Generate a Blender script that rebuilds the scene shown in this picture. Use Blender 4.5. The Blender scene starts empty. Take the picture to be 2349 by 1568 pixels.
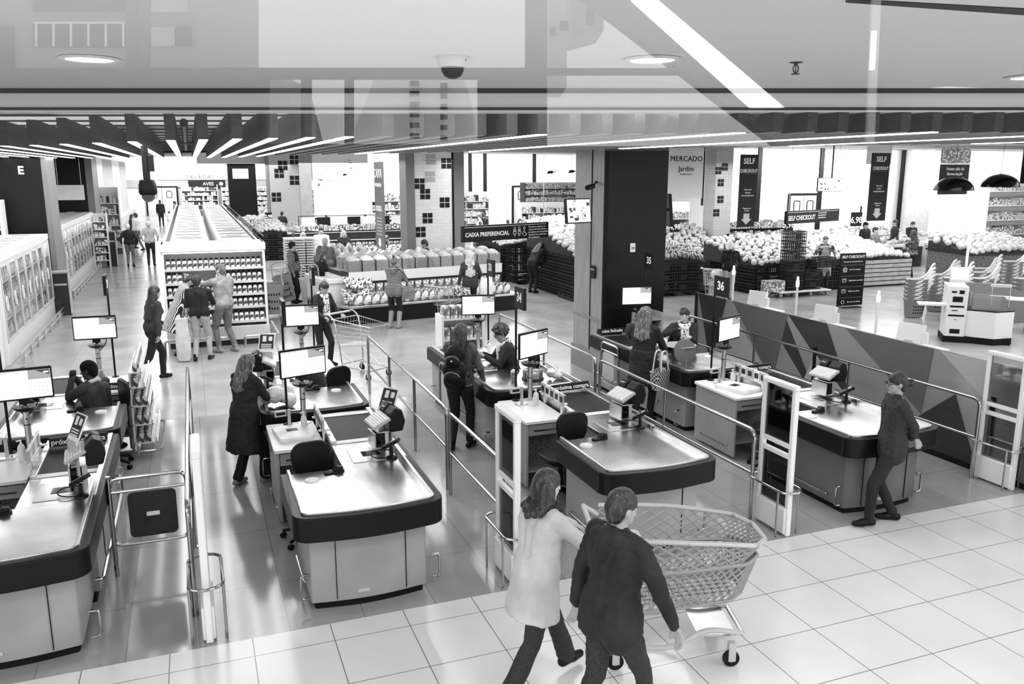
import bpy, bmesh, math, random
from mathutils import Vector, Matrix, noise
SC = bpy.context.scene
COL = SC.collection
PI = math.pi
random.seed(7)
R = math.radians

# ---------------------------------------------------------------- camera
H = 3.7
PITCH = math.atan(391 / 1905.0)
YAW = math.atan(744.5 / (1905.0 / math.cos(PITCH)))
cam_data = bpy.data.cameras.new('camera')
cam_data.sensor_width = 36.0
cam_data.lens = 36.0 * 1905.0 / 2349.0
cam_data.clip_end = 300
cam = bpy.data.objects.new('camera', cam_data)
cam.location = (0, 0, H)
cam.rotation_euler = (PI / 2 - PITCH, 0, -YAW)
COL.objects.link(cam)
SC.camera = cam
FH = Vector((math.sin(YAW), math.cos(YAW), 0))
RT = Vector((math.cos(YAW), -math.sin(YAW), 0))

# ---------------------------------------------------------------- world and exposure
SC.view_settings.view_transform = 'Standard'
SC.view_settings.look = 'None'
SC.view_settings.gamma = 1.0
SC.view_settings.use_curve_mapping = False
SC.view_settings.exposure = 0.75
SC.cycles.max_bounces = 6
SC.cycles.diffuse_bounces = 3
SC.cycles.glossy_bounces = 3
SC.cycles.transparent_max_bounces = 12
SC.cycles.caustics_reflective = False
SC.cycles.caustics_refractive = False
w = bpy.data.worlds.new('daylight')
SC.world = w
w.use_nodes = True
w.node_tree.nodes['Background'].inputs[0].default_value = (1, 1, 1, 1)
w.node_tree.nodes['Background'].inputs[1].default_value = 1.3


def area(name, loc, sx, sy, power, rot=(0, 0, 0), spread=PI):
    l = bpy.data.lights.new(name, 'AREA')
    l.shape = 'RECTANGLE'
    l.size = sx
    l.size_y = sy
    l.energy = power
    l.spread = spread
    o = bpy.data.objects.new(name, l)
    o.location = loc
    o.rotation_euler = rot
    COL.objects.link(o)
    return o


# ceiling lamps of the shop: long fluorescent runs over the aisles, brighter towards the back
for (x, y, sx, sy, p) in [(1.0, 15, 3, 6, 260), (6.0, 10, 3, 3, 130), (-3, 21, 3, 8, 170), (6, 18, 5, 4, 330),
                          (-1.2, 32, 2.5, 14, 420), (4.5, 32, 5, 12, 1100), (1, 52, 8, 20, 2000), (0, 70, 8, 10, 1500),
                          (11, 25, 8, 7, 800), (20, 22, 9, 7, 900), (28, 26, 9, 10, 1200), (14, 36, 14, 10, 2600),
                          (12, 14, 3, 4, 180), (17, 13, 4, 5, 420), (26, 14, 6, 6, 700), (12, 48, 12, 8, 2200),
                          (-7, 26, 3, 14, 350)]:
    area('shop_ceiling_lamp', (x, y, 4.03), sx, sy, p * 0.4)
for k in range(-1, 4):
    area('mall_ceiling_lamp', (k * 2.6 + 1.0, 2.4, 4.3), 0.9, 0.9, 22)

# unseen fill lights added above the beams to brighten the white ceiling panels
for (x, y) in ((-3.5, 17), (0.5, 14), (4.5, 11), (8.5, 8.5)):
    area('ceiling_fill_light', (x, y, 4.415), 4.4, 5.5, 36, rot=(PI, 0, 0))
# fill lights added under the ceiling to brighten the white back walls
for (x, y, sx, p) in [(1, 73, 12, 500), (17, 52, 15, 500), (40, 34.5, 26, 900), (30, 32, 10, 300), (22, 31, 8, 200)]:
    area('wall_fill_light', (x, y, 4.5), sx, 0.6, p, rot=(R(60), 0, 0))

# ---------------------------------------------------------------- materials
MATS = {}


def mat(name, v=0.5, rough=0.5, metal=0.0, nz=None, bump=None, emit=0.0, alpha=1.0, coat=0.0, spec=0.5):
    """grey material: v value, nz=(scale, amount) mottling, bump=(scale, strength)"""
    if name in MATS:
        return MATS[name]
    if v < 0.03:
        v *= 0.35
    elif v < 0.07:
        v *= 0.6
    m = bpy.data.materials.new(name)
    m.use_nodes = True
    nt = m.node_tree
    b = nt.nodes['Principled BSDF']
    b.inputs['Base Color'].default_value = (v, v, v, 1)
    b.inputs['Roughness'].default_value = rough
    b.inputs['Metallic'].default_value = metal
    b.inputs['Specular IOR Level'].default_value = spec if v > 0.07 or metal else 0.22
    if coat:
        b.inputs['Coat Weight'].default_value = coat
    if emit:
        b.inputs['Emission Color'].default_value = (1, 1, 1, 1)
        b.inputs['Emission Strength'].default_value = emit
    if alpha < 1:
        b.inputs['Alpha'].default_value = alpha
    tc = None
    if nz or bump:
        tc = nt.nodes.new('ShaderNodeTexCoord')
    if nz:
        t = nt.nodes.new('ShaderNodeTexNoise')
        t.inputs['Scale'].default_value = nz[0]
        t.inputs['Detail'].default_value = 4
        nt.links.new(tc.outputs['Object'], t.inputs['Vector'])
        r = nt.nodes.new('ShaderNodeMapRange')
        r.inputs['From Min'].default_value = 0.3
        r.inputs['From Max'].default_value = 0.7
        r.inputs['To Min'].default_value = max(0, v * (1 - nz[1]))
        r.inputs['To Max'].default_value = min(1, v * (1 + nz[1]))
        nt.links.new(t.outputs['Fac'], r.inputs['Value'])
        nt.links.new(r.outputs['Result'], b.inputs['Base Color'])
    if bump:
        t = nt.nodes.new('ShaderNodeTexNoise')
        t.inputs['Scale'].default_value = bump[0]
        t.inputs['Detail'].default_value = 3
        nt.links.new(tc.outputs['Object'], t.inputs['Vector'])
        bp = nt.nodes.new('ShaderNodeBump')
        bp.inputs['Strength'].default_value = bump[1]
        bp.inputs['Distance'].default_value = 0.02
        nt.links.new(t.outputs['Fac'], bp.inputs['Height'])
        nt.links.new(bp.outputs['Normal'], b.inputs['Normal'])
    MATS[name] = m
    return m


def mix_nodes(m):
    return m.node_tree, m.node_tree.nodes['Principled BSDF']


def ramp_mat(name, tex, scale, stops, rough=0.5, coords='Object', stretch=(1, 1, 1), metal=0.0, extra=None, const=False, bump=0.0):
    """material whose grey comes from a texture through a ramp"""
    if name in MATS:
        return MATS[name]
    m = mat(name, 0.5, rough, metal)
    nt, b = mix_nodes(m)
    tc = nt.nodes.new('ShaderNodeTexCoord')
    mp = nt.nodes.new('ShaderNodeMapping')
    mp.inputs['Scale'].default_value = stretch
    nt.links.new(tc.outputs[coords], mp.inputs['Vector'])
    t = nt.nodes.new(tex)
    if 'Scale' in t.inputs:
        t.inputs['Scale'].default_value = scale
    if extra:
        for k, val in extra.items():
            if hasattr(t, k):
                setattr(t, k, val)
            else:
                t.inputs[k].default_value = val
    nt.links.new(mp.outputs['Vector'], t.inputs['Vector'])
    r = nt.nodes.new('ShaderNodeValToRGB')
    if const:
        r.color_ramp.interpolation = 'CONSTANT'
    el = r.color_ramp.elements
    el[0].position, el[1].position = stops[0][0], stops[-1][0]
    el[0].color = (stops[0][1],) * 3 + (1,)
    el[1].color = (stops[-1][1],) * 3 + (1,)
    for p, c in stops[1:-1]:
        e = el.new(p)
        e.color = (c, c, c, 1)
    out = t.outputs['Fac'] if 'Fac' in t.outputs else t.outputs[0]
    nt.links.new(out, r.inputs['Fac'])
    nt.links.new(r.outputs['Color'], b.inputs['Base Color'])
    if bump:
        bp = nt.nodes.new('ShaderNodeBump')
        bp.inputs['Strength'].default_value = bump
        bp.inputs['Distance'].default_value = 0.01
        nt.links.new(out, bp.inputs['Height'])
        nt.links.new(bp.outputs['Normal'], b.inputs['Normal'])
    return m


def tile_mat(name, v, grout, size_x, size_y, rough, off=(0, 0), gw=0.006, nz=0.12, offset=0.0, vary=0.04):
    """floor / wall tiles from a brick texture in object metres"""
    if name in MATS:
        return MATS[name]
    m = mat(name, v, rough)
    nt, b = mix_nodes(m)
    tc = nt.nodes.new('ShaderNodeTexCoord')
    mp = nt.nodes.new('ShaderNodeMapping')
    mp.inputs['Location'].default_value = (off[0], off[1], 0)
    nt.links.new(tc.outputs['Object'], mp.inputs['Vector'])
    t = nt.nodes.new('ShaderNodeTexBrick')
    t.offset = offset
    t.inputs['Scale'].default_value = 1.0
    t.inputs['Mortar Size'].default_value = gw
    t.inputs['Mortar Smooth'].default_value = 0.1
    t.inputs['Brick Width'].default_value = size_x
    t.inputs['Row Height'].default_value = size_y
    t.inputs['Color1'].default_value = (v * (1 + vary),) * 3 + (1,)
    t.inputs['Color2'].default_value = (v * (1 - vary),) * 3 + (1,)
    t.inputs['Mortar'].default_value = (grout,) * 3 + (1,)
    nt.links.new(mp.outputs['Vector'], t.inputs['Vector'])
    n = nt.nodes.new('ShaderNodeTexNoise')
    n.inputs['Scale'].default_value = 1.3
    n.inputs['Detail'].default_value = 5
    nt.links.new(tc.outputs['Object'], n.inputs['Vector'])
    r = nt.nodes.new('ShaderNodeMapRange')
    r.inputs['From Min'].default_value = 0.3
    r.inputs['From Max'].default_value = 0.7
    r.inputs['To Min'].default_value = 1 - nz
    r.inputs['To Max'].default_value = 1 + nz
    nt.links.new(n.outputs['Fac'], r.inputs['Value'])
    mx = nt.nodes.new('ShaderNodeVectorMath')
    mx.operation = 'MULTIPLY'
    nt.links.new(t.outputs['Color'], mx.inputs[0])
    nt.links.new(r.outputs['Result'], mx.inputs[1])
    nt.links.new(mx.outputs[0], b.inputs['Base Color'])
    r2 = nt.nodes.new('ShaderNodeMapRange')
    r2.inputs['To Min'].default_value = rough * 0.7
    r2.inputs['To Max'].default_value = rough * 1.5
    nt.links.new(n.outputs['Fac'], r2.inputs['Value'])
    nt.links.new(r2.outputs['Result'], b.inputs['Roughness'])
    return m


def glass_mat(name, tint=0.9, refl=0.12, rough=0.02, film=0.0, film_v=0.8, fres=1.0):
    """clear pane: transparent + mirror by Fresnel-like mix, optional printed film"""
    if name in MATS:
        return MATS[name]
    m = bpy.data.materials.new(name)
    m.use_nodes = True
    nt = m.node_tree
    nt.nodes.clear()
    o = nt.nodes.new('ShaderNodeOutputMaterial')
    tr = nt.nodes.new('ShaderNodeBsdfTransparent')
    tr.inputs[0].default_value = (tint, tint, tint, 1)
    gl = nt.nodes.new('ShaderNodeBsdfGlossy')
    gl.inputs['Roughness'].default_value = rough
    lw = nt.nodes.new('ShaderNodeFresnel')
    lw.inputs['IOR'].default_value = 1.5
    ad = nt.nodes.new('ShaderNodeMath')
    ad.operation = 'MULTIPLY_ADD'
    ad.inputs[1].default_value = fres
    ad.inputs[2].default_value = refl - 0.04
    ad.use_clamp = True
    nt.links.new(lw.outputs[0], ad.inputs[0])
    mx = nt.nodes.new('ShaderNodeMixShader')
    nt.links.new(ad.outputs[0], mx.inputs[0])
    nt.links.new(tr.outputs[0], mx.inputs[1])
    nt.links.new(gl.outputs[0], mx.inputs[2])
    last = mx
    if film:
        df = nt.nodes.new('ShaderNodeBsdfDiffuse')
        df.inputs[0].default_value = (film_v, film_v, film_v, 1)
        m2 = nt.nodes.new('ShaderNodeMixShader')
        m2.inputs[0].default_value = film
        nt.links.new(mx.outputs[0], m2.inputs[1])
        nt.links.new(df.outputs[0], m2.inputs[2])
        last = m2
    nt.links.new(last.outputs[0], o.inputs[0])
    MATS[name] = m
    return m


# ---------------------------------------------------------------- mesh builder
class MB:
    def __init__(s, T=None):
        s.v, s.f, s.mi, s.T, s.m = [], [], [], T, 0

    def add(s, vs, fs, M=None):
        n = len(s.v)
        T = s.T
        for p in vs:
            p = Vector(p)
            if M is not None:
                p = M @ p
            if T is not None:
                p = T @ p
            s.v.append(p)
        for f in fs:
            s.f.append([i + n for i in f])
            s.mi.append(s.m)
        return s

    def box(s, x0, x1, y0, y1, z0, z1, M=None):
        vs = [(x0, y0, z0), (x1, y0, z0), (x1, y1, z0), (x0, y1, z0), (x0, y0, z1), (x1, y0, z1), (x1, y1, z1), (x0, y1, z1)]
        return s.add(vs, [(0, 3, 2, 1), (4, 5, 6, 7), (0, 1, 5, 4), (1, 2, 6, 5), (2, 3, 7, 6), (3, 0, 4, 7)], M)

    def bc(s, c, d, M=None):
        return s.box(c[0] - d[0] / 2, c[0] + d[0] / 2, c[1] - d[1] / 2, c[1] + d[1] / 2, c[2] - d[2] / 2, c[2] + d[2] / 2, M)

    def prism(s, pts, z0, z1, M=None):
        n = len(pts)
        vs = [(p[0], p[1], z0) for p in pts] + [(p[0], p[1], z1) for p in pts]
        fs = [tuple(range(n - 1, -1, -1)), tuple(range(n, 2 * n))] + [(i, (i + 1) % n, n + (i + 1) % n, n + i) for i in range(n)]
        return s.add(vs, fs, M)

    def loft(s, rings, M=None, caps=True):
        n = len(rings[0])
        vs = [p for r in rings for p in r]
        fs = []
        for k in range(len(rings) - 1):
            for i in range(n):
                j = (i + 1) % n
                fs.append((k * n + i, k * n + j, (k + 1) * n + j, (k + 1) * n + i))
        if caps:
            fs.append(tuple(range(n - 1, -1, -1)))
            fs.append(tuple(range((len(rings) - 1) * n, len(rings) * n)))
        return s.add(vs, fs, M)

    def cyl(s, p0, p1, r0, r1=None, n=12, M=None):
        r1 = r0 if r1 is None else r1
        p0, p1 = Vector(p0), Vector(p1)
        a, b = frame(p1 - p0)
        rings = []
        for p, r in ((p0, r0), (p1, r1)):
            rings.append([p + (a * math.cos(2 * PI * i / n) + b * math.sin(2 * PI * i / n)) * r for i in range(n)])
        return s.loft(rings, M)

    def tube(s, pts, r, n=8, closed=False, M=None):
        pts = [Vector(p) for p in pts]
        rr = r if isinstance(r, (list, tuple)) else [r] * len(pts)
        rings = []
        a = None
        m = len(pts)
        for k, p in enumerate(pts):
            if closed:
                d = (pts[(k + 1) % m] - p).normalized() + (p - pts[k - 1]).normalized()
            elif k == 0:
                d = pts[1] - p
            elif k == m - 1:
                d = p - pts[k - 1]
            else:
                d = (pts[k + 1] - p).normalized() + (p - pts[k - 1]).normalized()
            d.normalize()
            if a is None:
                a, b = frame(d)
            else:
                a = (a - d * a.dot(d))
                if a.length < 1e-6:
                    a, b = frame(d)
                a.normalize()
                b = d.cross(a)
            rings.append([p + (a * math.cos(2 * PI * i / n) + b * math.sin(2 * PI * i / n)) * rr[k] for i in range(n)])
        if closed:
            rings.append(rings[0])
            return s.loft(rings, M, caps=False)
        return s.loft(rings, M)

    def ell(s, c, r, M=None, nu=12, nv=8):
        if not isinstance(r, (tuple, list)):
            r = (r, r, r)
        vs = [(c[0], c[1], c[2] - r[2])]
        for j in range(1, nv):
            t = -PI / 2 + PI * j / nv
            for i in range(nu):
                a = 2 * PI * i / nu
                vs.append((c[0] + r[0] * math.cos(t) * math.cos(a), c[1] + r[1] * math.cos(t) * math.sin(a), c[2] + r[2] * math.sin(t)))
        vs.append((c[0], c[1], c[2] + r[2]))
        fs = [(0, 1 + (i + 1) % nu, 1 + i) for i in range(nu)]
        for j in range(nv - 2):
            for i in range(nu):
                k = (i + 1) % nu
                fs.append((1 + j * nu + i, 1 + j * nu + k, 1 + (j + 1) * nu + k, 1 + (j + 1) * nu + i))
        t = len(vs) - 1
        fs += [(t, 1 + (nv - 2) * nu + i, 1 + (nv - 2) * nu + (i + 1) % nu) for i in range(nu)]
        return s.add(vs, fs, M)

    def cap(s, p0, p1, r0, r1=None, n=10, M=None):
        """sphere-swept cone"""
        r1 = r0 if r1 is None else r1
        p0, p1 = Vector(p0), Vector(p1)
        d = p1 - p0
        if d.length < 1e-5:
            return s.ell(p0, r0, M)
        d = d.normalized()
        a, b = frame(d)
        rings = []
        for t in (-85, -55, -25):
            rings.append((p0 + d * (math.sin(R(t)) * r0), math.cos(R(t)) * r0))
        rings += [(p0, r0), (p1, r1)]
        for t in (25, 55, 85):
            rings.append((p1 + d * (math.sin(R(t)) * r1), math.cos(R(t)) * r1))
        return s.loft([[c + (a * math.cos(2 * PI * i / n) + b * math.sin(2 * PI * i / n)) * r for i in range(n)] for c, r in rings], M)

    def lathe(s, prof, n=20, c=(0, 0, 0), M=None):
        rings = [[(c[0] + r * math.cos(2 * PI * i / n), c[1] + r * math.sin(2 * PI * i / n), c[2] + z) for i in range(n)] for r, z in prof]
        return s.loft(rings, M)

    def mesh(s, name, mats, smooth=None):
        me = bpy.data.meshes.new(name)
        me.from_pydata([tuple(p) for p in s.v], [], s.f)
        if not isinstance(mats, (list, tuple)):
            mats = [mats]
        for m in mats:
            me.materials.append(m)
        if len(mats) > 1:
            me.polygons.foreach_set('material_index', s.mi)
        bm = bmesh.new()
        bm.from_mesh(me)
        bmesh.ops.recalc_face_normals(bm, faces=bm.faces)
        bm.to_mesh(me)
        bm.free()
        if smooth is not None:
            me.polygons.foreach_set('use_smooth', [True] * len(me.polygons))
            me.set_sharp_from_angle(angle=R(smooth))
        me.update()
        return me

    def build(s, name, mats, parent=None, smooth=40, bevel=0, loc=None, segs=2):
        o = bpy.data.objects.new(name, s.mesh(name, mats, smooth))
        COL.objects.link(o)
        if parent is not None:
            o.parent = parent
        if loc is not None:
            o.location = loc
        if bevel:
            b = o.modifiers.new('edge', 'BEVEL')
            b.width = bevel
            b.segments = segs
            b.limit_method = 'ANGLE'
        return o


def frame(d):
    d = Vector(d).normalized()
    u = Vector((0, 0, 1)) if abs(d.z) < 0.9 else Vector((1, 0, 0))
    a = d.cross(u).normalized()
    return a, d.cross(a)


def rrect(x0, x1, y0, y1, r, n=5, corners=(1, 1, 1, 1)):
    """rounded rectangle outline, corners order: x0y0, x1y0, x1y1, x0y1"""
    out = []
    for (cx, cy, a0, on) in ((x0 + r, y0 + r, 180, corners[0]), (x1 - r, y0 + r, 270, corners[1]), (x1 - r, y1 - r, 0, corners[2]), (x0 + r, y1 - r, 90, corners[3])):
        if on:
            for i in range(n + 1):
                a = R(a0 + 90.0 * i / n)
                out.append((cx + r * math.cos(a), cy + r * math.sin(a)))
        else:
            a = R(a0 + 45)
            out.append((cx + r * (1 if math.cos(a) > 0 else -1), cy + r * (1 if math.sin(a) > 0 else -1)))
    return out


def rpath(pts, r, n=5, closed=False):
    """polyline with rounded corners"""
    pts = [Vector(p) for p in pts]
    out = []
    m = len(pts)
    for k in range(m):
        p = pts[k]
        if not closed and k in (0, m - 1):
            out.append(p)
            continue
        a = (pts[k - 1] - p)
        b = (pts[(k + 1) % m] - p)
        rr = min(r, a.length * 0.49, b.length * 0.49)
        a = p + a.normalized() * rr
        b = p + b.normalized() * rr
        for i in range(n + 1):
            t = i / n
            out.append(a * (1 - t) ** 2 + p * 2 * t * (1 - t) + b * t * t)
    return out


def tag(o, label=None, cat=None, group=None, kind=None):
    if label:
        o['label'] = label
    if cat:
        o['category'] = cat
    if group:
        o['group'] = group
    if kind:
        o['kind'] = kind
    return o


def thing(name, label, cat, loc=(0, 0, 0), rz=0.0, group=None):
    o = bpy.data.objects.new(name, None)
    o.empty_display_size = 0.1
    COL.objects.link(o)
    o.location = loc
    o.rotation_euler = (0, 0, rz)
    return tag(o, label, cat, group)


def struct(name, mb, m, **k):
    return tag(mb.build(name, m, **k), kind='structure')


def kids(o):
    return [c for c in SC.objects if c.parent == o]


KID = {}


def dup(root, loc=None, rz=None, label=None, group=None, rot=None):
    """copy of a thing with copies of its parts and their sub-parts"""
    if root.name not in KID:
        KID[root.name] = [(c, kids(c)) for c in kids(root)]
    r = root.copy()
    COL.objects.link(r)
    if loc is not None:
        r.location = loc
    if rz is not None:
        r.rotation_euler = (0, 0, rz)
    if rot is not None:
        r.rotation_euler = rot
    if label:
        r['label'] = label
    if group:
        r['group'] = group
    for ch, gs in KID[root.name]:
        c = ch.copy()
        COL.objects.link(c)
        c.parent = r
        for g in gs:
            d = g.copy()
            COL.objects.link(d)
            d.parent = c
    return r


WORK = bpy.data.scenes.new('work')


def evaluated_mesh(o):
    """mesh of an object after its modifiers, worked out in a small side scene"""
    WORK.collection.objects.link(o)
    vl = WORK.view_layers[0]
    vl.update()
    me = bpy.data.meshes.new_from_object(o.evaluated_get(vl.depsgraph))
    WORK.collection.objects.unlink(o)
    return me


def text(s, size, m, parent=None, loc=(0, 0, 0), rot=(PI / 2, 0, 0), name='lettering', align='CENTER', ext=0.002, bold=0.0, sx=1.0, space=1.0):
    c = bpy.data.curves.new(name, 'FONT')
    c.body = s
    c.size = size
    c.align_x = align
    c.align_y = 'CENTER'
    c.extrude = ext
    c.offset = bold
    c.space_character = space
    c.resolution_u = 3
    c.materials.append(m)
    tmp = bpy.data.objects.new(name, c)
    me = evaluated_mesh(tmp)
    bpy.data.objects.remove(tmp)
    bpy.data.curves.remove(c)
    o = bpy.data.objects.new(name, me)
    o.location = loc
    o.rotation_euler = rot
    o.scale = (sx, 1, 1)
    COL.objects.link(o)
    if parent is not None:
        o.parent = parent
    return o


BLACK = mat('black_plastic', 0.018, 0.42)
MATTE = mat('matte_black', 0.012, 0.7)
DARK = mat('dark_grey', 0.05, 0.5, nz=(6, 0.25))
WHITE = mat('white_enamel', 0.82, 0.35)
OFFW = mat('off_white', 0.62, 0.5, nz=(3, 0.08))
GREY = mat('mid_grey', 0.3, 0.5, nz=(4, 0.12))
LGREY = mat('light_grey', 0.5, 0.45, nz=(4, 0.1))
CHROME = mat('chrome_tube', 0.42, 0.18, 1.0)
STEEL = mat('brushed_steel', 0.62, 0.3, 1.0, nz=(2.5, 0.18))
WHITEP = mat('white_paint', 0.9, 0.6)
LETTER = mat('white_letters', 0.85, 0.6)
LETTERB = mat('black_letters', 0.015, 0.6)

# ================================================================ SETTING
def ptD(x, y, D):
    """world point seen at photo pixel x, y at level distance D from the camera"""
    f = 1905.0
    fw = FH * math.cos(PITCH) - Vector((0, 0, math.sin(PITCH)))
    up = RT.cross(fw)
    d = fw * f + RT * (x - 1174.5) + up * (784 - y)
    return Vector((0, 0, H)) + d * (D / d.dot(FH))


FLOOR_A = tile_mat('mall_tile', 0.74, 0.16, 0.62, 0.62, 0.16, off=(-1.46, 0.02), gw=0.004, nz=0.05, vary=0.015)
FLOOR_B = tile_mat('checkout_tile', 0.33, 0.18, 0.62, 1.24, 0.1, off=(0.1, 0.1), gw=0.004, nz=0.14, offset=0.0, vary=0.05)
FLOOR_C = tile_mat('shop_tile', 0.34, 0.2, 1.2, 1.2, 0.2, gw=0.004, nz=0.16, offset=0.0, vary=0.05)
m = MB().box(-16, 30, -14, 6.45, -0.1, 0)
struct('floor', m, FLOOR_A, smooth=None)
m = MB().box(-16, 14, 6.45, 13.2, -0.1, 0)
struct('floor', m, FLOOR_B, smooth=None)
m = MB().box(-16, 70, 13.2, 84, -0.1, 0)
m.box(14, 70, 6.45, 13.2, -0.1, 0)
struct('floor', m, FLOOR_C, smooth=None)

CEIL = mat('ceiling_paint', 0.7, 0.8)
CEILW = mat('ceiling_white', 0.7, 0.8)
CEILD = mat('ceiling_dark', 0.05, 0.8)
BEAM = mat('beam_dark_wood', 0.055, 0.6, nz=(12, 0.3))
TRIM = mat('black_trim', 0.01, 0.6)


def strip(name, D0, D1, z0, z1, x0, x1, m):
    """slab parallel to the shop front between level distances D0 and D1"""
    vs = []
    for D in (D0, D1):
        for X in (x0, x1):
            vs.append(FH * D + RT * X)
    pts = [(vs[0].x, vs[0].y), (vs[1].x, vs[1].y), (vs[3].x, vs[3].y), (vs[2].x, vs[2].y)]
    return struct(name, MB().prism(pts, z0, z1), m, smooth=None)


zc = 4.42
DF = ptD(1174, 205, 7.85)
zf0, zf1, zf2 = ptD(1174, 204, 7.85).z, ptD(1174, 214, 7.85).z, ptD(1174, 246, 7.85).z
strip('ceiling', 0.95, 7.8, zf0, zf0 + 0.1, -14, 16, CEIL)
strip('trim_1', 7.78, 7.9, zf1, zf0 + 0.02, -14, 16, TRIM)
strip('wall_fascia', 7.85, 8.0, zf2, zf1, -14, 16, CEILW)
strip('trim_2', 7.82, 8.05, zf2 - 0.02, zf2 - 0.008, -14, 16, TRIM)
strip('trim_3', 7.95, 8.25, zf2 - 0.03, zf2 - 0.01, -14, 16, WHITEP)
strip('ceiling', 8.0, 27, 4.5, 4.6, -16, 22, CEILW)
# dark cross joists under the white ceiling
jm = MB()
for k in range(12):
    D = 9.6 + k * 1.35
    for X0 in (-15,):
        vs = [FH * D + RT * X0, FH * D + RT * 20, FH * (D + 0.09) + RT * 20, FH * (D + 0.09) + RT * X0]
        jm.prism([(p.x, p.y) for p in vs], 4.475, 4.5)
struct('ceiling_joist', jm, BEAM, smooth=None)

# beams with a light strip along the underside; fronts and backs follow the shop front line
FRONT = [(-7, 19), (-4, 16), (-1.98, 13.6), (-0.14, 10.9), (1.43, 9.3), (2.9, 8.15), (4.2, 7.35), (5.4, 6.55), (7.3, 5.8), (10, 4.9), (13, 4.2)]
BACK = [(-7, 27), (-1.5, 26), (0.8, 24), (2.5, 19.3), (4.6, 15.8), (6.5, 12.4), (8.6, 9.6), (10, 8.3), (13, 6.6)]


def interp(T, x):
    for (a, b), (c, d) in zip(T, T[1:]):
        if a <= x <= c:
            return b + (d - b) * (x - a) / (c - a)
    return T[-1][1]


STRIPM = mat('light_strip', 0.9, 0.5, emit=2.6)
STRIPB = mat('light_strip_bright', 0.9, 0.5, emit=7.0)
STRIPD = mat('light_strip_dim', 0.2, 0.5, emit=0.03)
xs = []
x = -6.6
while x < 1.9:
    xs.append(x)
    x += 0.46 if x < -0.3 else 0.36
x = 2.0
while x < 12:
    xs.append(x)
    x += 0.27
for k, x in enumerate(xs):
    y0, y1 = interp(FRONT, x), interp(BACK, x)
    if y1 - y0 < 0.5:
        y1 = y0 + 0.5
    wd = 0.058
    o = struct('ceiling_beam', MB().box(x - wd, x + wd, y0, y1, 4.065, 4.41), BEAM, smooth=None)
    wl = 0.05
    MB().box(x - wl, x + wl, y0 + 0.02, y1 - 0.02, 4.056, 4.066).build('light_strip', STRIPB if (k * 7) % 6 == 1 else (STRIPM if x < 1.9 else STRIPD), o, smooth=None)
# pipes and ducts in the gap over the aisle
pm = MB()
pm.cyl((0.0, 11.5, 4.3), (0.0, 26, 4.3), 0.05)
pm.cyl((0.22, 12, 4.34), (0.22, 26, 4.34), 0.025)
pm.cyl((-0.6, 18, 4.25), (6, 18, 4.25), 0.03)
struct('ceiling_pipe', pm, DARK)

# bulkhead behind the beams, then the higher dark ceiling of the shop
bm_ = MB()
pts = BACK[1:]
for (a, b), (c, d) in zip(pts, pts[1:]):
    d1 = Vector((c - a, d - b, 0)).normalized()
    nrm = Vector((-d1.y, d1.x, 0)) * 0.12
    if nrm.y < 0:
        nrm = -nrm
    bm_.prism([(a, b + 0.3), (c, d + 0.3), (c + nrm.x, d + 0.3 + nrm.y), (a + nrm.x, b + 0.3 + nrm.y)], 4.2, 4.8)
struct('ceiling_bulkhead', bm_, CEILD, smooth=None)
struct('ceiling', MB().box(-12, 62, 8, 84, 4.9, 5.0), mat('ceiling_shop', 0.22, 0.8), smooth=None)
# suspended pale raft and cables with little spot lamps
struct('ceiling_raft', MB().box(4.6, 12, 24.9, 27.5, 4.45, 4.75), CEILW, smooth=None)
struct('ceiling_raft', MB().box(0.5, 6.5, 46, 48, 4.1, 4.7), CEILW, smooth=None)
struct('ceiling_raft', MB().box(13.5, 36, 16.5, 17.2, 4.45, 4.9), CEILD, smooth=None)

WALLW = mat('white_wall', 0.85, 0.6)
WALLG = mat('grey_wall', 0.4, 0.6, nz=(1, 0.06))
struct('wall_back', MB().box(-12, 9, 78, 78.3, 0, 4.9), WALLW, smooth=None)
struct('wall_back', MB().box(8.7, 9, 56, 78.3, 0, 4.9), WALLW, smooth=None)
struct('wall_back', MB().box(9, 26, 56, 56.3, 0, 4.9), WALLW, smooth=None)
struct('wall_back', MB().box(26, 26.3, 38, 56.3, 0, 4.9), WALLW, smooth=None)
struct('wall_back', MB().box(26.3, 62, 38, 38.3, 0, 4.9), WALLW, smooth=None)
struct('wall_left', MB().box(-12.2, -12, 6, 78, 0, 4.9), WALLW, smooth=None)
struct('wall_right', MB().box(60, 60.2, 8, 38, 0, 4.9), WALLW, smooth=None)
# dark dado band on the far wall under the white panels
struct('wall_band', MB().box(-6.5, 8.7, 77.8, 78, 2.35, 3.0), WALLG, smooth=None)


# columns
WOOD = ramp_mat('wood_cladding', 'ShaderNodeTexNoise', 3.0, [(0.3, 0.2), (0.5, 0.33), (0.7, 0.24)], rough=0.45, stretch=(7, 7, 0.5), extra={'Detail': 6})
COLD = mat('column_dark', 0.014, 0.4, bump=(60, 0.03))
c = tag(MB().box(6.87, 8.12, 13.3, 14.5, 0, 4.9).build('column', COLD, smooth=None, bevel=0.01), kind='structure')
MB().box(6.84, 6.872, 13.33, 14.5, 0.42, 4.9).build('cladding', WOOD, c, smooth=None)
MB().box(6.8, 6.872, 13.28, 14.52, 0, 0.42).box(6.82, 6.875, 13.29, 14.52, 1.0, 1.05).box(6.8, 8.14, 13.26, 13.3, 0, 0.42).build('skirting', mat('skirting_grey', 0.22, 0.5), c, smooth=None)
MB().box(6.83, 6.9, 13.27, 13.31, 0.42, 4.9).box(6.826, 6.845, 13.78, 13.8, 0.42, 4.9).build('corner_trim', TRIM, c, smooth=None)
c = tag(MB().box(-4.6, -3.55, 25.0, 26.4, 0, 4.9).build('column', COLD, smooth=None), kind='structure')
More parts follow.
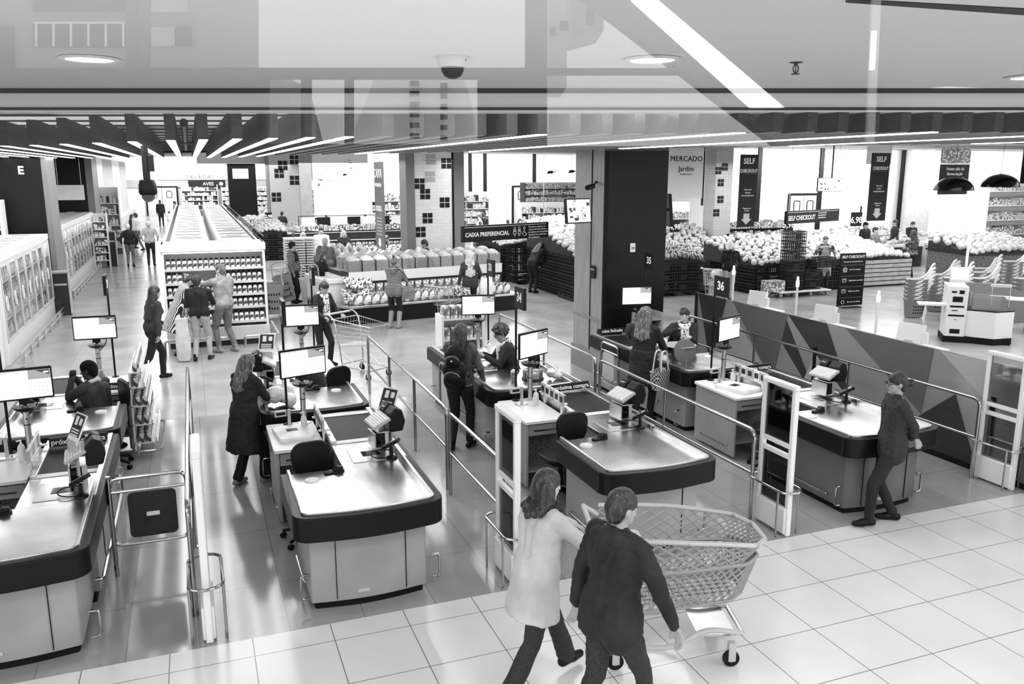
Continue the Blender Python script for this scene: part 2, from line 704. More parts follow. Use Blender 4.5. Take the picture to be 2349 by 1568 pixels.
MB().box(-3.55, -3.42, 25.0, 26.4, 0.3, 4.9).build('cladding', mat('column_side', 0.2, 0.4), c, smooth=None)
MB().box(-4.65, -3.38, 24.96, 26.4, 0, 0.3).build('skirting', LGREY, c, smooth=None)
text('E', 0.28, LETTER, c, (-4.02, 24.98, 3.72), name='letter', bold=0.01)
c = tag(MB().box(-5.25, -3.75, 37, 39, 0, 4.9).build('column', COLD, smooth=None), kind='structure')
MB().box(-3.75, -3.5, 37, 39, 0.3, 4.9).build('cladding', mat('column_side', 0.2, 0.4), c, smooth=None)
MB().box(-4.5, -4.25, 36.95, 37, 1.9, 2.15).build('notice', WHITE, c, smooth=None)

TILEW = tile_mat('white_wall_tile', 0.8, 0.6, 0.2, 0.1, 0.25, gw=0.003, nz=0.02)
# wall-tile texture runs on x/y of the object, so the tiled columns use an upright mapping
nt = TILEW.node_tree
mp = [n for n in nt.nodes if n.type == 'MAPPING'][0]
mp.inputs['Rotation'].default_value = (PI / 2, 0, 0)
TILEG = TILEW.copy()
TILEG.name = 'grey_wall_tile'
tb = [n for n in TILEG.node_tree.nodes if n.type == 'TEX_BRICK'][0]
tb.inputs['Color1'].default_value = (0.42, 0.42, 0.42, 1)
tb.inputs['Color2'].default_value = (0.45, 0.45, 0.45, 1)
tb.inputs['Mortar'].default_value = (0.25, 0.25, 0.25, 1)


def tiled(x0, x1, y0, y1, dec, m, side=None, ps=0.17):
    c = tag(MB().box(x0, x1, y0, y1, 0, 4.9).build('column', m, smooth=None), kind='structure')
    if side:
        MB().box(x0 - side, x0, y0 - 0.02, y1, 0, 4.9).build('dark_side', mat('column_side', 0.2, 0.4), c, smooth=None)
        MB().box(x1, x1 + 0.06, y0 - 0.02, y1, 0, 4.9).build('corner_trim', TRIM, c, smooth=None)
    for (a, z, v) in dec:
        q = MB()
        for i in (0, 1):
            for j in (0, 1):
                q.bc((a + (i - 0.5) * ps, y0 - 0.006, z + (j - 0.5) * ps), (ps * 0.86, 0.012, ps * 0.86))
        q.build('window_motif', v, c, smooth=None)
    return c


GT = mat('motif_grey', 0.45, 0.4)
BT = mat('motif_black', 0.02, 0.4)
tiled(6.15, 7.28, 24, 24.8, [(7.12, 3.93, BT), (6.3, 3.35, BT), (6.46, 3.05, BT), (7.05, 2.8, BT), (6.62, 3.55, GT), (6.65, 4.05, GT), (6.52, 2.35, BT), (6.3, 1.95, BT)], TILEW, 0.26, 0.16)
tiled(17.86, 18.58, 26, 26.7, [(18.22, 3.86, BT), (17.95, 3.73, BT), (18.08, 3.3, BT), (18.1, 2.7, BT), (17.95, 2.22, BT), (18.05, 4.5, GT)], TILEG, None, 0.14)
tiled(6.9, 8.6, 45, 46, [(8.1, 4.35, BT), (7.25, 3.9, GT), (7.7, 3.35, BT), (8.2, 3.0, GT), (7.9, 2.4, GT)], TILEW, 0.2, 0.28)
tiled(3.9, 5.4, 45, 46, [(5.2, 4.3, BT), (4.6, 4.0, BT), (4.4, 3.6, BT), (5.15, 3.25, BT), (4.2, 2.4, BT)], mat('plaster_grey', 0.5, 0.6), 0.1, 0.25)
c = tag(MB().box(9.2, 9.9, 31, 31.6, 0, 4.9).build('column', mat('column_side', 0.2, 0.4), smooth=None), kind='structure')
c = tag(MB().box(2.1, 3.6, 50, 51, 0, 4.9).build('column', COLD, smooth=None), kind='structure')
MB().box(2.35, 3.2, 49.95, 50, 3.3, 3.85).build('notice', WHITE, c, smooth=None)
for (a, b, y, mm) in ((18.5, 19.2, 34, WALLG), (29.2, 30.0, 30, WALLW), (38.5, 40.2, 37, LGREY)):
    tag(MB().box(a, b, y, y + 0.7, 0, 4.9).build('column', mm, smooth=None), kind='structure')
# dark upright mullions on the far right walls and bright panels between
for (px, Y) in ((1740, 36), (1882, 36), (2068, 37.5), (2122, 37.5), (2345, 30), (1078, 55), (1112, 55), (1225, 55)):
    xx = (ptD(px, 400, 1)).x / (ptD(px, 400, 1)).y * Y
    struct('trim_4', MB().box(xx - 0.12, xx + 0.12, Y - 0.1, Y, 0, 4.9), TRIM, smooth=None)

# double swing door with round-cornered portholes at the end of the freezer aisle
def swing_door(x0, x1, Y, n, h=2.3):
    d = thing('door_%d' % n, None, None, ((x0 + x1) / 2, Y, 0))
    tag(d, kind='structure')
    wv = (x1 - x0)
    MB().box(-wv / 2 - 0.12, -wv / 2, -0.1, 0, 0, h + 0.12).box(wv / 2, wv / 2 + 0.12, -0.1, 0, 0, h + 0.12).box(-wv / 2, wv / 2, -0.1, 0, h, h + 0.12).build('door_frame', TRIM, d, smooth=None)
    nl = 2 if wv > 1.6 else 1
    for i in range(nl):
        a = -wv / 2 + i * wv / nl
        leaf = MB().box(a + 0.02, a + wv / nl - 0.02, -0.07, 0, 0, h).build('door_leaf', LGREY, d, smooth=None)
        cx = a + wv / nl / 2
        ring = rpath([(cx - 0.2, -0.08, h - 0.85), (cx + 0.2, -0.08, h - 0.85), (cx + 0.2, -0.08, h - 0.3), (cx - 0.2, -0.08, h - 0.3)], 0.1, 4, True)
        MB().tube(ring, 0.03, 6, closed=True).build('porthole_rim', TRIM, leaf)
        MB().box(cx - 0.17, cx + 0.17, -0.085, -0.07, h - 0.82, h - 0.33).build('porthole_glass', WHITE, leaf, smooth=None)
    return d


swing_door(-3.35, -1.0, 77.75, 1, 2.35)
swing_door(30.9, 32.7, 37.9, 2, 2.4)
swing_door(21.5, 22.6, 55.9, 3, 2.6)

# recessed mall ceiling lamps
lampm = mat('lamp_glow', 1, 0.5, emit=34)
for i, (x, y) in enumerate([(-0.55, 6.35), (2.93, 5.05), (6.25, 4.9)]):
    t = thing('ceiling_light', ['round recessed ceiling lamp above the freezer aisle side of the mall', 'round recessed ceiling lamp beside the white slanted reflection', 'round recessed ceiling lamp cut by the right picture edge'][i], 'ceiling light', (x, y, zf0), group='mall ceiling lamps')
    MB().lathe([(0.13, -0.002), (0.185, -0.004), (0.19, -0.014), (0.16, -0.02), (0.13, -0.006)], 28).build('rim', WHITE, t)
    MB().lathe([(0.001, -0.003), (0.15, -0.003), (0.15, -0.012), (0.001, -0.018)], 24).build('lamp', lampm, t)
t = thing('dome_camera', 'white dome security camera with dark bubble under the mall ceiling', 'camera', (1.66, 5.42, zf0))
MB().lathe([(0.1, 0), (0.105, -0.01), (0.098, -0.05), (0.085, -0.07), (0.02, -0.07)], 28).build('housing', LGREY, t)
MB().lathe([(0.074, -0.07), (0.072, -0.095), (0.055, -0.125), (0.028, -0.14), (0.001, -0.143)], 24).build('bubble', BLACK, t)
MB().bc((0.06, -0.078, -0.03), (0.018, 0.006, 0.018)).build('sensor', BLACK, t)
t = thing('fire_sprinkler', 'small black fire sprinkler head under the mall ceiling', 'sprinkler', (3.95, 4.87, zf0))
MB().lathe([(0.045, 0), (0.045, -0.004), (0.015, -0.008), (0.012, -0.02)], 18).build('escutcheon', BLACK, t)
MB().tube([(-0.008, 0, -0.015), (-0.022, 0, -0.035), (-0.02, 0, -0.055), (-0.004, 0, -0.075)], 0.0045, 6).tube([(0.008, 0, -0.015), (0.022, 0, -0.035), (0.02, 0, -0.055), (0.004, 0, -0.075)], 0.0045, 6).cyl((0, 0, -0.02), (0, 0, -0.07), 0.004).build('yoke', BLACK, t)
MB().cyl((0, 0, -0.074), (0, 0, -0.08), 0.028, n=14).build('deflector', BLACK, t)

# the glass in front of the viewpoint; it mirrors the daylit hall window behind the viewer
GP = 0.9
gm = glass_mat('front_glass', 0.96, 0.165, 0.0)
z0 = ptD(1174, 346, GP).z
vs = [FH * GP + RT * -1.3, FH * GP + RT * 1.6, FH * (GP + 0.01) + RT * 1.6, FH * (GP + 0.01) + RT * -1.3]
g = struct('window_1', MB().add([tuple(vs[0] + Vector((0, 0, z0))), tuple(vs[1] + Vector((0, 0, z0))), tuple(vs[1] + Vector((0, 0, 4.3))), tuple(vs[0] + Vector((0, 0, 4.3)))], [(0, 1, 2, 3)]), gm, smooth=None)


def mir(x, y, D):
    p = ptD(x, y, D)
    return p + FH * (2 * GP - 2 * p.dot(FH))


def behind(name, poly, D, th, m):
    a = [mir(x, y, D) for x, y in poly]
    b = [p - FH * th for p in a]
    n = len(a)
    return struct(name, MB().add(a + b, [tuple(range(n)), tuple(range(2 * n - 1, n - 1, -1))] + [(i, (i + 1) % n, n + (i + 1) % n, n + i) for i in range(n)]), m, smooth=None)


HALL = mat('hall_wall', 0.12, 0.7)
for poly in ([(-600, 155), (1205, 155), (1205, 176), (-600, 176)], [(-600, 176), (600, 176), (600, 800), (-600, 800)],
             [(1205, -400), (1255, -400), (1255, 800), (1205, 800)], [(1095, 176), (1205, 176), (1205, 800), (1095, 800)],
             [(600, 330), (1095, 330), (1095, 800), (600, 800)], [(1255, -400), (3200, -400), (3200, 335), (1790, 335), (1255, -72)],
             [(1255, 335), (3200, 335), (3200, 800), (1255, 800)], [(1255, 156), (1600, 156), (1600, 166), (1255, 166)],
             [(288, -400), (318, -400), (318, 156), (288, 156)], [(690, 176), (700, 176), (700, 330), (690, 330)], [(790, 176), (800, 176), (800, 330), (790, 330)]):
    behind('wall_hall', poly, 9, 0.3, HALL)
behind('escalator_light', [(1450, -2), (1508, -2), (1800, 246), (1725, 246)], 8.5, 0.1, mat('escalator_glow', 0.9, 0.5, emit=2.6))
behind('wall_pole', [(2004, -50), (2024, -50), (2006, 330), (1988, 330)], 8.8, 0.05, WHITEP)
behind('pole_lamp', [(2003, 70), (2012, 70), (2007, 160), (1998, 160)], 8.6, 0.05, mat('escalator_glow', 0.9, 0.5, emit=2.6))


def on_ceiling(x, y, z):
    p = ptD(x, y, 1.0) - Vector((0, 0, H))
    return Vector((0, 0, H)) + p * ((z - H) / p.z)


q = [on_ceiling(x, y, zf0) for x, y in ((1940, -4), (2360, 19), (2360, 33), (1940, 3))]
struct('trim_5', MB().prism([(p.x, p.y) for p in q], zf0 - 0.006, zf0 + 0.01), TRIM, smooth=None)
strip('cove_lamp', 8.1, 8.2, 4.33, 4.35, -14, 16, mat('cove_glow', 1, 0.5, emit=14))
# apartment building across the street, seen mirrored
APT = mat('apartment_wall', 0.3, 0.8)
APTD = mat('apartment_window', 0.06, 0.3)
behind('wall_apartment', [(-300, -300), (450, -300), (456, 156), (-300, 156)], 26, 6, APT)
for (a, b, c_, d) in ((75, 50, 285, 108), (75, -40, 285, 25), (322, 62, 400, 105), (402, 60, 438, 104), (-40, 60, 30, 160), (322, 0, 430, 28)):
    behind('window_2', [(a, b), (c_, b), (c_, d), (a, d)], 25.9, 0.3, APTD if a != 322 else LGREY)
for xx in range(80, 290, 40):
    behind('railing_post', [(xx, 52), (xx + 4, 52), (xx + 4, 106), (xx, 106)], 25.0, 0.05, WHITE)
behind('railing_rail', [(75, 50), (285, 50), (285, 54), (75, 54)], 25.0, 0.05, WHITE)
behind('wall_tower', [(1256, -200), (1300, -200), (1300, 200), (1256, 200)], 22, 3, mat('tower_wall', 0.5, 0.7))
behind('wall_tower', [(1310, -300), (1385, -300), (1385, 70), (1310, 90)], 30, 3, APT)
for (a, b, c_, d) in ((1262, 62, 1275, 82), (1284, 48, 1304, 70), (1345, 20, 1365, 58)):
    behind('window_3', [(a, b), (c_, b), (c_, d), (a, d)], 21.8, 0.05, APTD)
behind('wall_tower', [(600, 176), (650, 176), (690, 330), (600, 330)], 24, 3, APT)
behind('wall_tower', [(860, 176), (1060, 176), (1095, 330), (800, 330)], 24, 3, WHITEP)
for k in range(6):
    behind('window_3', [(940, 185 + 24 * k), (962, 185 + 24 * k), (962, 197 + 24 * k), (940, 197 + 24 * k)], 23.8, 0.05, APTD)
    behind('window_3', [(1010, 190 + 24 * k), (1026, 190 + 24 * k), (1026, 202 + 24 * k), (1010, 202 + 24 * k)], 23.8, 0.05, APTD)

# ================================================================ CHECKOUTS
RUB = mat('rubber_bumper', 0.012, 0.38, bump=(120, 0.05))
PANEL = mat('counter_panel', 0.32, 0.32, nz=(2, 0.1), bump=(150, 0.04))
PANELD = mat('counter_panel_dark', 0.12, 0.35, nz=(2, 0.15))
TOPM = mat('steel_top', 0.7, 0.24, 1.0, nz=(1.8, 0.22), bump=(5, 0.06))
BELT = mat('conveyor_belt', 0.02, 0.55, nz=(5, 0.3))
SCANG = mat('scanner_glass', 0.008, 0.08)
PERF = ramp_mat('perforated_panel', 'ShaderNodeTexVoronoi', 34, [(0.0, 0.006), (0.22, 0.006), (0.26, 0.2), (1, 0.24)], rough=0.45)
W = 1.28


def side_path(o):
    """outline of the bagging end, o = inward offset, from back-left round the front to back-right"""
    p = [(o, 1.25), (o, 0.2)]
    r = max(0.02, 0.16 - o)
    for i in range(6):
        a = R(180 + 15 * i)
        p.append((o + r + r * math.cos(a), 0.2 + r * math.sin(a) * 0.9))
    for i in range(1, 10):
        t = i / 10
        p.append((o + r + (W - 2 * (o + r)) * t, 0.2 - 0.9 * r - 0.05 * math.sin(PI * t)))
    for i in range(6):
        a = R(285 + 15 * i)
        p.append((W - o - r + r * math.cos(a), 0.2 + r * math.sin(a) * 0.9))
    p += [(W - o, 0.2), (W - o, 1.25)]
    return p


def make_counter(mir_, dark=False):
    T = Matrix.Translation((W, 0, 0)) @ Matrix.Scale(-1, 4, (1, 0, 0)) if mir_ else None
    pm = PANELD if dark else PANEL
    root = thing('checkout_counter', 'x', 'checkout counter')
    base = side_path(0.13)
    base = [(x, y + 0.08) for x, y in base]
    b = MB(T).prism([(x, min(y, 1.2)) for x, y in base], 0.07, 0.74)
    b.box(0.66, 1.2, 1.15, 3.15, 0.07, 0.86)
    body = b.build('body', pm, root, bevel=0.008)
    for sb in ((0.34, 0.346, 0.218, 0.24, 0.09, 0.72), (0.95, 0.956, 0.218, 0.24, 0.09, 0.72), (1.198, 1.206, 1.7, 1.706, 0.1, 0.84), (1.198, 1.206, 2.4, 2.406, 0.1, 0.84)):
        MB(T).box(*sb).build('panel_seam', TRIM, body, smooth=None)
    MB(T).prism([(x * 0.94 + 0.04, min(y, 1.2) + 0.03) for x, y in base], 0, 0.075).box(0.7, 1.17, 1.1, 3.1, 0, 0.075).build('plinth', MATTE, root, smooth=None)
    outer, inner = side_path(0.0), side_path(0.075)
    outer[0], inner[0] = (0, 1.2), (0.075, 1.2)
    outer[-1], inner[-1] = (W, 3.12), (W - 0.05, 3.12)
    MB(T).prism(outer + inner[::-1], 0.71, 0.925).box(0.6, W, 3.1, 3.17, 0.71, 0.9).build('bumper', RUB, root, bevel=0.022, segs=3)
    i2, i3 = side_path(0.07), side_path(0.1)
    MB(T).prism(i2 + i3[::-1], 0.86, 0.945).box(W - 0.1, W - 0.05, 1.25, 3.1, 0.86, 0.945).build('rim', STEEL, root, bevel=0.006)
    top = MB(T).prism(side_path(0.09), 0.86, 0.893).box(0.6, W - 0.08, 1.24, 1.98, 0.855, 0.893).build('worktop', TOPM, root, bevel=0.004)
    MB(T).lathe([(0.001, 0.904), (0.062, 0.904), (0.07, 0.893)], 22, (0.27, 1.02, 0)).build('tag_disc', WHITE, root)
    f = MB(T).box(0.72, 1.14, 1.34, 1.8, 0.893, 0.899).build('scanner_plate', STEEL, root, bevel=0.003)
    MB(T).box(0.84, 1.02, 1.5, 1.64, 0.899, 0.903).build('scanner_window', SCANG, f, smooth=None)
    MB(T).box(0.62, W - 0.08, 1.98, 2.08, 0.86, 0.9).build('cover_strip', WHITE, root, smooth=None)
    MB(T).box(0.66, 1.18, 2.08, 3.02, 0.86, 0.893).build('conveyor_belt', BELT, root, smooth=None)
    MB(T).box(0.6, 0.66, 2.0, 3.1, 0.8, 0.93).prism([(0.62, 3.0), (1.2, 3.0), (1.18, 3.1), (0.9, 3.13), (0.64, 3.1)], 0.86, 0.905).build('belt_frame', STEEL, root, bevel=0.006)
    MB(T).tube(rpath([(1.21, 0.3, 0.1), (1.28, 0.3, 0.1), (1.28, 0.3, 0.32), (1.21, 0.3, 0.32)], 0.04), 0.012, 8).tube(rpath([(0.13, 0.3, 0.1), (0.05, 0.3, 0.1), (0.05, 0.3, 0.32), (0.13, 0.3, 0.32)], 0.04), 0.012, 8).build('corner_guard', CHROME, root)
    MB(T).tube(rpath([(1.2, 0.9, 0.3), (1.26, 0.9, 0.3), (1.26, 3.0, 0.3), (1.2, 3.0, 0.3)], 0.05), 0.018, 8).build('side_rail', CHROME, root)
    MB(T).box(0.52, 0.62, 0.196, 0.206, 0.13, 0.16).build('name_plate', LGREY, root, smooth=None)
    MB(T).tube(rpath([(0.13, 0.5, 0.16), (0.1, 0.5, 0.16), (0.1, 1.05, 0.16), (0.13, 1.05, 0.16)], 0.02), 0.012, 8).build('kick_handle', CHROME, root)
    return root


def make_desk(mir_, dark=False):
    T = Matrix.Translation((W, 0, 0)) @ Matrix.Scale(-1, 4, (1, 0, 0)) if mir_ else None
    r = thing('side_desk', 'x', 'desk')
    MB(T).prism(rrect(0.03, 0.56, 2.12, 3.1, 0.03), 0.815, 0.85).build('desk_top', LGREY if dark else WHITE, r, bevel=0.004)
    MB(T).box(0.06, 0.085, 2.16, 3.08, 0.04, 0.815).build('side_panel', PANEL, r, bevel=0.003)
    MB(T).box(0.52, 0.545, 2.16, 3.08, 0.04, 0.815).build('side_panel', PANEL, r, bevel=0.003)
    MB(T).box(0.085, 0.52, 2.55, 2.57, 0.1, 0.815).build('perforated_panel', PERF, r, smooth=None)
    d = MB(T).box(0.09, 0.515, 2.17, 2.55, 0.66, 0.79).build('drawer', GREY, r, bevel=0.004)
    MB(T).box(0.15, 0.45, 2.155, 2.17, 0.715, 0.73).build('drawer_pull', CHROME, d)
    MB(T).box(0.085, 0.52, 2.2, 2.55, 0.2, 0.22).build('shelf', GREY, r, smooth=None)
    MB(T).tube(rpath([(0.06, 2.3, 0.16), (0.03, 2.3, 0.16), (0.03, 2.9, 0.16), (0.06, 2.9, 0.16)], 0.02), 0.01, 8).build('handle', CHROME, r)
    return r


def make_chair():
    r = thing('cashier_chair', 'x', 'chair')
    MB().prism(rrect(-0.22, 0.22, -0.21, 0.21, 0.1), 0.5, 0.57).build('seat', BLACK, r, bevel=0.02, segs=3)
    vs = []
    out = rrect(-0.21, 0.21, 0, 0.36, 0.15, 6, (0, 0, 1, 1))
    out = [(x * (1 - 0.18 * (1 - y / 0.36)), y) for x, y in rrect(-0.21, 0.21, 0, 0.36, 0.14, 6)]
    rings = []
    for d, sc in ((0, 0.95), (0.012, 1.0), (0.04, 1.0), (0.052, 0.95)):
        rings.append([(x * sc, -0.2 - d - 0.25 * (x * x), 0.76 + 0.18 + (y - 0.18) * sc) for x, y in out])
    MB().loft(rings).build('backrest', mat('vinyl_black', 0.014, 0.45, bump=(200, 0.05)), r)
    MB().box(-0.03, 0.03, -0.26, -0.23, 0.5, 0.9).box(-0.03, 0.03, -0.25, 0.0, 0.48, 0.5).build('back_bar', BLACK, r)
    MB().cyl((0, 0, 0.12), (0, 0, 0.5), 0.03).build('gas_column', BLACK, r)
    MB().lathe([(0.2, 0), (0.215, 0), (0.215, 0.015), (0.2, 0.015)], 20, (0, 0, 0.26)).build('foot_ring', CHROME, r)
    for k in range(5):
        a = 2 * PI * k / 5
        l = MB().cyl((0.02 * math.cos(a), 0.02 * math.sin(a), 0.14), (0.28 * math.cos(a), 0.28 * math.sin(a), 0.08), 0.022, 0.016, 8).build('leg', BLACK, r)
        MB().cyl((0.28 * math.cos(a) - 0.02 * math.sin(a), 0.28 * math.sin(a) + 0.02 * math.cos(a), 0.03), (0.28 * math.cos(a) + 0.02 * math.sin(a), 0.28 * math.sin(a) - 0.02 * math.cos(a), 0.03), 0.03, n=12).build('caster', BLACK, l)
    return r


SCRW = mat('screen_white', 0.9, 0.3, emit=0.75)
SCRG = mat('screen_grey', 0.35, 0.3, emit=0.12)
SCRD = mat('screen_dark', 0.05, 0.3, emit=0.03)


def make_monitor():
    """pole standing on z=0 (desk height), screen facing -Y"""
    r = thing('checkout_monitor', 'x', 'monitor')
    p = MB().cyl((0, 0, 0), (0, 0, 0.5), 0.032, n=16).cyl((0, 0, 0), (0, 0, 0.012), 0.07, n=16).build('pole', STEEL, r)
    MB().cyl((0, -0.03, 0.36), (0, -0.034, 0.36), 0.01).cyl((0, 0, 0.29), (0, 0, 0.3), 0.034).build('pole_clamp', BLACK, p)
    MB().lathe([(0.03, 0.43), (0.1, 0.46), (0.12, 0.485), (0.105, 0.49), (0.03, 0.47)], 18).build('tray', BLACK, r)
    MB().cyl((0, 0, 0.48), (0, 0, 0.58), 0.022).box(-0.05, 0.05, -0.035, -0.01, 0.52, 0.66).build('bracket', BLACK, r)
    MB().tube(rpath([(0.03, 0, 0.6), (0.13, 0.02, 0.56), (0.1, 0, 0.48), (0.03, 0, 0.4)], 0.05), 0.007, 6).build('cable', BLACK, r)
    c = MB().prism(rrect(-0.275, 0.275, 0.57, 0.9, 0.012, 3), -0.065, -0.035, Matrix(((1, 0, 0, 0), (0, 0, 1, 0), (0, 1, 0, 0), (0, 0, 0, 1)))).build('casing', BLACK, r, bevel=0.004)
    s = MB()
    s.box(-0.26, 0.06, -0.068, -0.065, 0.59, 0.875)
    s.m = 1
    s.box(0.063, 0.26, -0.068, -0.065, 0.78, 0.875)
    s.m = 0
    s.box(0.063, 0.26, -0.068, -0.065, 0.59, 0.777)
    s.m = 1
    for z in (0.63, 0.655, 0.7, 0.73):
        s.box(0.07, 0.25, -0.0695, -0.068, z, z + 0.005)
    s.box(-0.255, 0.255, -0.0695, -0.068, 0.865, 0.872)
    s.m = 2
    s.add([(0.12, -0.07, 0.87), (0.25, -0.07, 0.87), (0.25, -0.07, 0.815)], [(0, 1, 2)])
    s.m = 0
    s.ell((0.22, -0.069, 0.845), (0.03, 0.002, 0.01))
    for i in range(9):
        s.m = 2
        s.box(-0.25 + i * 0.026, -0.235 + i * 0.026, -0.0705, -0.069, 0.856, 0.861)
    s.build('screen', [SCRW, SCRG, SCRD], r, smooth=None)
    return r


def make_sign(num):
    r = thing('lane_sign', 'x', 'lane sign')
    MB().cyl((0, 0, 0), (0, 0, 1.47), 0.014, n=10).cyl((0, 0, 0), (0, 0, 0.01), 0.05, n=14).build('pole', BLACK, r)
    MB().box(-0.02, 0.02, -0.3, 0.0, 1.2, 1.47).build('panel', BLACK, r, bevel=0.003)
    text(num, 0.16, LETTER, r, (-0.0205, -0.155, 1.34), (PI / 2, 0, -PI / 2), name='number', bold=0.004)
    text(num, 0.16, LETTER, r, (0.0205, -0.145, 1.34), (PI / 2, 0, PI / 2), name='number', bold=0.004)
    return r


def make_register():
    """till cluster on a steel bracket: keyboard, printer, box (local origin = worktop)"""
    r = thing('cash_register', 'x', 'cash register')
    MB().box(-0.02, 0.02, -0.12, 0.12, 0, 0.2).box(-0.1, 0.1, -0.13, 0.13, 0.195, 0.21).build('stand', STEEL, r, bevel=0.004)
    Mx = Matrix.Translation((-0.06, 0.0, 0.3)) @ Matrix.Rotation(R(-28), 4, 'Y')
    kb = MB().bc((0, 0, 0), (0.2, 0.34, 0.03), Mx).build('keyboard', LGREY, r, bevel=0.004)
    km = MB()
    for i in range(6):
        for j in range(11):
            km.bc((-0.075 + i * 0.027, -0.145 + j * 0.029, 0.02), (0.021, 0.023, 0.012), Mx)
    km.build('keys', WHITE, kb, smooth=None)
    prof = [(0.02, 0.2), (0.16, 0.2), (0.19, 0.3), (0.16, 0.42), (0.09, 0.45), (0.02, 0.38)]
    My = Matrix(((1, 0, 0, 0), (0, 0, 1, 0), (0, 1, 0, 0), (0, 0, 0, 1)))
    MB().prism(prof, -0.16, 0.02, My).build('till_body', BLACK, r, bevel=0.015, segs=3)
    pr = MB().prism([(x * 0.9, z) for x, z in prof], 0.04, 0.17, My).build('receipt_printer', BLACK, r, bevel=0.012, segs=3)
    MB().box(0.03, 0.09, 0.07, 0.14, 0.41, 0.418).build('paper_slot', LGREY, pr)
    MB().box(-0.13, -0.115, -0.12, 0.12, 0.03, 0.19).build('window_frame', STEEL, r)
    MB().box(-0.118, -0.02, -0.1, 0.1, 0.04, 0.18).build('scale_window', SCANG, r, smooth=None)
    return r


def make_pinpad():
    r = thing('card_terminal', 'x', 'card terminal')
    MB().lathe([(0.001, 0), (0.06, 0), (0.055, 0.015), (0.02, 0.03), (0.015, 0.12), (0.001, 0.12)], 16).build('stand', BLACK, r)
    Mx = Matrix.Translation((0, 0, 0.15)) @ Matrix.Rotation(R(-30), 4, 'Y')
    h = MB().bc((0, 0, 0), (0.19, 0.085, 0.035), Mx).build('terminal', BLACK, r, bevel=0.008)
    MB().bc((0.045, 0, 0.02), (0.05, 0.06, 0.004), Mx).build('display', LGREY, h)
    k = MB()
    for i in range(4):
        for j in range(3):
            k.bc((-0.075 + i * 0.024, -0.022 + j * 0.022, 0.02), (0.017, 0.015, 0.006), Mx)
    k.build('keys', GREY, h, smooth=None)
    pts = []
    for i in range(15):
        a = R(20 + 320 * i / 14)
        pts.append((-0.12 + 0.1 * math.cos(a), 0.09 * math.sin(a), 0.012 + 0.05 * (1 - i / 14)))
    MB().tube(pts, 0.006, 6).build('cord', BLACK, r)
    return r


def make_detacher():
    r = thing('tag_detacher', 'x', 'tag detacher')
    MB().prism(rrect(-0.1, 0.1, -0.035, 0.035, 0.03), 0, 0.018).build('base', BLACK, r, bevel=0.004)
    MB().prism([(-0.02, 0.018), (0.08, 0.018), (0.085, 0.05), (0.03, 0.06)], -0.028, 0.028, Matrix(((1, 0, 0, 0), (0, 0, 1, 0), (0, 1, 0, 0), (0, 0, 0, 1)))).build('head', BLACK, r, bevel=0.006)
    return r


def make_bottle():
    r = thing('sanitizer_bottle', 'x', 'bottle')
    MB().lathe([(0.001, 0), (0.034, 0), (0.036, 0.02), (0.036, 0.13), (0.025, 0.16), (0.013, 0.17), (0.013, 0.18), (0.001, 0.18)], 18).build('bottle', mat('white_plastic', 0.75, 0.3), r)
    MB().cyl((0, 0, 0.18), (0, 0, 0.215), 0.008, n=8).cyl((0.005, 0, 0.21), (-0.04, 0, 0.205), 0.008, n=8).build('pump', WHITE, r)
    return r


def make_price_display():
    r = thing('price_display', 'x', 'display')
    MB().box(-0.018, 0.018, -0.012, 0.012, 0, 0.23).box(-0.07, 0.07, -0.04, 0.04, 0, 0.012).build('post', STEEL, r, bevel=0.003)
    MB().box(-0.16, -0.03, -0.02, 0.02, 0.16, 0.23).build('casing', LGREY, r, bevel=0.004)
    MB().box(-0.145, -0.045, -0.023, -0.02, 0.18, 0.212).build('display_window', BLACK, r, smooth=None)
    return r


def make_card_rack():
    r = thing('card_rack', 'x', 'card rack')
    f = MB()
    for y in (0.1, 0.62):
        f.box(-0.02, 0.0, y - 0.02, y + 0.02, -0.05, 0.2)
        f.box(-0.06, 0.06, y - 0.02, y + 0.02, 0.06, 0.075)
    f.tube([(-0.01, 0, 0.06), (-0.01, 0.72, 0.06)], 0.007).tube([(-0.01, 0, 0.2), (-0.01, 0.72, 0.2)], 0.007)
    f.build('frame', WHITE, r)
    for k in range(5):
        cd = MB().box(-0.03, -0.018, 0.02 + k * 0.14, 0.14 + k * 0.14, 0.065, 0.2).build('card', WHITE if k % 2 else LGREY, r, smooth=None)
        MB().box(-0.033, -0.03, 0.04 + k * 0.14, 0.12 + k * 0.14, 0.1, 0.17).build('print', DARK, cd, smooth=None)
    return r


def make_bar(txt):
    r = thing('divider_bar', 'x', 'divider bar')
    MB().prism([(-0.05, 0), (0.05, 0), (0.012, 0.085), (-0.012, 0.085)], -0.27, 0.27, Matrix(((0, 0, 1, 0), (1, 0, 0, 0), (0, 1, 0, 0), (0, 0, 0, 1)))).build('bar', BLACK, r, bevel=0.003)
    text(txt, 0.075, LETTER, r, (0, -0.0335, 0.042), (R(66), 0, 0), name='lettering', bold=0.001)
    return r


LANES = {  # island: (x0, front lane number, back lane number)
    'a': (-2.18, '30', '29'), 'b': (0.6, '32', '31'), 'c': (3.42, '34', '33'), 'd': (6.33, '36', '35')}
ca, cb = make_counter(False), make_counter(True)
cad, cbd = make_counter(False, True), None
da, db_ = make_desk(False), make_desk(True)
ch0 = make_chair()
mo0, re0, pp0, de0, bo0, pd0, cr0 = make_monitor(), make_register(), make_pinpad(), make_detacher(), make_bottle(), make_price_display(), make_card_rack()
USED = set()


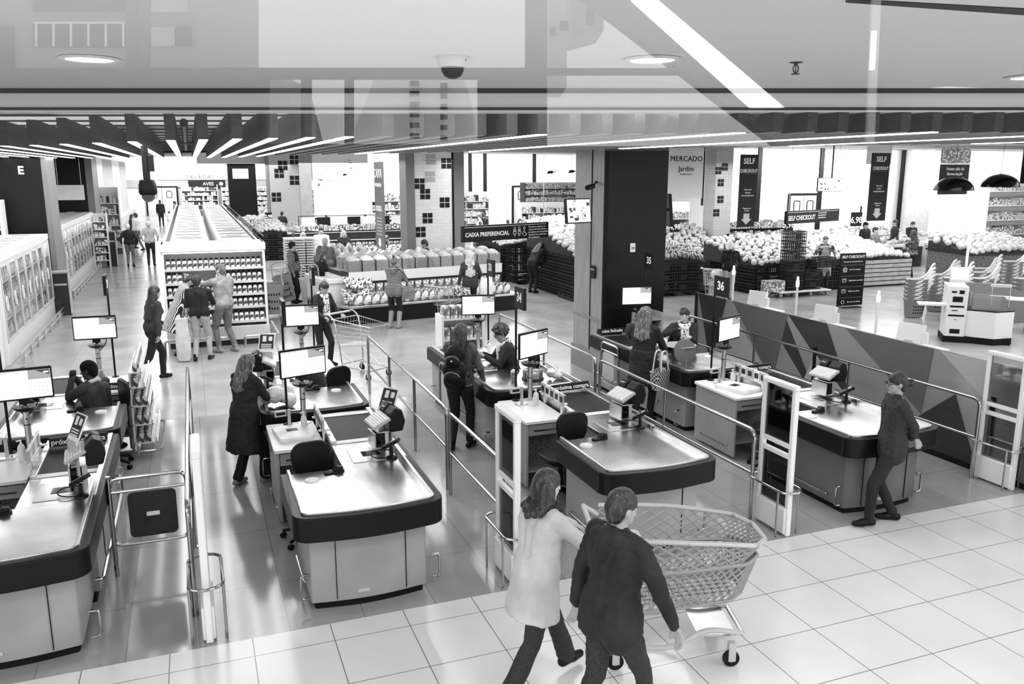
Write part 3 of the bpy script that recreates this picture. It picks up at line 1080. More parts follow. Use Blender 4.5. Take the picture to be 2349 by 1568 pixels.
def put(o, loc, rz, label, group=None):
    if o.name in USED:
        return dup(o, loc, rz, label, group)
    kids_now = kids(o)
    KID[o.name] = [(c, kids(c)) for c in kids_now]
    USED.add(o.name)
    o.location = loc
    o.rotation_euler = (0, 0, rz)
    o['label'] = label
    if group:
        o['group'] = group
    return o


for key, (x0, na, nb) in LANES.items():
    x0 = x0
    yA, yB = 6.45, 9.64
    # near unit
    front = {'a': 'cut off by the lower left picture corner', 'b': 'with the empty black chair in the lower middle left', 'c': 'behind the couple with the grey trolley', 'd': 'beside the standing person with hands behind the back'}[key]
    far = {'a': 'where a seated cashier raises clasped hands', 'b': 'piled with a full plastic bag', 'c': 'holding a cake box and cup', 'd': 'where straw hats are being handed over'}[key]
    tA = {'a': 'at the lower left corner till', 'b': 'at the empty middle-left till', 'c': 'at lane 34', 'd': 'at lane 36'}[key]
    tB = {'a': 'at the clasped-hands cashier till', 'b': 'at the till beside the long dark coat', 'c': 'at lane 33', 'd': 'at lane 35'}[key]
    put(cad if key == 'd' else ca, (x0, yA, 0), 0, 'steel-topped checkout counter with black bumper, ' + front, 'checkout counters')
    put(cb, (x0, yB, 0), 0, 'steel-topped checkout counter, far row, ' + far, 'checkout counters')
    put(da, (x0, yA, 0), 0, 'small side desk with perforated panel ' + tA, 'side desks')
    put(db_, (x0, yB, 0), 0, 'small side desk beside the cashier seat ' + tB, 'side desks')
    put(mo0, (x0 + 0.45, yA + 3.02, 0.85), {'a': 0.12, 'b': 0.3, 'c': 0.48, 'd': 0.42}[key], 'till monitor on a steel pole ' + tA, 'till monitors')
    put(mo0, (x0 + 0.83, yB + 3.02, 0.85), {'a': 0.0, 'b': 0.0, 'c': -0.1, 'd': -0.1}[key] - 0.05, 'till monitor on a steel pole ' + tB, 'till monitors')
    s = make_sign(na)
    s.location = (x0 + 0.27, yA + 3.05, 0.85)
    tag(s, 'black lane sign on a thin pole ' + tA, None, 'lane number signs')
    s = make_sign(nb)
    s.location = (x0 + 1.02, yB + 3.05, 0.85)
    tag(s, 'black lane sign on a thin pole ' + tB, None, 'lane number signs')
    put(re0, (x0 + 1.1, yA + 1.72, 0.893), 0.1, 'black cash register with raised keyboard ' + tA, 'cash registers')
    put(re0, (x0 + W - 1.1, yB + 1.72, 0.893), PI - 0.1, 'black cash register with raised keyboard ' + tB, 'cash registers')
    put(pp0, (x0 + 1.1, yA + 1.36, 0.893), -0.6, 'card terminal with looped cord ' + tA, 'card terminals')
    put(pp0, (x0 + W - 1.1, yB + 1.34, 0.893), PI + 0.6, 'card terminal with looped cord ' + tB, 'card terminals')
    put(de0, (x0 + 0.5, yA + 1.16, 0.893), 0.2, 'small black tag detacher ' + tA, 'tag detachers')
    put(de0, (x0 + W - 0.55, yB + 1.16, 0.893), 0.1, 'small black tag detacher ' + tB, 'tag detachers')
    put(bo0, (x0 + 0.42, yA + 2.75, 0.85), 0.4, 'white pump bottle on the side desk ' + tA, 'pump bottles')
    put(bo0, (x0 + W - 0.4, yB + 2.6, 0.85), 0.4, 'white pump bottle on the side desk ' + tB, 'pump bottles')
    put(pd0, (x0 + 0.27, yA + 2.85, 0.85), 0.15, 'small price display on a post ' + tA, 'price displays')
    put(cr0, (x0 + 0.58, yA + 2.2, 0.9), 0.0, 'narrow rack of gift cards ' + tA, 'gift card racks')
    if key != 'd':
        put(ch0, (x0 + 0.3, yA + 1.72, 0), {'a': -1.2, 'b': 0.12, 'c': 0.1}[key], 'empty black cashier chair ' + tA, 'cashier chairs')
    else:
        put(ch0, (x0 + 0.3, yA + 1.72, 0), -0.5, 'black cashier chair seen through the glass gate at lane 36', 'cashier chairs')
    put(ch0, (x0 + W - 0.28, yB + 1.6, 0), {'a': 1.9, 'b': 0.5, 'c': 1.5, 'd': -2.6}[key], 'black cashier chair under the cashier ' + tB, 'cashier chairs')

for (x, y, rz, t, lab) in ((-2.18 + 0.92, 9.35, 0.05, 'próxima compra', 'black divider bar reading próxima compra at the lower left till'),
                           (4.45, 9.5, 0.1, 'próxima compra', 'black divider bar reading próxima compra at lane 34'),
                           (-1.05, 11.95, -0.1, 'próxima compra', 'black divider bar on the desk beside the man with clasped hands'),
                           (7.35, 9.5, 0.1, 'próxima compra', 'black divider bar half hidden behind the card rack at lane 36'),
                           (6.75, 12.75, 0.0, 'caixa fechado', 'grey bar reading caixa fechado on the belt of lane 35')):
    b = make_bar(t)
    b.location = (x, y, 0.925 if y != 11.95 else 0.85)
    b.rotation_euler = (0, 0, rz)
    tag(b, lab)

# ad frames standing on tills
def ad_frame(loc, rz, label):
    r = thing('advert_holder', label, 'advert holder', loc, rz)
    MB().box(-0.01, 0.01, -0.09, 0.09, -0.3, 0.02).build('leg', LGREY, r)
    Mx = Matrix.Rotation(R(25), 4, 'Y')
    MB().bc((0, 0, 0.13), (0.012, 0.22, 0.28), Mx).build('frame', WHITE, r, bevel=0.004)
    q = MB()
    q.bc((-0.008, 0, 0.16), (0.003, 0.19, 0.2), Mx)
    q.m = 1
    q.bc((-0.0105, 0.03, 0.2), (0.003, 0.05, 0.08), Mx).bc((-0.0105, -0.05, 0.2), (0.003, 0.05, 0.06), Mx)
    for k in range(3):
        q.bc((-0.0105, 0, 0.12 - k * 0.025), (0.003, 0.14, 0.012), Mx)
    q.build('poster', [DARK, WHITE], r, smooth=None)
    return r


ad_frame((-1.15, 8.12, 1.3), 0.5, 'white framed advert above the lower left till')
ad_frame((1.75, 8.3, 1.22), 0.6, 'white advert sheets above the empty till in the middle left')
ad_frame((0.82, 11.5, 1.28), 1.2, 'white leaflets above the till behind the long dark coat')

# rails between the lanes
def rail(name, X, y0, y1, posts, label, down0=True, z=1.0, zm=0.52, double=None):
    r = thing(name, label, 'handrail', (X, 0, 0))
    MB().tube(rpath([(0, y0, 0.0 if down0 else z), (0, y0, z), (0, y1, z), (0, y1, 0.0)], 0.1), 0.022, 10).build('top_rail', CHROME, r)
    MB().tube([(0, y0, zm), (0, y1, zm)], 0.019, 10).build('middle_rail', CHROME, r)
    for p in posts:
        MB().cyl((0, p, 0), (0, p, z), 0.019, n=10).cyl((0, p, 0), (0, p, 0.008), 0.04).build('post', CHROME, r)
    return r


rail('lane_handrail', 2.6, 6.98, 8.8, [], 'near half of the chrome handrail ending at the couple')
rail('lane_handrail', 2.62, 8.98, 13.6, [10.5, 12.0], 'far half of the chrome handrail left of the woman with the backpack')
rail('lane_handrail', 5.44, 6.98, 10.6, [8.8], 'near half of the chrome handrail between lanes 34 and 36')
rail('lane_handrail', 5.44, 10.75, 14.9, [12.7], 'far half of the chrome handrail towards the wooden column')
rail('lane_handrail', -0.2, 6.98, 12.3, [8.4, 9.9], 'chrome handrail seen end-on beside the black swing gate')
rail('lane_handrail', 8.76, 7.03, 13.4, [9.2, 11.4], 'chrome handrail in front of the glass partition')


def antenna(x, y, label, rz=0.0):
    r = thing('security_gate', label, 'security gate', (x, y, 0), rz)
    MB().box(-0.03, 0.03, -0.26, -0.205, 0, 1.56).build('post', WHITE, r, bevel=0.012)
    MB().box(-0.03, 0.03, 0.205, 0.26, 0, 1.56).build('post', WHITE, r, bevel=0.012)
    MB().prism(rrect(-0.04, 0.04, -0.27, 0.27, 0.035), 1.55, 1.6).build('top_cap', WHITE, r, bevel=0.01)
    MB().box(-0.02, 0.02, -0.21, 0.21, 0.82, 0.87).build('crossbar', WHITE, r, bevel=0.005)
    MB().box(-0.02, 0.02, -0.21, 0.21, 0.93, 0.98).build('crossbar', WHITE, r, bevel=0.005)
    MB().box(-0.05, 0.05, -0.24, 0.24, 0.02, 0.3).build('base_box', WHITE, r, bevel=0.012)
    MB().box(-0.004, 0.004, -0.205, 0.205, 0.98, 1.55).box(-0.004, 0.004, -0.205, 0.205, 0.3, 0.82).build('glass_panel', glass_mat('gate_glass', 0.82, 0.08, 0.05), r, smooth=None)
    MB().tube([(0.13 * math.cos(a) * (1 if abs(math.cos(a)) else 0), 0.22 * (1 if math.sin(a) > 0 else -1) + 0.11 * math.sin(a), 0.5) for a in [2 * PI * k / 24 for k in range(24)]], 0.013, 8, closed=True).build('guard_rail', CHROME, r)
    for (a, b) in ((-0.13, -0.22), (0.13, -0.22), (-0.13, 0.22), (0.13, 0.22)):
        MB().cyl((a, b, 0), (a, b, 0.5), 0.011, n=8).build('guard_post', CHROME, r)
    return r


antenna(-0.1, 6.75, 'white security gate beside the lower left counter')
antenna(2.53, 6.72, 'white security gate behind the woman in the pale coat')
antenna(5.53, 6.72, 'white security gate between lanes 34 and 36')
antenna(8.85, 6.8, 'white security gate at the right picture edge')

# black swing gate and pale swing gates closing the lanes
def swing_gate(x, y, w_, label, m, rz=0.0):
    r = thing('swing_gate', label, 'swing gate', (x, y, 0), rz)
    MB().tube(rpath([(0, 0, 0.3), (w_, 0, 0.3), (w_, 0, 0.95), (0, 0, 0.95)], 0.09, closed=True), 0.018, 8, closed=True).tube([(0, 0, 0.82), (w_, 0, 0.82)], 0.014, 8).build('frame', CHROME, r)
    p = MB().prism(rrect(w_ * 0.22, w_ * 0.85, 0.36, 0.8, 0.05), -0.012, 0.012, Matrix(((1, 0, 0, 0), (0, 0, 1, 0), (0, 1, 0, 0), (0, 0, 0, 1)))).build('panel', m, r, bevel=0.004)
    MB().box(w_ * 0.45, w_ * 0.62, -0.016, -0.012, 0.56, 0.6).build('sticker', WHITE, p, smooth=None)
    MB().cyl((0, 0, 0.0), (0, 0, 0.98), 0.022, n=10).build('hinge_post', CHROME, r)
    return r


swing_gate(-0.88, 8.0, 0.66, 'black-panelled swing gate closing the lane at the lower left', DARK)
swing_gate(3.28, 10.95, 0.6, 'pale-panelled swing gate behind the woman with the backpack', LGREY, PI / 2)
swing_gate(6.2, 11.45, 0.6, 'pale-panelled swing gate left of the customer at lane 35', LGREY, PI / 2)

# glass partition with triangle print
r = thing('glass_partition', 'long glass partition printed with grey triangles right of lane 36', 'partition', (9.02, 0, 0))
gp = MB()
Mp = Matrix(((0, 0, 1, 0), (1, 0, 0, 0), (0, 1, 0, 0), (0, 0, 0, 1)))
gp.box(-0.006, 0.006, 5.4, 13.55, 0.06, 1.42)
gp.build('glass_sheet', glass_mat('film_glass', 0.85, 0.06, 0.08, film=0.45, film_v=0.5), r, smooth=None)
k = 0
tv = [(13.5, 1.41, 12.6, 1.41, 13.0, 0.07), (12.9, 0.07, 11.0, 0.07, 12.2, 1.05), (12.4, 1.41, 10.9, 1.41, 11.2, 0.2), (10.9, 1.41, 10.0, 1.41, 9.2, 0.07), (10.6, 0.07, 9.0, 0.07, 10.2, 0.9),
      (9.6, 1.41, 8.0, 1.41, 8.1, 0.5), (8.6, 0.07, 7.2, 0.07, 7.6, 0.9), (7.9, 1.41, 6.3, 1.41, 6.2, 0.3), (7.0, 0.07, 5.5, 0.07, 5.6, 1.3), (11.6, 1.41, 11.0, 1.41, 10.0, 0.07)]
for a in tv:
    q = MB().prism([(a[0], a[1]), (a[2], a[3]), (a[4], a[5])], -0.012 - 0.001 * (k % 3), -0.008, Mp)
    q.build('printed_triangle', glass_mat('film_dark_%d' % (k % 3), 0.8, 0.05, 0.1, film=(0.7, 0.5, 0.8)[k % 3], film_v=(0.07, 0.75, 0.16)[k % 3]), r, smooth=None)
    k += 1
MB().box(-0.03, 0.03, 5.4, 13.6, 0.0, 0.07).build('floor_track', BLACK, r, smooth=None)
for y in (13.56, 10.2, 7.05):
    MB().box(-0.03, 0.03, y - 0.03, y + 0.03, 0, 1.42 if y > 13 else 1.0).build('post', BLACK, r, smooth=None)

# self checkout tables behind the partition
for i, (y, lab) in enumerate([(13.5, 'farthest'), (11.6, 'middle'), (9.7, 'nearest')]):
    r = thing('self_checkout_table', 'white self-checkout table behind the glass partition, %s of three' % lab, 'table', (10.3, y, 0), group='self-checkout tables')
    MB().prism(rrect(-0.35, 0.3, -0.6, 0.45, 0.04), 1.02, 1.06).build('table_top', WHITE, r, bevel=0.006)
    MB().box(-0.05, 0.05, -0.1, 0.1, 0, 1.02).build('pedestal', BLACK, r, smooth=None)
    MB().box(-0.25, 0.25, -0.3, 0.3, 0, 0.03).build('foot', BLACK, r)
    s = thing('self_checkout_screen', 'white screen seen from behind on the %s self-checkout table' % lab, 'screen', (10.28, y - 0.1, 1.06), 0.25, group='self-checkout screens')
    MB().bc((0, 0, 0.19), (0.07, 0.42, 0.3), Matrix.Rotation(R(12), 4, 'Y')).build('casing', WHITE, s, bevel=0.015)
    MB().box(-0.04, 0.04, -0.06, 0.06, 0, 0.08).build('foot', LGREY, s)
    MB().bc((0.0, -0.25, 0.15), (0.07, 0.09, 0.17)).build('card_reader', WHITE, s, bevel=0.008)
    MB().bc((0.05, 0, 0.19), (0.01, 0.38, 0.26), Matrix.Rotation(R(12), 4, 'Y')).build('display', SCRG, s, smooth=None)
    p = thing('signal_light', 'white signal lamp pole on the %s self-checkout table' % lab, 'signal light', (10.05, y + 0.36, 1.06), group='signal lights')
    MB().cyl((0, 0, 0), (0, 0, 0.62), 0.02, n=12).build('pole', WHITE, p)
    MB().lathe([(0.001, 0.62), (0.03, 0.62), (0.033, 0.7), (0.022, 0.74), (0.018, 0.8), (0.001, 0.8)], 14).build('lamp', mat('signal_lamp', 0.95, 0.4, emit=0.5), p)

# ================================================================ SHOP FITTINGS AND GOODS
LITM = mat('fridge_light', 1, 0.5, emit=3.0)
FROST = mat('fridge_interior', 0.8, 0.5)
GLASS = glass_mat('fridge_glass', 0.95, 0.04, 0.02, fres=0.3)
MATS['fridge_light_b'] = mat('fridge_light_b', 1, 0.5, emit=9)
PACKA = ramp_mat('pack_print_a', 'ShaderNodeTexNoise', 9, [(0.0, 0.85), (0.5, 0.85), (0.55, 0.04), (0.62, 0.4), (1, 0.9)], rough=0.35, const=True)
PACKB = ramp_mat('pack_print_b', 'ShaderNodeTexNoise', 16, [(0.0, 0.05), (0.42, 0.12), (0.5, 0.8), (1, 0.85)], rough=0.35, const=True)
PACKC = ramp_mat('pack_print_c', 'ShaderNodeTexVoronoi', 14, [(0.0, 0.9), (0.35, 0.85), (0.5, 0.3), (1, 0.1)], rough=0.3)
FRUITL = ramp_mat('fruit_light', 'ShaderNodeTexNoise', 5, [(0.3, 0.35), (0.6, 0.6), (1, 0.3)], rough=0.35)
FRUITM = ramp_mat('fruit_mid', 'ShaderNodeTexNoise', 5, [(0.3, 0.28), (0.6, 0.5), (1, 0.2)], rough=0.3)
FRUITD = ramp_mat('fruit_dark', 'ShaderNodeTexWave', 4, [(0.0, 0.06), (0.5, 0.2), (1, 0.5)], rough=0.3, extra={'Distortion': 4})
LEAF = ramp_mat('leafy', 'ShaderNodeTexVoronoi', 22, [(0.0, 0.05), (0.4, 0.35), (1, 0.8)], rough=0.6, bump=0.8)
HEAPM = mat('heap_shade', 0.05, 0.8, nz=(20, 0.6))  # dark core colour stands in for the shade between the fruits
CRATEM = mat('crate_plastic', 0.03, 0.45)
CRATEG = mat('crate_plastic_grey', 0.09, 0.45)
WOODT = ramp_mat('wood_slats', 'ShaderNodeTexNoise', 4, [(0.3, 0.25), (0.6, 0.45), (1, 0.3)], rough=0.6, stretch=(1, 8, 8))
BASKM = mat('basket_grey', 0.2, 0.45)
Mp = Matrix(((0, 0, 1, 0), (1, 0, 0, 0), (0, 1, 0, 0), (0, 0, 0, 1)))
Mz = Matrix(((1, 0, 0, 0), (0, 0, 1, 0), (0, 1, 0, 0), (0, 0, 0, 1)))


def single(name, mb, m, label, cat, group=None, loc=None, kind=None, **k):
    return tag(mb.build(name, m, loc=loc, **k), label, cat, group, kind)


def copies(o, places, label=None):
    """places: (loc, rz[, scale]); the first place moves the thing itself"""
    out = []
    for i, p in enumerate(places):
        c = o if i == 0 else dup(o)
        c.location = p[0]
        c.rotation_euler = p[1] if isinstance(p[1], tuple) else (0, 0, p[1])
        if len(p) > 2:
            c.scale = (p[2],) * 3
        out.append(c)
    return out


# ---- goods (one of each, copied later)
def g_jar(label, group, kind='jar', cap=True):
    h = 0.21
    b = MB().lathe([(0.001, 0), (0.042, 0), (0.044, 0.05), (0.044, 0.13), (0.03, 0.165), (0.03, 0.175), (0.001, 0.175)], 12)
    b.m = 1
    b.lathe([(0.0455, 0.045), (0.046, 0.05), (0.046, 0.115), (0.0455, 0.12)], 12)
    b.m = 2
    b.lathe([(0.001, 0.175), (0.034, 0.175), (0.034, 0.205), (0.001, 0.205)], 12)
    return single(kind, b, [WHITE, PACKB, BLACK], label, 'jar', group)


def g_bottle(label, group):
    b = MB().lathe([(0.001, 0), (0.038, 0), (0.04, 0.1), (0.036, 0.17), (0.014, 0.22), (0.014, 0.27), (0.001, 0.27)], 12)
    b.m = 1
    b.lathe([(0.041, 0.04), (0.042, 0.12)], 12)
    return single('bottle', b, [OFFW, DARK], label, 'bottle', group)


def g_pack(label, group, w_=0.2, h=0.28, d=0.09, m=PACKA, name='food_bag'):
    rings = []
    for t, sx, sy in ((0, 0.85, 0.8), (0.06, 1, 1), (0.5, 1.02, 1.0), (0.85, 0.98, 0.7), (0.97, 0.95, 0.15), (1, 0.95, 0.1)):
        rings.append([(x * sx, y * sy, t * h) for x, y in rrect(-w_ / 2, w_ / 2, -d / 2, d / 2, d * 0.45, 3)])
    return single(name, MB().loft(rings), m, label, 'food bag', group)


def g_box(label, group, s=(0.12, 0.08, 0.2), m=PACKA, name='carton'):
    return single(name, MB().bc((0, 0, s[2] / 2), s), m, label, 'carton', group, smooth=None)


def g_round(name, label, cat, group, r, m, sq=(1, 1, 0.92), nu=12):
    b = MB().ell((0, 0, 0), (r * sq[0], r * sq[1], r * sq[2]), nu=nu, nv=7)
    b.cyl((0, 0, r * sq[2] * 0.95), (0, 0, r * sq[2] + r * 0.12), r * 0.08, n=5)
    return single(name, b, m, label, cat, group)


def heap(o, x0, x1, y0, y1, zf, step, jit=0.25, rotr=PI, T=None, zlay=0):
    """individual fruits over a mound z = zf(u, v), u and v from 0 to 1"""
    pl = []
    ny = max(1, int((y1 - y0) / step))
    nx = max(1, int((x1 - x0) / step))
    for j in range(ny + 1):
        for i in range(nx + 1):
            u, v = (i + 0.5 * (j % 2)) / (nx + 0.5), j / max(1, ny)
            p = Vector((x0 + (x1 - x0) * u + random.uniform(-jit, jit) * step, y0 + (y1 - y0) * v + random.uniform(-jit, jit) * step, zf(u, v) + random.uniform(-0.1, 0.15) * step))
            if T is not None:
                p = T @ p
            pl.append((p, (random.uniform(-0.4, 0.4), random.uniform(-0.4, 0.4), random.uniform(-rotr, rotr)), random.uniform(0.88, 1.12)))
    return copies(o, pl)


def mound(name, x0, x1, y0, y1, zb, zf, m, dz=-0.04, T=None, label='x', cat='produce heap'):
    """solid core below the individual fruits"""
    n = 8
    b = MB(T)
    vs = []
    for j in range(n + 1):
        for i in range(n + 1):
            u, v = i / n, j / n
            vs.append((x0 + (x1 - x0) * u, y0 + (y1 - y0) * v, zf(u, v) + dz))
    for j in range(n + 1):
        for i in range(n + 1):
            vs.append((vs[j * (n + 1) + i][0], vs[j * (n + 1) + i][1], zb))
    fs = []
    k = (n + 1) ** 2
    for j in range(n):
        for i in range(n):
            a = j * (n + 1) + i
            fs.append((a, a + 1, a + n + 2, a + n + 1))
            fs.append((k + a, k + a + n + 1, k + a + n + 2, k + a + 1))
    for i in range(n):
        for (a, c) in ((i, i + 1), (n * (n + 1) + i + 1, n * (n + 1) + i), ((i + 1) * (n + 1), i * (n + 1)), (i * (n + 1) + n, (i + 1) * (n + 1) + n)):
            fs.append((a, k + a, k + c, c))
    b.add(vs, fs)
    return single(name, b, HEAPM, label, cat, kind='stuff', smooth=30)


# ---- plastic crate with lattice sides
def make_crate(m, label, group):
    L, Wd, Hh = 0.6, 0.4, 0.3
    b = MB()
    for z in (0.0, 0.1, 0.2, 0.275):
        t = 0.025
        for (x0, x1, y0, y1) in ((-L / 2, L / 2, -Wd / 2, -Wd / 2 + 0.015), (-L / 2, L / 2, Wd / 2 - 0.015, Wd / 2), (-L / 2, -L / 2 + 0.015, -Wd / 2, Wd / 2), (L / 2 - 0.015, L / 2, -Wd / 2, Wd / 2)):
            b.box(x0, x1, y0, y1, z, z + t)
    for i in range(9):
        x = -L / 2 + 0.01 + i * (L - 0.02) / 8
        for y in (-Wd / 2 + 0.002, Wd / 2 - 0.012):
            b.box(x - 0.01, x + 0.01, y, y + 0.01, 0, 0.29)
    for i in range(6):
        y = -Wd / 2 + 0.01 + i * (Wd - 0.02) / 5
        for x in (-L / 2 + 0.002, L / 2 - 0.012):
            b.box(x, x + 0.01, y - 0.01, y + 0.01, 0, 0.29)
    b.box(-0.11, 0.11, -Wd / 2 - 0.003, -Wd / 2 + 0.01, 0.07, 0.21)
    b.box(-L / 2, L / 2, -Wd / 2, Wd / 2, 0, 0.015)
    return single('plastic_crate', b, m, label, 'crate', group, smooth=None)


CRATE = make_crate(CRATEM, 'black plastic crate under the papaya heap beside the wooden column', 'crates under the papaya heap')
first = [True]


def crates(places, label, group, grey=False, rz=0.0):
    for i, p in enumerate(places):
        if first[0]:
            c = CRATE
            first[0] = False
        else:
            c = CRATE.copy()
            COL.objects.link(c)
        c.location = p
        c.rotation_euler = (0, 0, rz)
        c['label'] = label
        c['group'] = group


def crate_wall(x0, nx, y0, ny, nz_, label, group, z0=0.0, rz=0.0, dx=0.61, dy=0.41, step=0.0):
    T = Matrix.Translation((x0, y0, z0)) @ Matrix.Rotation(rz, 4, 'Z')
    pl = []
    for k in range(nz_):
        for i in range(nx):
            pl.append(T @ Vector((i * dx + 0.3, 0.2 + step * k, k * 0.295)))
        for j in range(1, ny):
            for i in ((0, nx - 1) if k < nz_ - 1 else (0, nx - 1)):
                pl.append(T @ Vector((i * dx + 0.3, 0.2 + j * dy + step * k, k * 0.295)))
    crates(pl, label, group, rz=rz)


def pallet(x, y, sx, sy, label, rz=0):
    r = thing('pallet', label, 'pallet', (x, y, 0), rz)
    for k in range(4):
        MB().box(0, sx, sy * k / 3 - (0.1 if k == 3 else 0), sy * k / 3 + (0 if k == 3 else 0.1), 0.1, 0.13).build('board', CRATEM, r, smooth=None)
    for k in range(4):
        MB().box(sx * k / 3 - (0.14 if k == 3 else 0), sx * k / 3 + (0 if k == 3 else 0.14), 0, sy, 0, 0.1).build('block', CRATEM, r, smooth=None)
    return r


# P1 papayas by the column
pallet(10.15, 21.45, 1.85, 1.2, 'black pallet under the papaya crates beside the wooden column')
crate_wall(10.15, 3, 21.45, 9, 4, 'black plastic crate under the papaya heap beside the wooden column', 'crates under the papaya heap', z0=0.13)
fz = lambda u, v: 1.36 + 0.75 * v ** 0.8 + 0.12 * math.sin(PI * u)
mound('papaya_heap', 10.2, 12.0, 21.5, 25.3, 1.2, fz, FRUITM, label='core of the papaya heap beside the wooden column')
pa = g_round('papaya', 'pale oval papaya in the heap beside the wooden column', 'papaya', 'papayas beside the wooden column', 0.085, FRUITL, (1.5, 0.9, 0.85))
heap(pa, 10.22, 11.98, 21.55, 25.3, fz, 0.185, rotr=0.5)
# P2 crates behind the preferential lane sign
pallet(9.4, 25.6, 2.4, 1.2, 'black pallet under the root vegetable crates behind the lane 33 sign')
crate_wall(9.4, 4, 25.6, 7, 4, 'black plastic crate under the root vegetables behind the lane 33 sign', 'crates under the root vegetables', z0=0.13)
fz = lambda u, v: 1.34 + 0.3 * v + 0.1 * math.sin(PI * u)
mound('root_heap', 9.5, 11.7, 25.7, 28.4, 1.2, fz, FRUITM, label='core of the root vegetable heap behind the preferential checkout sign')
ro = g_round('cassava_root', 'long root vegetable in the heap below the preferential checkout sign', 'root vegetable', 'root vegetables below the preferential sign', 0.05, FRUITM, (3.2, 1, 1))
heap(ro, 9.5, 11.6, 25.7, 28.3, fz, 0.17, rotr=0.8)
# P3 pumpkins right of the dark column
pallet(12.85, 21.5, 1.85, 1.2, 'black pallet under the melon crates right of the dark column')
crate_wall(12.85, 3, 21.45, 3, 3, 'black plastic crate under the melons right of the dark column', 'crates under the melons', z0=0.13)
fz = lambda u, v: 1.12 + 0.22 * v + 0.1 * math.sin(PI * u)
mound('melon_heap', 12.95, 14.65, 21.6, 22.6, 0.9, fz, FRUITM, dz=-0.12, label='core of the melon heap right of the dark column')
me_ = g_round('melon', 'striped round melon in the crates right of the dark column', 'melon', 'melons right of the dark column', 0.125, FRUITD, (1, 1, 0.95), 16)
heap(me_, 13.0, 14.55, 21.65, 22.6, fz, 0.25, jit=0.12)
# P4 mangoes behind
crate_wall(14.2, 6, 24.6, 4, 3, 'black plastic crate under the mangoes behind the melons', 'crates under the mangoes')
fz = lambda u, v: 0.98 + 0.75 * v
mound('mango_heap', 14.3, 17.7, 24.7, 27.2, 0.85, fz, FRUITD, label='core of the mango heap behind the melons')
mg = g_round('mango', 'mottled mango in the heap between the dark column and tiled pillar', 'mango', 'mangoes before the tiled pillar', 0.095, FRUITM, (1.2, 0.9, 0.85))
heap(mg, 14.3, 17.7, 24.7, 27.2, fz, 0.215, rotr=0.6)
# P5 onions at the man in the leather jacket
crate_wall(15.9, 7, 20.9, 4, 3, 'black plastic crate under the onions beside the man in leather jacket', 'crates under the onions', rz=0.0)
fz = lambda u, v: 0.95 + 0.5 * v + 0.1 * math.sin(PI * u)
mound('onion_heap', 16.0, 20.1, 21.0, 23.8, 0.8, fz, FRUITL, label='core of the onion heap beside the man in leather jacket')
on = g_round('onion', 'small pale onion in the heap beside the man in leather jacket', 'onion', 'onions beside the man in leather jacket', 0.088, FRUITL)
heap(on, 16.0, 20.1, 21.0, 23.8, fz, 0.205, jit=0.35)
# P6 crate stack on a dolly
dl = thing('crate_dolly', 'low wheeled dolly carrying the tall stack of grey crates', 'dolly', (16.2, 20.0, 0))
MB().box(0, 1.9, 0, 0.75, 0.14, 0.18).build('deck', WHITE, dl, bevel=0.008)
for (a, b_) in ((0.1, 0.1), (1.8, 0.1), (0.1, 0.65), (1.8, 0.65), (0.6, 0.1), (1.2, 0.1)):
    MB().cyl((a - 0.02, b_, 0.06), (a + 0.02, b_, 0.06), 0.06, n=14).box(a - 0.03, a + 0.03, b_ - 0.02, b_ + 0.02, 0.06, 0.14).build('wheel', LGREY, dl)
for k in range(6):
    crates([(16.85, 20.35, 0.18 + k * 0.295)], 'grey lattice crate in the tall stack on the dolly, %s' % ['lowest', 'second from the bottom', 'third from the bottom', 'third from the top', 'second from the top', 'topmost'][k], 'tall crate stack on the dolly')
for k in range(2):
    crates([(17.55, 20.4, 0.18 + k * 0.295)], 'grey lattice crate in the short stack right of the tall one, %s' % ['lower', 'upper'][k], 'short crate stack on the dolly')
b_ = single('carton_tray', MB().prism(rrect(-0.3, 0.3, -0.2, 0.2, 0.03), 0, 0.32), PACKC, 'clear tray of goods at the left end of the dolly', 'tray', loc=(16.5 - 0.35, 20.3, 0.18))
# P7 slatted wooden table with garlic
wt = thing('slatted_table', 'slatted wooden produce table behind the self-checkout notice', 'table', (19.9, 21.0, 0))
for k in range(6):
    MB().box(0, 2.35, -0.03, 0, 0.06 + k * 0.14, 0.17 + k * 0.14).box(2.32, 2.35, 0, 2.6, 0.06 + k * 0.14, 0.17 + k * 0.14).build('slat', WOODT, wt, smooth=None)
MB().box(0.02, 2.31, 0.0, 2.6, 0.03, 0.86).build('core', CRATEM, wt, smooth=None)
fz = lambda u, v: 0.95 + 0.42 * v + 0.1 * math.sin(PI * u)
mound('garlic_heap', 19.95, 22.2, 21.05, 23.5, 0.86, fz, FRUITL, label='core of the garlic heap on the slatted wooden table')
ga = g_round('garlic_bulb', 'white garlic bulb in the heap on the slatted wooden table', 'garlic', 'garlic on the slatted wooden table', 0.085, mat('garlic_white', 0.6, 0.5))
heap(ga, 19.95, 22.2, 21.05, 23.5, fz, 0.16, jit=0.35)
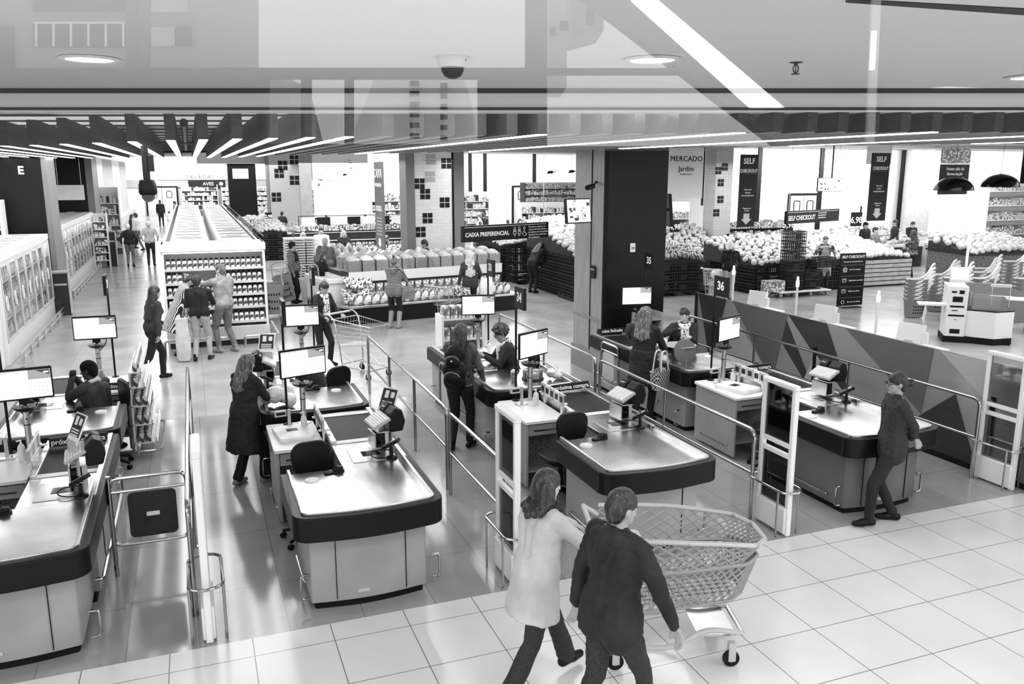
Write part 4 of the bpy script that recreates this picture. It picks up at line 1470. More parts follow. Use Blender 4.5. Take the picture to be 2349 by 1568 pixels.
# P8 bread and citrus table to the right with dark netting below
nt_ = thing('display_table', 'dark-sided display table heaped with pale cabbages at the right', 'table', (24.3, 20.4, 0), -0.15)
MB().box(0, 3.2, 0, 2.2, 0, 0.95).build('cabinet', mat('dark_netting', 0.1, 0.7, nz=(20, 0.9)), nt_, smooth=None)
MB().box(-0.05, 3.25, -0.05, 2.25, 0.95, 1.02).build('tray', CRATEM, nt_, smooth=None)
T8 = Matrix.Translation((24.3, 20.4, 0)) @ Matrix.Rotation(-0.15, 4, 'Z')
fz = lambda u, v: 1.08 + 0.3 * v + 0.08 * math.sin(PI * u)
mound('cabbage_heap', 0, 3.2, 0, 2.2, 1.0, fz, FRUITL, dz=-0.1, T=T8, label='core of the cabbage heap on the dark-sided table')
cb_ = g_round('cabbage', 'pale round cabbage on the dark-sided table at the right', 'cabbage', 'cabbages on the dark-sided table', 0.13, FRUITL)
heap(cb_, 0.05, 3.15, 0.05, 2.1, fz, 0.27, T=T8, jit=0.15)


def shelf_unit(name, label, x, y, w_, d, h, levels, m=WHITE, rz=0.0, back=None, cat='shelf unit'):
    r = thing(name, label, cat, (x, y, 0), rz)
    MB().box(0, 0.04, 0, d, 0, h).build('side_panel', m, r, smooth=None)
    MB().box(w_ - 0.04, w_, 0, d, 0, h).build('side_panel', m, r, smooth=None)
    MB().box(0.04, w_ - 0.04, d - 0.03, d, 0, h).build('back_panel', back or m, r, smooth=None)
    for z in levels:
        MB().box(0.04, w_ - 0.04, 0, d - 0.03, z - 0.03, z).build('shelf', m, r, smooth=None)
    return r


def goods_stuff(name, label, x, y, w_, d, levels, hh, m, rz=0.0, seed=1, step=0.16, cat='goods'):
    """far, tiny goods of a shelf as one uncountable mass"""
    rd = random.Random(seed)
    b = MB(Matrix.Translation((x, y, 0)) @ Matrix.Rotation(rz, 4, 'Z'))
    for z in levels:
        u = 0.06
        while u < w_ - 0.1:
            s = step * rd.uniform(0.6, 1.1)
            b.m = rd.choice(range(len(m)))
            b.box(u, u + s * 0.86, 0.03, d * 0.6, z, z + hh * rd.uniform(0.55, 1.0))
            u += s
    return single(name, b, m, label, cat, kind='stuff', smooth=None)


MS = [PACKA, PACKB, OFFW, DARK, LGREY]
# ---- freezer island in the middle aisle: front cabinet with jars
fr = thing('freezer_island', 'long white refrigerated island with an open jar display at its near end', 'freezer', (-0.65, 18.9, 0))
MB().box(0, 2.1, 0.0, 0.75, 0.0, 0.32).box(0, 0.05, 0, 0.75, 0.3, 2.2).box(2.05, 2.1, 0, 0.75, 0.3, 2.2).box(0, 2.1, 0.72, 0.8, 0.3, 2.2).build('cabinet', WHITE, fr, bevel=0.008)
MB().box(-0.02, 2.12, -0.06, 0.8, 2.02, 2.2).build('canopy', WHITE, fr, bevel=0.03)
MB().box(0.06, 2.04, -0.02, 0.02, 2.0, 2.03).build('canopy_light', LITM, fr, smooth=None)
MB().box(0, 2.1, -0.22, 0.0, 0.12, 0.34).box(0, 2.1, -0.24, -0.2, 0.12, 0.42).build('front_tray', OFFW, fr, bevel=0.01)
MB().box(0.05, 2.05, -0.2, 0.0, 0.0, 0.12).build('kick_grille', DARK, fr, smooth=None)
SHZ = [0.5, 0.8, 1.08, 1.36, 1.66]
for z in SHZ:
    s = MB().box(0.05, 2.05, 0.1 if z > 0.5 else -0.05, 0.72, z - 0.025, z).build('shelf', WHITE, fr, smooth=None)
    MB().box(0.05, 2.05, 0.075 if z > 0.5 else -0.07, 0.1 if z > 0.5 else -0.05, z - 0.045, z + 0.01).build('price_rail', OFFW, s, smooth=None)
MB().box(0, 1.0, 0.8, 24, 0, 2.12).box(1.2, 2.1, 0.8, 24, 0, 2.12).box(1.0, 1.2, 0.8, 24, 0, 1.5).build('cooler_body', WHITE, fr, smooth=None)
vb = MB()
for k in range(20):
    yy = 1.6 + k * 1.15
    vb.box(0.25, 0.85, yy, yy + 0.05, 2.12, 2.128).box(1.3, 1.95, yy, yy + 0.05, 2.12, 2.128)
    if k % 2:
        vb.box(0.4, 0.75, yy + 0.5, yy + 0.53, 2.12, 2.126).box(1.45, 1.8, yy + 0.5, yy + 0.53, 2.12, 2.126)
vb.build('top_vents', TRIM, fr, smooth=None)
hb = MB()
for k in range(80):
    yy = 0.95 + k * 0.285
    hb.box(0.06, 0.16, yy, yy + 0.12, 2.12, 2.127).box(1.98, 2.05, yy, yy + 0.12, 2.12, 2.127)
tag(hb.build('top_slots', TRIM, fr, smooth=None), kind='stuff')
MB().tube([(2.16, 0.8, 2.12), (2.16, 24, 2.12)], 0.012, 6).tube([(2.16, 0.8, 2.26), (2.16, 24, 2.26)], 0.014, 6).build('side_railing', BLACK, fr)
for k in range(40):
    yy = 0.85 + k * 0.59
    MB().box(2.15, 2.17, yy, yy + 0.02, 2.1, 2.26).build('railing_post', BLACK, fr, smooth=None)
MB().tube(rpath([(-0.05, -0.5, 0), (-0.05, -0.5, 0.24), (1.3, -0.5, 0.24), (1.3, -0.5, 0)], 0.08), 0.028, 8).tube(rpath([(1.55, -0.5, 0), (1.55, -0.5, 0.24), (2.25, -0.5, 0.24), (2.25, 1.2, 0.24), (2.25, 1.2, 0)], 0.08), 0.028, 8).build('bumper_rail', STEEL, fr)
jr = g_jar('white jar with dark cap and label on the open end display', 'jars in the open end display')
pl = []
for li, z in enumerate(SHZ):
    for k in range(18):
        if li == 3 and k < 9 and k > 2:
            continue
        for r_ in range(2):
            pl.append(((-0.65 + 0.12 + k * 0.109, 19.05 + 0.1 * r_ + (0 if z > 0.5 else -0.1), z), random.uniform(-0.3, 0.3)))
copies(jr, [((p[0][0], p[0][1], p[0][2] + 0.0), p[1]) for p in pl])
cb2 = g_box('small white box on the upper shelf of the open end display', 'small boxes on the open end display', (0.09, 0.1, 0.2), PACKC)
copies(cb2, [((-0.5 + k * 0.16, 19.1, 1.36), 0) for k in range(1, 3)] + [((-0.1 + 0.2 * k, 19.05, 1.66 + 0.0), 0) for k in range(0)])

# ---- left wall freezers with glass doors
def door_freezer(x, y0, n, label, seed, dw=0.86):
    L = n * dw
    r = thing('door_freezer', label, 'freezer', (x, y0, 0))
    MB().box(-1.9, 0, 0, L, 0, 0.42).box(-1.9, 0.02, -0.03, L + 0.03, 2.0, 2.14).box(-1.9, 0, -0.04, 0, 0, 2.1).box(-1.9, 0, L, L + 0.04, 0, 2.1).box(-0.95, -0.9, 0, L, 0.4, 2.0).build('cabinet', WHITE, r, bevel=0.01)
    for k in range(n):
        d = MB().box(-0.02, 0.02, k * dw + 0.01, k * dw + 0.05, 0.45, 1.98).box(-0.02, 0.02, (k + 1) * dw - 0.05, (k + 1) * dw - 0.01, 0.45, 1.98).box(-0.02, 0.02, k * dw + 0.05, (k + 1) * dw - 0.05, 0.45, 0.5).box(-0.02, 0.02, k * dw + 0.05, (k + 1) * dw - 0.05, 1.93, 1.98).build('door', OFFW, r, smooth=None)
        MB().box(-0.005, 0.005, k * dw + 0.05, (k + 1) * dw - 0.05, 0.5, 1.93).build('door_glass', GLASS, d, smooth=None)
        MB().tube([(0.05, k * dw + 0.1 + 0.11 * math.cos(a) * 0.6, 1.2 + 0.14 * math.sin(a)) for a in [2 * PI * i / 14 for i in range(14)]], 0.012, 6, closed=True).build('handle', WHITE, d)
        MB().box(-0.32, -0.2, k * dw + 0.06, (k + 1) * dw - 0.06, 1.96, 1.985).build('door_light', MATS['fridge_light_b'], d, smooth=None)
    for z in (0.45, 0.83, 1.2, 1.57):
        MB().box(-0.9, -0.05, 0, L, z - 0.02, z).build('shelf', FROST, r, smooth=None)
    MB().tube([(0.2, 0, 0.22), (0.2, L, 0.22)], 0.025, 8).tube([(0.2, 0, 0.1), (0.2, L, 0.1)], 0.02, 8).build('bumper_rail', STEEL, r)
    for k in range(n):
        MB().box(0.17, 0.23, k * dw + 0.1, k * dw + 0.16, 0, 0.24).build('rail_post', STEEL, r, smooth=None)
    vb = MB()
    for k in range(n):
        vb.box(-0.7, -0.3, k * dw + 0.3, k * dw + 0.36, 2.14, 2.145)
    vb.build('top_vents', TRIM, r, smooth=None)
    return r


door_freezer(-3.48, 18.2, 7, 'white glass-door freezer in front of the dark column marked E', 1)
door_freezer(-3.62, 27.3, 11, 'white glass-door freezer between the two dark columns on the left', 2)
fp = g_pack('frozen food bag behind the glass doors before the column marked E', 'frozen food before the column marked E', 0.2, 0.27, 0.07, PACKA, 'frozen_bag')
pl = []
for z in (0.45, 0.83, 1.2, 1.57):
    for k in range(26):
        pl.append(((-3.48 - 0.13, 18.35 + k * 0.225, z), PI / 2 + random.uniform(-0.2, 0.2)))
copies(fp, pl)
fb = g_box('frozen food carton behind the glass doors between the dark columns', 'frozen cartons between the dark columns', (0.22, 0.12, 0.26), PACKB, 'frozen_carton')
pl = []
for z in (0.45, 0.83, 1.2, 1.57):
    for k in range(22):
        pl.append(((-3.62 - 0.15, 27.5 + k * 0.42, z), PI / 2 + random.uniform(-0.1, 0.1)))
copies(fb, pl)
# open shelf on the near end of the first freezer
shelf_unit('open_shelf', 'open shelf with trays at the lower left picture edge', -5.3, 17.55, 1.75, 0.6, 2.1, (0.3, 0.65, 1.0, 1.35, 1.7))
tr = g_round('round_tray', 'round food tray on the open shelf at the left picture edge', 'tray', 'round trays on the open shelf', 0.09, PACKC, (1, 0.6, 1))
copies(tr, [((-5.15 + k * 0.2, 17.75, z + 0.09), (0, 0, 0)) for z in (0.3, 0.65, 1.0, 1.35, 1.7) for k in range(8)])
# aisle bins
for i, (x, y, z, lab) in enumerate([(-3.3, 25.0 - 0.55, 1.1, 'grey and black waste bin at the foot of the column marked E'), (-3.05, 36.6, 1.35, 'black bin beside the second dark column on the left')]):
    r = thing('waste_bin', lab, 'bin', (x, y, 0))
    MB().box(-0.18, 0.18, -0.18, 0.18, 0.02, z).build('body', DARK, r, bevel=0.01)
    MB().box(-0.2, 0.2, -0.2, 0.2, z, z + 0.05).build('lid', GREY, r, bevel=0.006)
    MB().box(0.18, 0.2, -0.18, 0.18, 0.02, z).build('side_trim', LGREY, r, smooth=None)
    MB().box(-0.15, 0.15, -0.185, -0.18, z * 0.72, z * 0.76).build('slot', LGREY, r, smooth=None)
r = shelf_unit('magazine_shelf', 'tall slim white shelf of small packs beside the second dark column', -3.62, 36.0, 0.55, 0.5, 2.1, (0.3, 0.6, 0.9, 1.2, 1.5, 1.8))
goods_stuff('small_packs', 'small packs on the slim white shelf beside the second dark column', -3.6, 35.97, 0.5, 0.5, (0.3, 0.6, 0.9, 1.2, 1.5, 1.8), 0.22, [PACKA, PACKB, WHITE], seed=5, step=0.13)
# white wall panels and counter along the aisle behind
pn = thing('panel_wall', 'white panelled partition along the aisle before the swing doors', 'partition', (-3.9, 40, 0))
for k in range(4):
    MB().box(0, 0.08, k * 5.4, k * 5.4 + 5.3, 0, 4.3).build('panel', OFFW if k % 2 else WHITE, pn, smooth=None)
MB().box(0.08, 0.5, 0.2, 21, 0, 1.3).build('low_cabinet', OFFW, pn, smooth=None)
MB().tube([(0.62, 0, 0.9), (0.62, 21, 0.9)], 0.03, 6).build('rail', CHROME, pn)
# shelving on the far left behind the columns
for i, (x, y) in enumerate([(-8.6, 24), (-9.5, 32), (-7.2, 42)]):
    shelf_unit('grocery_shelving', 'white grocery shelving behind the left columns, ' + ['before the first', 'between the two', 'past the second'][i], x, y, 4.2, 0.6, 3.0, (0.3, 0.8, 1.3, 1.8, 2.3))
    goods_stuff('grocery_packs', 'packed groceries behind the left columns, ' + ['before the first', 'between the two', 'past the second'][i], x, y, 4.2, 0.6, (0.3, 0.8, 1.3, 1.8, 2.3), 0.4, MS, seed=i + 11)

# ---- low refrigerated island (packed snacks below, bulk bins above)
DT = Matrix.Translation((3.5, 20.15, 0)) @ Matrix.Rotation(0.165, 4, 'Z')
dr = thing('snack_island', 'black-fronted island with snack bags below and bulk bins above', 'display island', (3.5, 20.15, 0), 0.165)
MB().prism([(0.0, 0.0), (4.75, 0.0), (4.75, 2.6), (-0.1, 2.6), (-0.35, 2.2), (-0.35, 0.55)], 0.0, 0.42).build('base', mat('island_black', 0.02, 0.4), dr, bevel=0.01)
MB().prism([(-0.03, -0.03), (4.78, -0.03), (4.78, 2.63), (-0.1, 2.63), (-0.38, 2.2), (-0.38, 0.55)], 0.4, 0.46).build('edge_trim', STEEL, dr, bevel=0.008)
MB().box(0.25, 4.7, 0.45, 0.8, 0.46, 0.66).box(0.25, 4.7, 0.8, 2.4, 0.46, 1.16).build('steps', mat('island_dark', 0.05, 0.5), dr, smooth=None)
MB().box(0.25, 4.7, 0.79, 0.81, 0.95, 1.2).build('white_band', WHITE, dr, smooth=None)
MB().box(-0.36, 0.2, 0.9, 2.4, 0.42, 0.95).box(-0.4, 0.24, 0.85, 0.95, 0.93, 1.05).box(-0.4, -0.3, 0.85, 2.45, 0.93, 1.05).box(0.16, 0.26, 0.85, 2.45, 0.93, 1.05).build('cold_well', WHITE, dr, bevel=0.01)
bag = g_pack('snack bag standing on the lowest step of the black-fronted island', 'snack bags on the lowest step', 0.21, 0.27, 0.12, PACKA, 'snack_bag')
copies(bag, [(DT @ Vector((0.25 + k * 0.222, 0.14 + 0.17 * r_, 0.46)), 0.165 + random.uniform(-0.15, 0.15)) for r_ in range(2) for k in range(20)])
bag = g_pack('snack bag standing on the second step of the black-fronted island', 'snack bags on the second step', 0.19, 0.25, 0.1, PACKC, 'snack_bag')
copies(bag, [(DT @ Vector((0.35 + k * 0.215, 0.62, 0.66)), 0.165 + random.uniform(-0.15, 0.15)) for k in range(20)])
bp_ = g_pack('wrapped loaf piled at the left corner of the black-fronted island', 'wrapped loaves at the left corner', 0.3, 0.16, 0.2, PACKB, 'wrapped_loaf')
copies(bp_, [(DT @ Vector((0.2 + random.uniform(-0.1, 0.35), 0.3 + 0.12 * (k % 4), 0.46 + 0.1 * (k // 3))), random.uniform(-0.5, 0.5)) for k in range(18)])
GRAIN = ramp_mat('bulk_grain', 'ShaderNodeTexVoronoi', 45, [(0.0, 0.85), (0.5, 0.7), (0.75, 0.1), (1, 0.1)], rough=0.6, bump=0.4)
BIN = glass_mat('clear_bin', 0.93, 0.06, 0.05, film=0.15, film_v=0.85)


def make_bin(m, label, group):
    r = thing('bulk_bin', label, 'bulk bin', group=group)
    MB().box(-0.17, 0.17, -0.2, -0.192, 0, 0.3).box(-0.17, 0.17, 0.192, 0.2, 0, 0.3).box(-0.17, -0.162, -0.192, 0.192, 0, 0.3).box(0.162, 0.17, -0.192, 0.192, 0, 0.3).build('clear_box', BIN, r, smooth=None)
    rings = []
    for z, sc in ((0.01, 1), (0.26, 1), (0.33, 0.85), (0.39, 0.5), (0.41, 0.1)):
        rings.append([(x * sc, y * sc, z) for x, y in rrect(-0.158, 0.158, -0.188, 0.188, 0.04, 3)])
    tag(MB().loft(rings).build('contents', m, r), kind='stuff')
    return r


bi = make_bin(GRAIN, 'clear bulk bin with heaped snacks in the front row of the island', 'bulk bins in the front row')
copies(bi, [(DT @ Vector((1.55 + 0.37 * k, 1.05, 1.18)), 0.165) for k in range(9)] + [(DT @ Vector((0.45, 1.05, 1.18)), 0.165)])
bi = make_bin(mat('bulk_white', 0.8, 0.7, nz=(30, 0.15)), 'clear bulk bin with white contents left of the woman in boots', 'bulk bins with white contents')
copies(bi, [(DT @ Vector((0.82 + 0.37 * k, 1.05, 1.18)), 0.165) for k in range(2)])
bi = make_bin(FRUITM, 'clear bulk bin with heaped snacks in the rear row of the island', 'bulk bins in the rear row')
copies(bi, [(DT @ Vector((0.45 + 0.37 * k, 1.6, 1.22)), 0.165) for k in range(12)])

# ---- signs hanging in the shop
def cable(b, x, y, z0, z1=4.5, r=0.006):
    b.cyl((x, y, z0), (x, y, z1), r, n=6)


def long_sign(c, w_, h, rz, title, small, label, tsize, picto=False):
    r = thing('hanging_sign', label, 'sign', c, rz)
    MB().box(-w_ / 2, w_ / 2, -0.03, 0.03, -h / 2, h / 2).build('board', BLACK, r, bevel=0.003)
    MB().box(-w_ / 2 + 0.04, w_ * 0.47, -0.033, -0.03, h / 2 - 0.035, h / 2 - 0.027).build('line', LETTER, r, smooth=None)
    text(title, tsize, LETTER, r, (-w_ / 2 + 0.05, -0.034, -0.02), align='LEFT', name='title', bold=0.003)
    for i, s in enumerate(small):
        text(s, 0.044, LETTER, r, (w_ * 0.25 if picto else w_ * 0.08, -0.034, h * 0.24 - i * 0.048), align='LEFT', name='small_print')
    if picto:
        for k, px in enumerate((0.085, 0.14, 0.2)):
            q = MB()
            x = w_ * px
            q.tube([(x + 0.022 * math.cos(a), -0.034, 0.055 + 0.022 * math.sin(a)) for a in [2 * PI * i / 10 for i in range(10)]], 0.004, 5, closed=True)
            if k < 2:
                q.tube(rpath([(x - 0.03, -0.034, 0.025), (x + 0.03, -0.034, 0.025), (x + 0.035, -0.034, -0.045), (x - 0.035, -0.034, -0.045)], 0.01, 3, True), 0.004, 5, closed=True)
                q.tube([(x - 0.012, -0.034, -0.045), (x - 0.012, -0.034, -0.085)], 0.004, 5).tube([(x + 0.012, -0.034, -0.045), (x + 0.012, -0.034, -0.085)], 0.004, 5)
                q.ell((x, -0.034, 0.0), (0.014, 0.003, 0.014), nu=8, nv=5)
            else:
                q.tube([(x, -0.034, 0.03), (x, -0.034, -0.03), (x + 0.035, -0.034, -0.03), (x + 0.06, -0.034, -0.07)], 0.005, 5)
                q.tube([(x + 0.002 + 0.042 * math.cos(a), -0.034, -0.045 + 0.042 * math.sin(a)) for a in [R(100 + 26 * i) for i in range(11)]], 0.004, 5)
            q.build('pictogram', LETTER, r, smooth=None)
    q = MB()
    cable(q, -w_ / 2 + 0.1, 0, h / 2, 4.7 - c[2])
    cable(q, w_ / 2 - 0.1, 0, h / 2, 4.7 - c[2])
    q.build('cable', STEEL, r)
    return r


long_sign((5.27, 14.05, 2.64), 2.0, 0.28, 0.335, 'CAIXA PREFERENCIAL', ['Gestantes, pessoas com', 'crianças de colo, idosos e', 'portadores de necessidades', 'especiais têm preferência', 'de atendimento.'],
          'long black hanging sign reading CAIXA PREFERENCIAL', 0.1, True)
long_sign((12.2, 14.2, 2.78), 2.0, 0.26, 0.32, 'SELF CHECKOUT', ['Faça você mesmo:', 'autoatendimento', 'autoatendimento'],
          'long black hanging sign reading SELF CHECKOUT', 0.13)


def banner(x, y, z0, z1, w_, label, n):
    r = thing('hanging_banner', label, 'banner', (x, y, z0), 0)
    h = z1 - z0
    MB().box(-w_ / 2, w_ / 2, -0.02, 0.02, 0, h).build('cloth', mat('banner_grey', 0.03, 0.6), r, smooth=None)
    MB().box(-w_ / 2, w_ / 2, -0.024, -0.02, h - 0.32, h).build('head_panel', BLACK, r, smooth=None)
    MB().box(-w_ / 2, w_ / 2, -0.024, -0.02, h - 0.5, h - 0.33).build('second_panel', DARK, r, smooth=None)
    text('SELF', 0.19, LETTER, r, (0, -0.026, h - 0.17), name='title', bold=0.004, sx=0.95)
    text('CHECKOUT', 0.115, LETTER, r, (0, -0.026, h - 0.41), name='title', sx=0.85, bold=0.002)
    for i, s in enumerate(['Faça você', 'mesmo', 'autoatendimento']):
        text(s, 0.062, LETTER, r, (0, -0.026, h * 0.52 - i * 0.075), name='small_print', sx=0.9)
    for i, s in enumerate(['Pagamento', 'cartão']):
        text(s, 0.055, LETTER, r, (0, -0.026, h * 0.26 - i * 0.06), name='small_print')
    MB().prism([(-0.09, 0.34), (0.09, 0.34), (0.09, 0.2), (0.16, 0.2), (0, 0.06), (-0.16, 0.2), (-0.09, 0.2)], -0.026, -0.02, Mz).build('arrow', LGREY, r, smooth=None)
    q = MB()
    cable(q, -w_ / 2 + 0.05, 0, h, 4.6 - z0)
    cable(q, w_ / 2 - 0.05, 0, h, 4.6 - z0)
    q.build('cable', STEEL, r)


banner(13.33, 18.0, 2.3, 4.12, 0.5, 'tall hanging banner reading SELF CHECKOUT beside the grey tiled pillar', 1)
banner(17.63, 18.0, 2.37, 4.19, 0.62, 'tall hanging banner reading SELF CHECKOUT right of the hanging screen', 2)
# tall narrow CAIXA banner seen at an angle
r = thing('hanging_banner', 'tall narrow hanging banner reading CAIXA left of the white tiled pillar', 'banner', (3.83, 18.0, 2.05), 0)
MB().box(-0.02, 0.02, -0.4, 0.4, 0, 1.85).build('cloth', mat('banner_mid', 0.13, 0.6), r, smooth=None)
for (s, z, sz) in (('CAIXA', 1.6, 0.26), ('PREFERENCIAL', 1.36, 0.1), ('IDOSOS', 0.86, 0.16)):
    text(s, sz, LETTER, r, (-0.024, 0, z), (PI / 2, 0, -PI / 2), name='title', bold=0.004)
for k in range(6):
    MB().box(-0.024, -0.02, -0.25, 0.25, 0.3 + k * 0.07, 0.32 + k * 0.07).build('print_line', LGREY, r, smooth=None)
MB().prism([(-0.1, 0.22), (0.1, 0.22), (0.1, 0.12), (0.18, 0.12), (0, 0.02), (-0.18, 0.12), (-0.1, 0.12)], -0.024, -0.02, Mp).build('arrow', LETTER, r, smooth=None)
q = MB()
q.cyl((0, -0.3, 1.85), (0, -0.3, 2.6), 0.006, n=6).cyl((0, 0.3, 1.85), (0, 0.3, 2.6), 0.006, n=6)
q.build('cable', STEEL, r)
# aisle sign plate hanging before the second left column
r = thing('hanging_plate', 'small pale plate hanging on two wires before the second dark column', 'sign', (-3.75, 32.0, 3.0))
MB().box(-0.42, 0.42, -0.02, 0.02, -0.25, 0.25).build('plate', OFFW, r, smooth=None)
q = MB()
cable(q, -0.35, 0, 0.25, 1.4)
cable(q, 0.35, 0, 0.25, 1.4)
q.build('cable', STEEL, r)
# MERCADO board
r = thing('market_board', 'large white board lettered MERCADO right of the dark column', 'signboard', (19.1, 30.0, 2.6))
MB().box(-1.0, 0.9, 0, 0.06, 0, 2.2).build('board', WHITEP, r, smooth=None)
MB().box(0.88, 0.94, -0.01, 0.08, -0.3, 2.3).build('edge', TRIM, r, smooth=None)
text('MERCADO', 0.3, LETTERB, r, (0.05, -0.01, 1.6), name='title', space=1.1, ext=0.004)
text('Jardim', 0.3, LETTERB, r, (0.05, -0.01, 1.2), name='title', sx=0.95)
text('PAMPLONA', 0.09, LETTERB, r, (0.05, -0.01, 0.98), name='title', space=1.3)
# far wall lettering and boards
r = thing('wall_sign', 'white fascia lettered SALADAS above the far chilled shelves', 'sign', (3.2, 77.6, 0))
MB().box(-5.5, 5.4, 0, 0.1, 3.0, 4.9).build('fascia', WHITEP, r, smooth=None)
text('SALADAS', 0.42, LETTERB, r, (-2.2, -0.02, 3.22), name='title', space=1.4)
MB().box(-3.2, -0.2, -0.06, 0, 2.35, 2.95).build('plate', BLACK, r, smooth=None)
text('AVES', 0.4, LETTER, r, (-1.6, -0.08, 2.64), name='title')
MB().lathe([(0.1, -0.09), (0.16, -0.09), (0.16, -0.08), (0.1, -0.08)], 16, M=Matrix.Translation((-0.55, 0, 2.65)) @ Matrix.Rotation(PI / 2, 4, 'X') @ Matrix.Translation((0, 0, 0.15))).build('emblem', LETTER, r)
# chalk board and pendant lamps at the right
r = thing('menu_board', 'black hanging board with white handwriting behind the dome lamp', 'board', (20.6, 18.2, 3.05))
MB().box(-0.55, 0.55, 0, 0.04, 0, 0.85).build('board', BLACK, r, smooth=None)
for i, s in enumerate(['Nosso pão de', 'fermentação', 'natural, todo dia', 'quentinho pra', 'você levar']):
    text(s, 0.12, LETTER, r, (0, -0.005, 0.72 - i * 0.14), name='lettering', bold=0.003)
MB().box(-0.55, 0.55, 0.0, 0.04, 0.87, 1.3).build('picture', PACKC, r, smooth=None)
q = MB()
cable(q, -0.4, 0.02, 1.3, 1.8)
cable(q, 0.4, 0.02, 1.3, 1.8)
q.build('cable', STEEL, r)
dm = None
for i, (x, y, z) in enumerate([(19.25, 17.0, 3.2), (21.45, 17.4, 3.27)]):
    r = thing('pendant_lamp', ['black dome pendant lamp in front of the handwritten board', 'black dome pendant lamp right of the handwritten board'][i], 'pendant lamp', (x, y, z), group='dome pendant lamps')
    pr = [(0.5 * math.cos(R(a)), 0.36 * math.sin(R(a))) for a in range(0, 90, 9)] + [(0.02, 0.37)]
    pr2 = [(a * 0.96, b * 0.96 - 0.005) for a, b in pr]
    MB().lathe(pr + pr2[::-1], 32).build('shade', mat('gloss_black', 0.012, 0.18), r)
    MB().ell((0, 0, 0.12), 0.06).build('bulb', mat('bulb', 1, 0.5, emit=6), r)
    MB().cyl((0, 0, 0.36), (0, 0, 1.5), 0.006, n=6).build('cord', BLACK, r)
# hanging screens
def tv(loc, w_, h, rz, tilt, label, pole=None, dark=False):
    r = thing('hanging_screen', label, 'screen', loc)
    r.rotation_euler = (tilt, 0, rz)
    MB().box(-w_ / 2, w_ / 2, 0, 0.06, -h / 2, h / 2).build('casing', BLACK, r, bevel=0.005)
    q = MB()
    q.box(-w_ / 2 + 0.02, w_ / 2 - 0.02, -0.004, 0, -h / 2 + 0.02, h / 2 - 0.02)
    if not dark:
        q.m = 1
        rd = random.Random(4)
        for k in range(26):
            x, z = rd.uniform(-w_ * 0.42, w_ * 0.36), rd.uniform(-h * 0.42, h * 0.38)
            q.m = rd.choice((1, 2))
            q.box(x, x + rd.uniform(0.02, 0.07), -0.007 - 0.0001 * k, -0.004, z, z + rd.uniform(0.01, 0.06))
    q.build('screen', [SCRW if not dark else BLACK, SCRG, SCRD], r, smooth=None)
    if pole:
        MB().cyl(pole[0], pole[1], 0.025, n=10).build('arm', BLACK, r)
    return r


tv((6.2, 13.0, 3.04), 0.56, 0.42, 0.3, -0.12, 'tilted screen bracketed to the wooden face of the column', ((0, 0.06, 0), (0.5, 0.35, 0.15)))
tv((8.35, 13.6, 3.0), 0.55, 0.6, 1.25, -0.1, 'dark screen seen edge-on right of the dark column', ((0, 0.06, 0), (-0.2, 0.3, 0.1)), True)
tv((19.5, 22.0, 3.28), 0.85, 0.44, -0.2, 0, 'advert screen hanging on a black pole above the garlic', ((0.1, 0.08, 0.2), (0.1, 0.08, 1.7)))
r = thing('dome_camera', 'black dome camera on a ceiling bracket above the freezer aisle', 'camera', (-0.5, 12.0, 3.45))
MB().cyl((0, 0, 0.12), (0, 0, 0.58), 0.045, n=14).box(0.03, 0.1, -0.05, 0.05, 0.25, 0.45).build('bracket', DARK, r, bevel=0.004)
MB().lathe([(0.03, 0.16), (0.09, 0.14), (0.11, 0.08), (0.115, -0.02), (0.1, -0.05), (0.02, -0.05)], 24).build('housing', BLACK, r)
MB().lathe([(0.085, -0.05), (0.08, -0.09), (0.05, -0.13), (0.001, -0.145)], 20).build('bubble', mat('smoked_dome', 0.1, 0.1), r)
r = thing('security_camera', 'small black camera above the tilted screen on the wooden column', 'camera', (6.55, 13.25, 3.42))
MB().cyl((-0.12, -0.08, 0), (0.04, 0.0, 0.03), 0.045, n=14).build('body', BLACK, r)
MB().cyl((0.02, 0, 0.02), (0.3, 0.4, 0.1), 0.02, n=8).build('arm', BLACK, r)
for (x, y, z, lab) in ((6.79, 13.62, 1.9, 'small black hexagonal notice hanging on the wooden column'),):
    r = thing('door_hanger', lab, 'notice', (x, y, z))
    MB().prism([(-0.09, -0.07), (-0.06, -0.12), (0.06, -0.12), (0.09, -0.07), (0.09, 0.07), (0.06, 0.12), (-0.06, 0.12), (-0.09, 0.07)], 0.0, 0.02, Mp @ Matrix.Translation((0, 0, 0))).build('plate', BLACK, r)
    MB().tube([(0.01, -0.05, 0.12), (0.01, 0, 0.2), (0.01, 0.05, 0.12)], 0.004, 5).build('string', LGREY, r)
    text('aqui tem', 0.04, LETTER, r, (-0.004, 0, 0.05), (PI / 2, 0, -PI / 2), name='lettering')
r = thing('light_switch', 'white switch plate on the dark column', 'switch', (7.42, 13.28, 2.35))
MB().box(-0.05, 0.05, -0.012, 0.015, -0.08, 0.08).build('plate', WHITE, r, bevel=0.004)
MB().box(-0.03, 0.03, -0.016, -0.012, -0.03, 0.02).build('label', GREY, r, smooth=None)
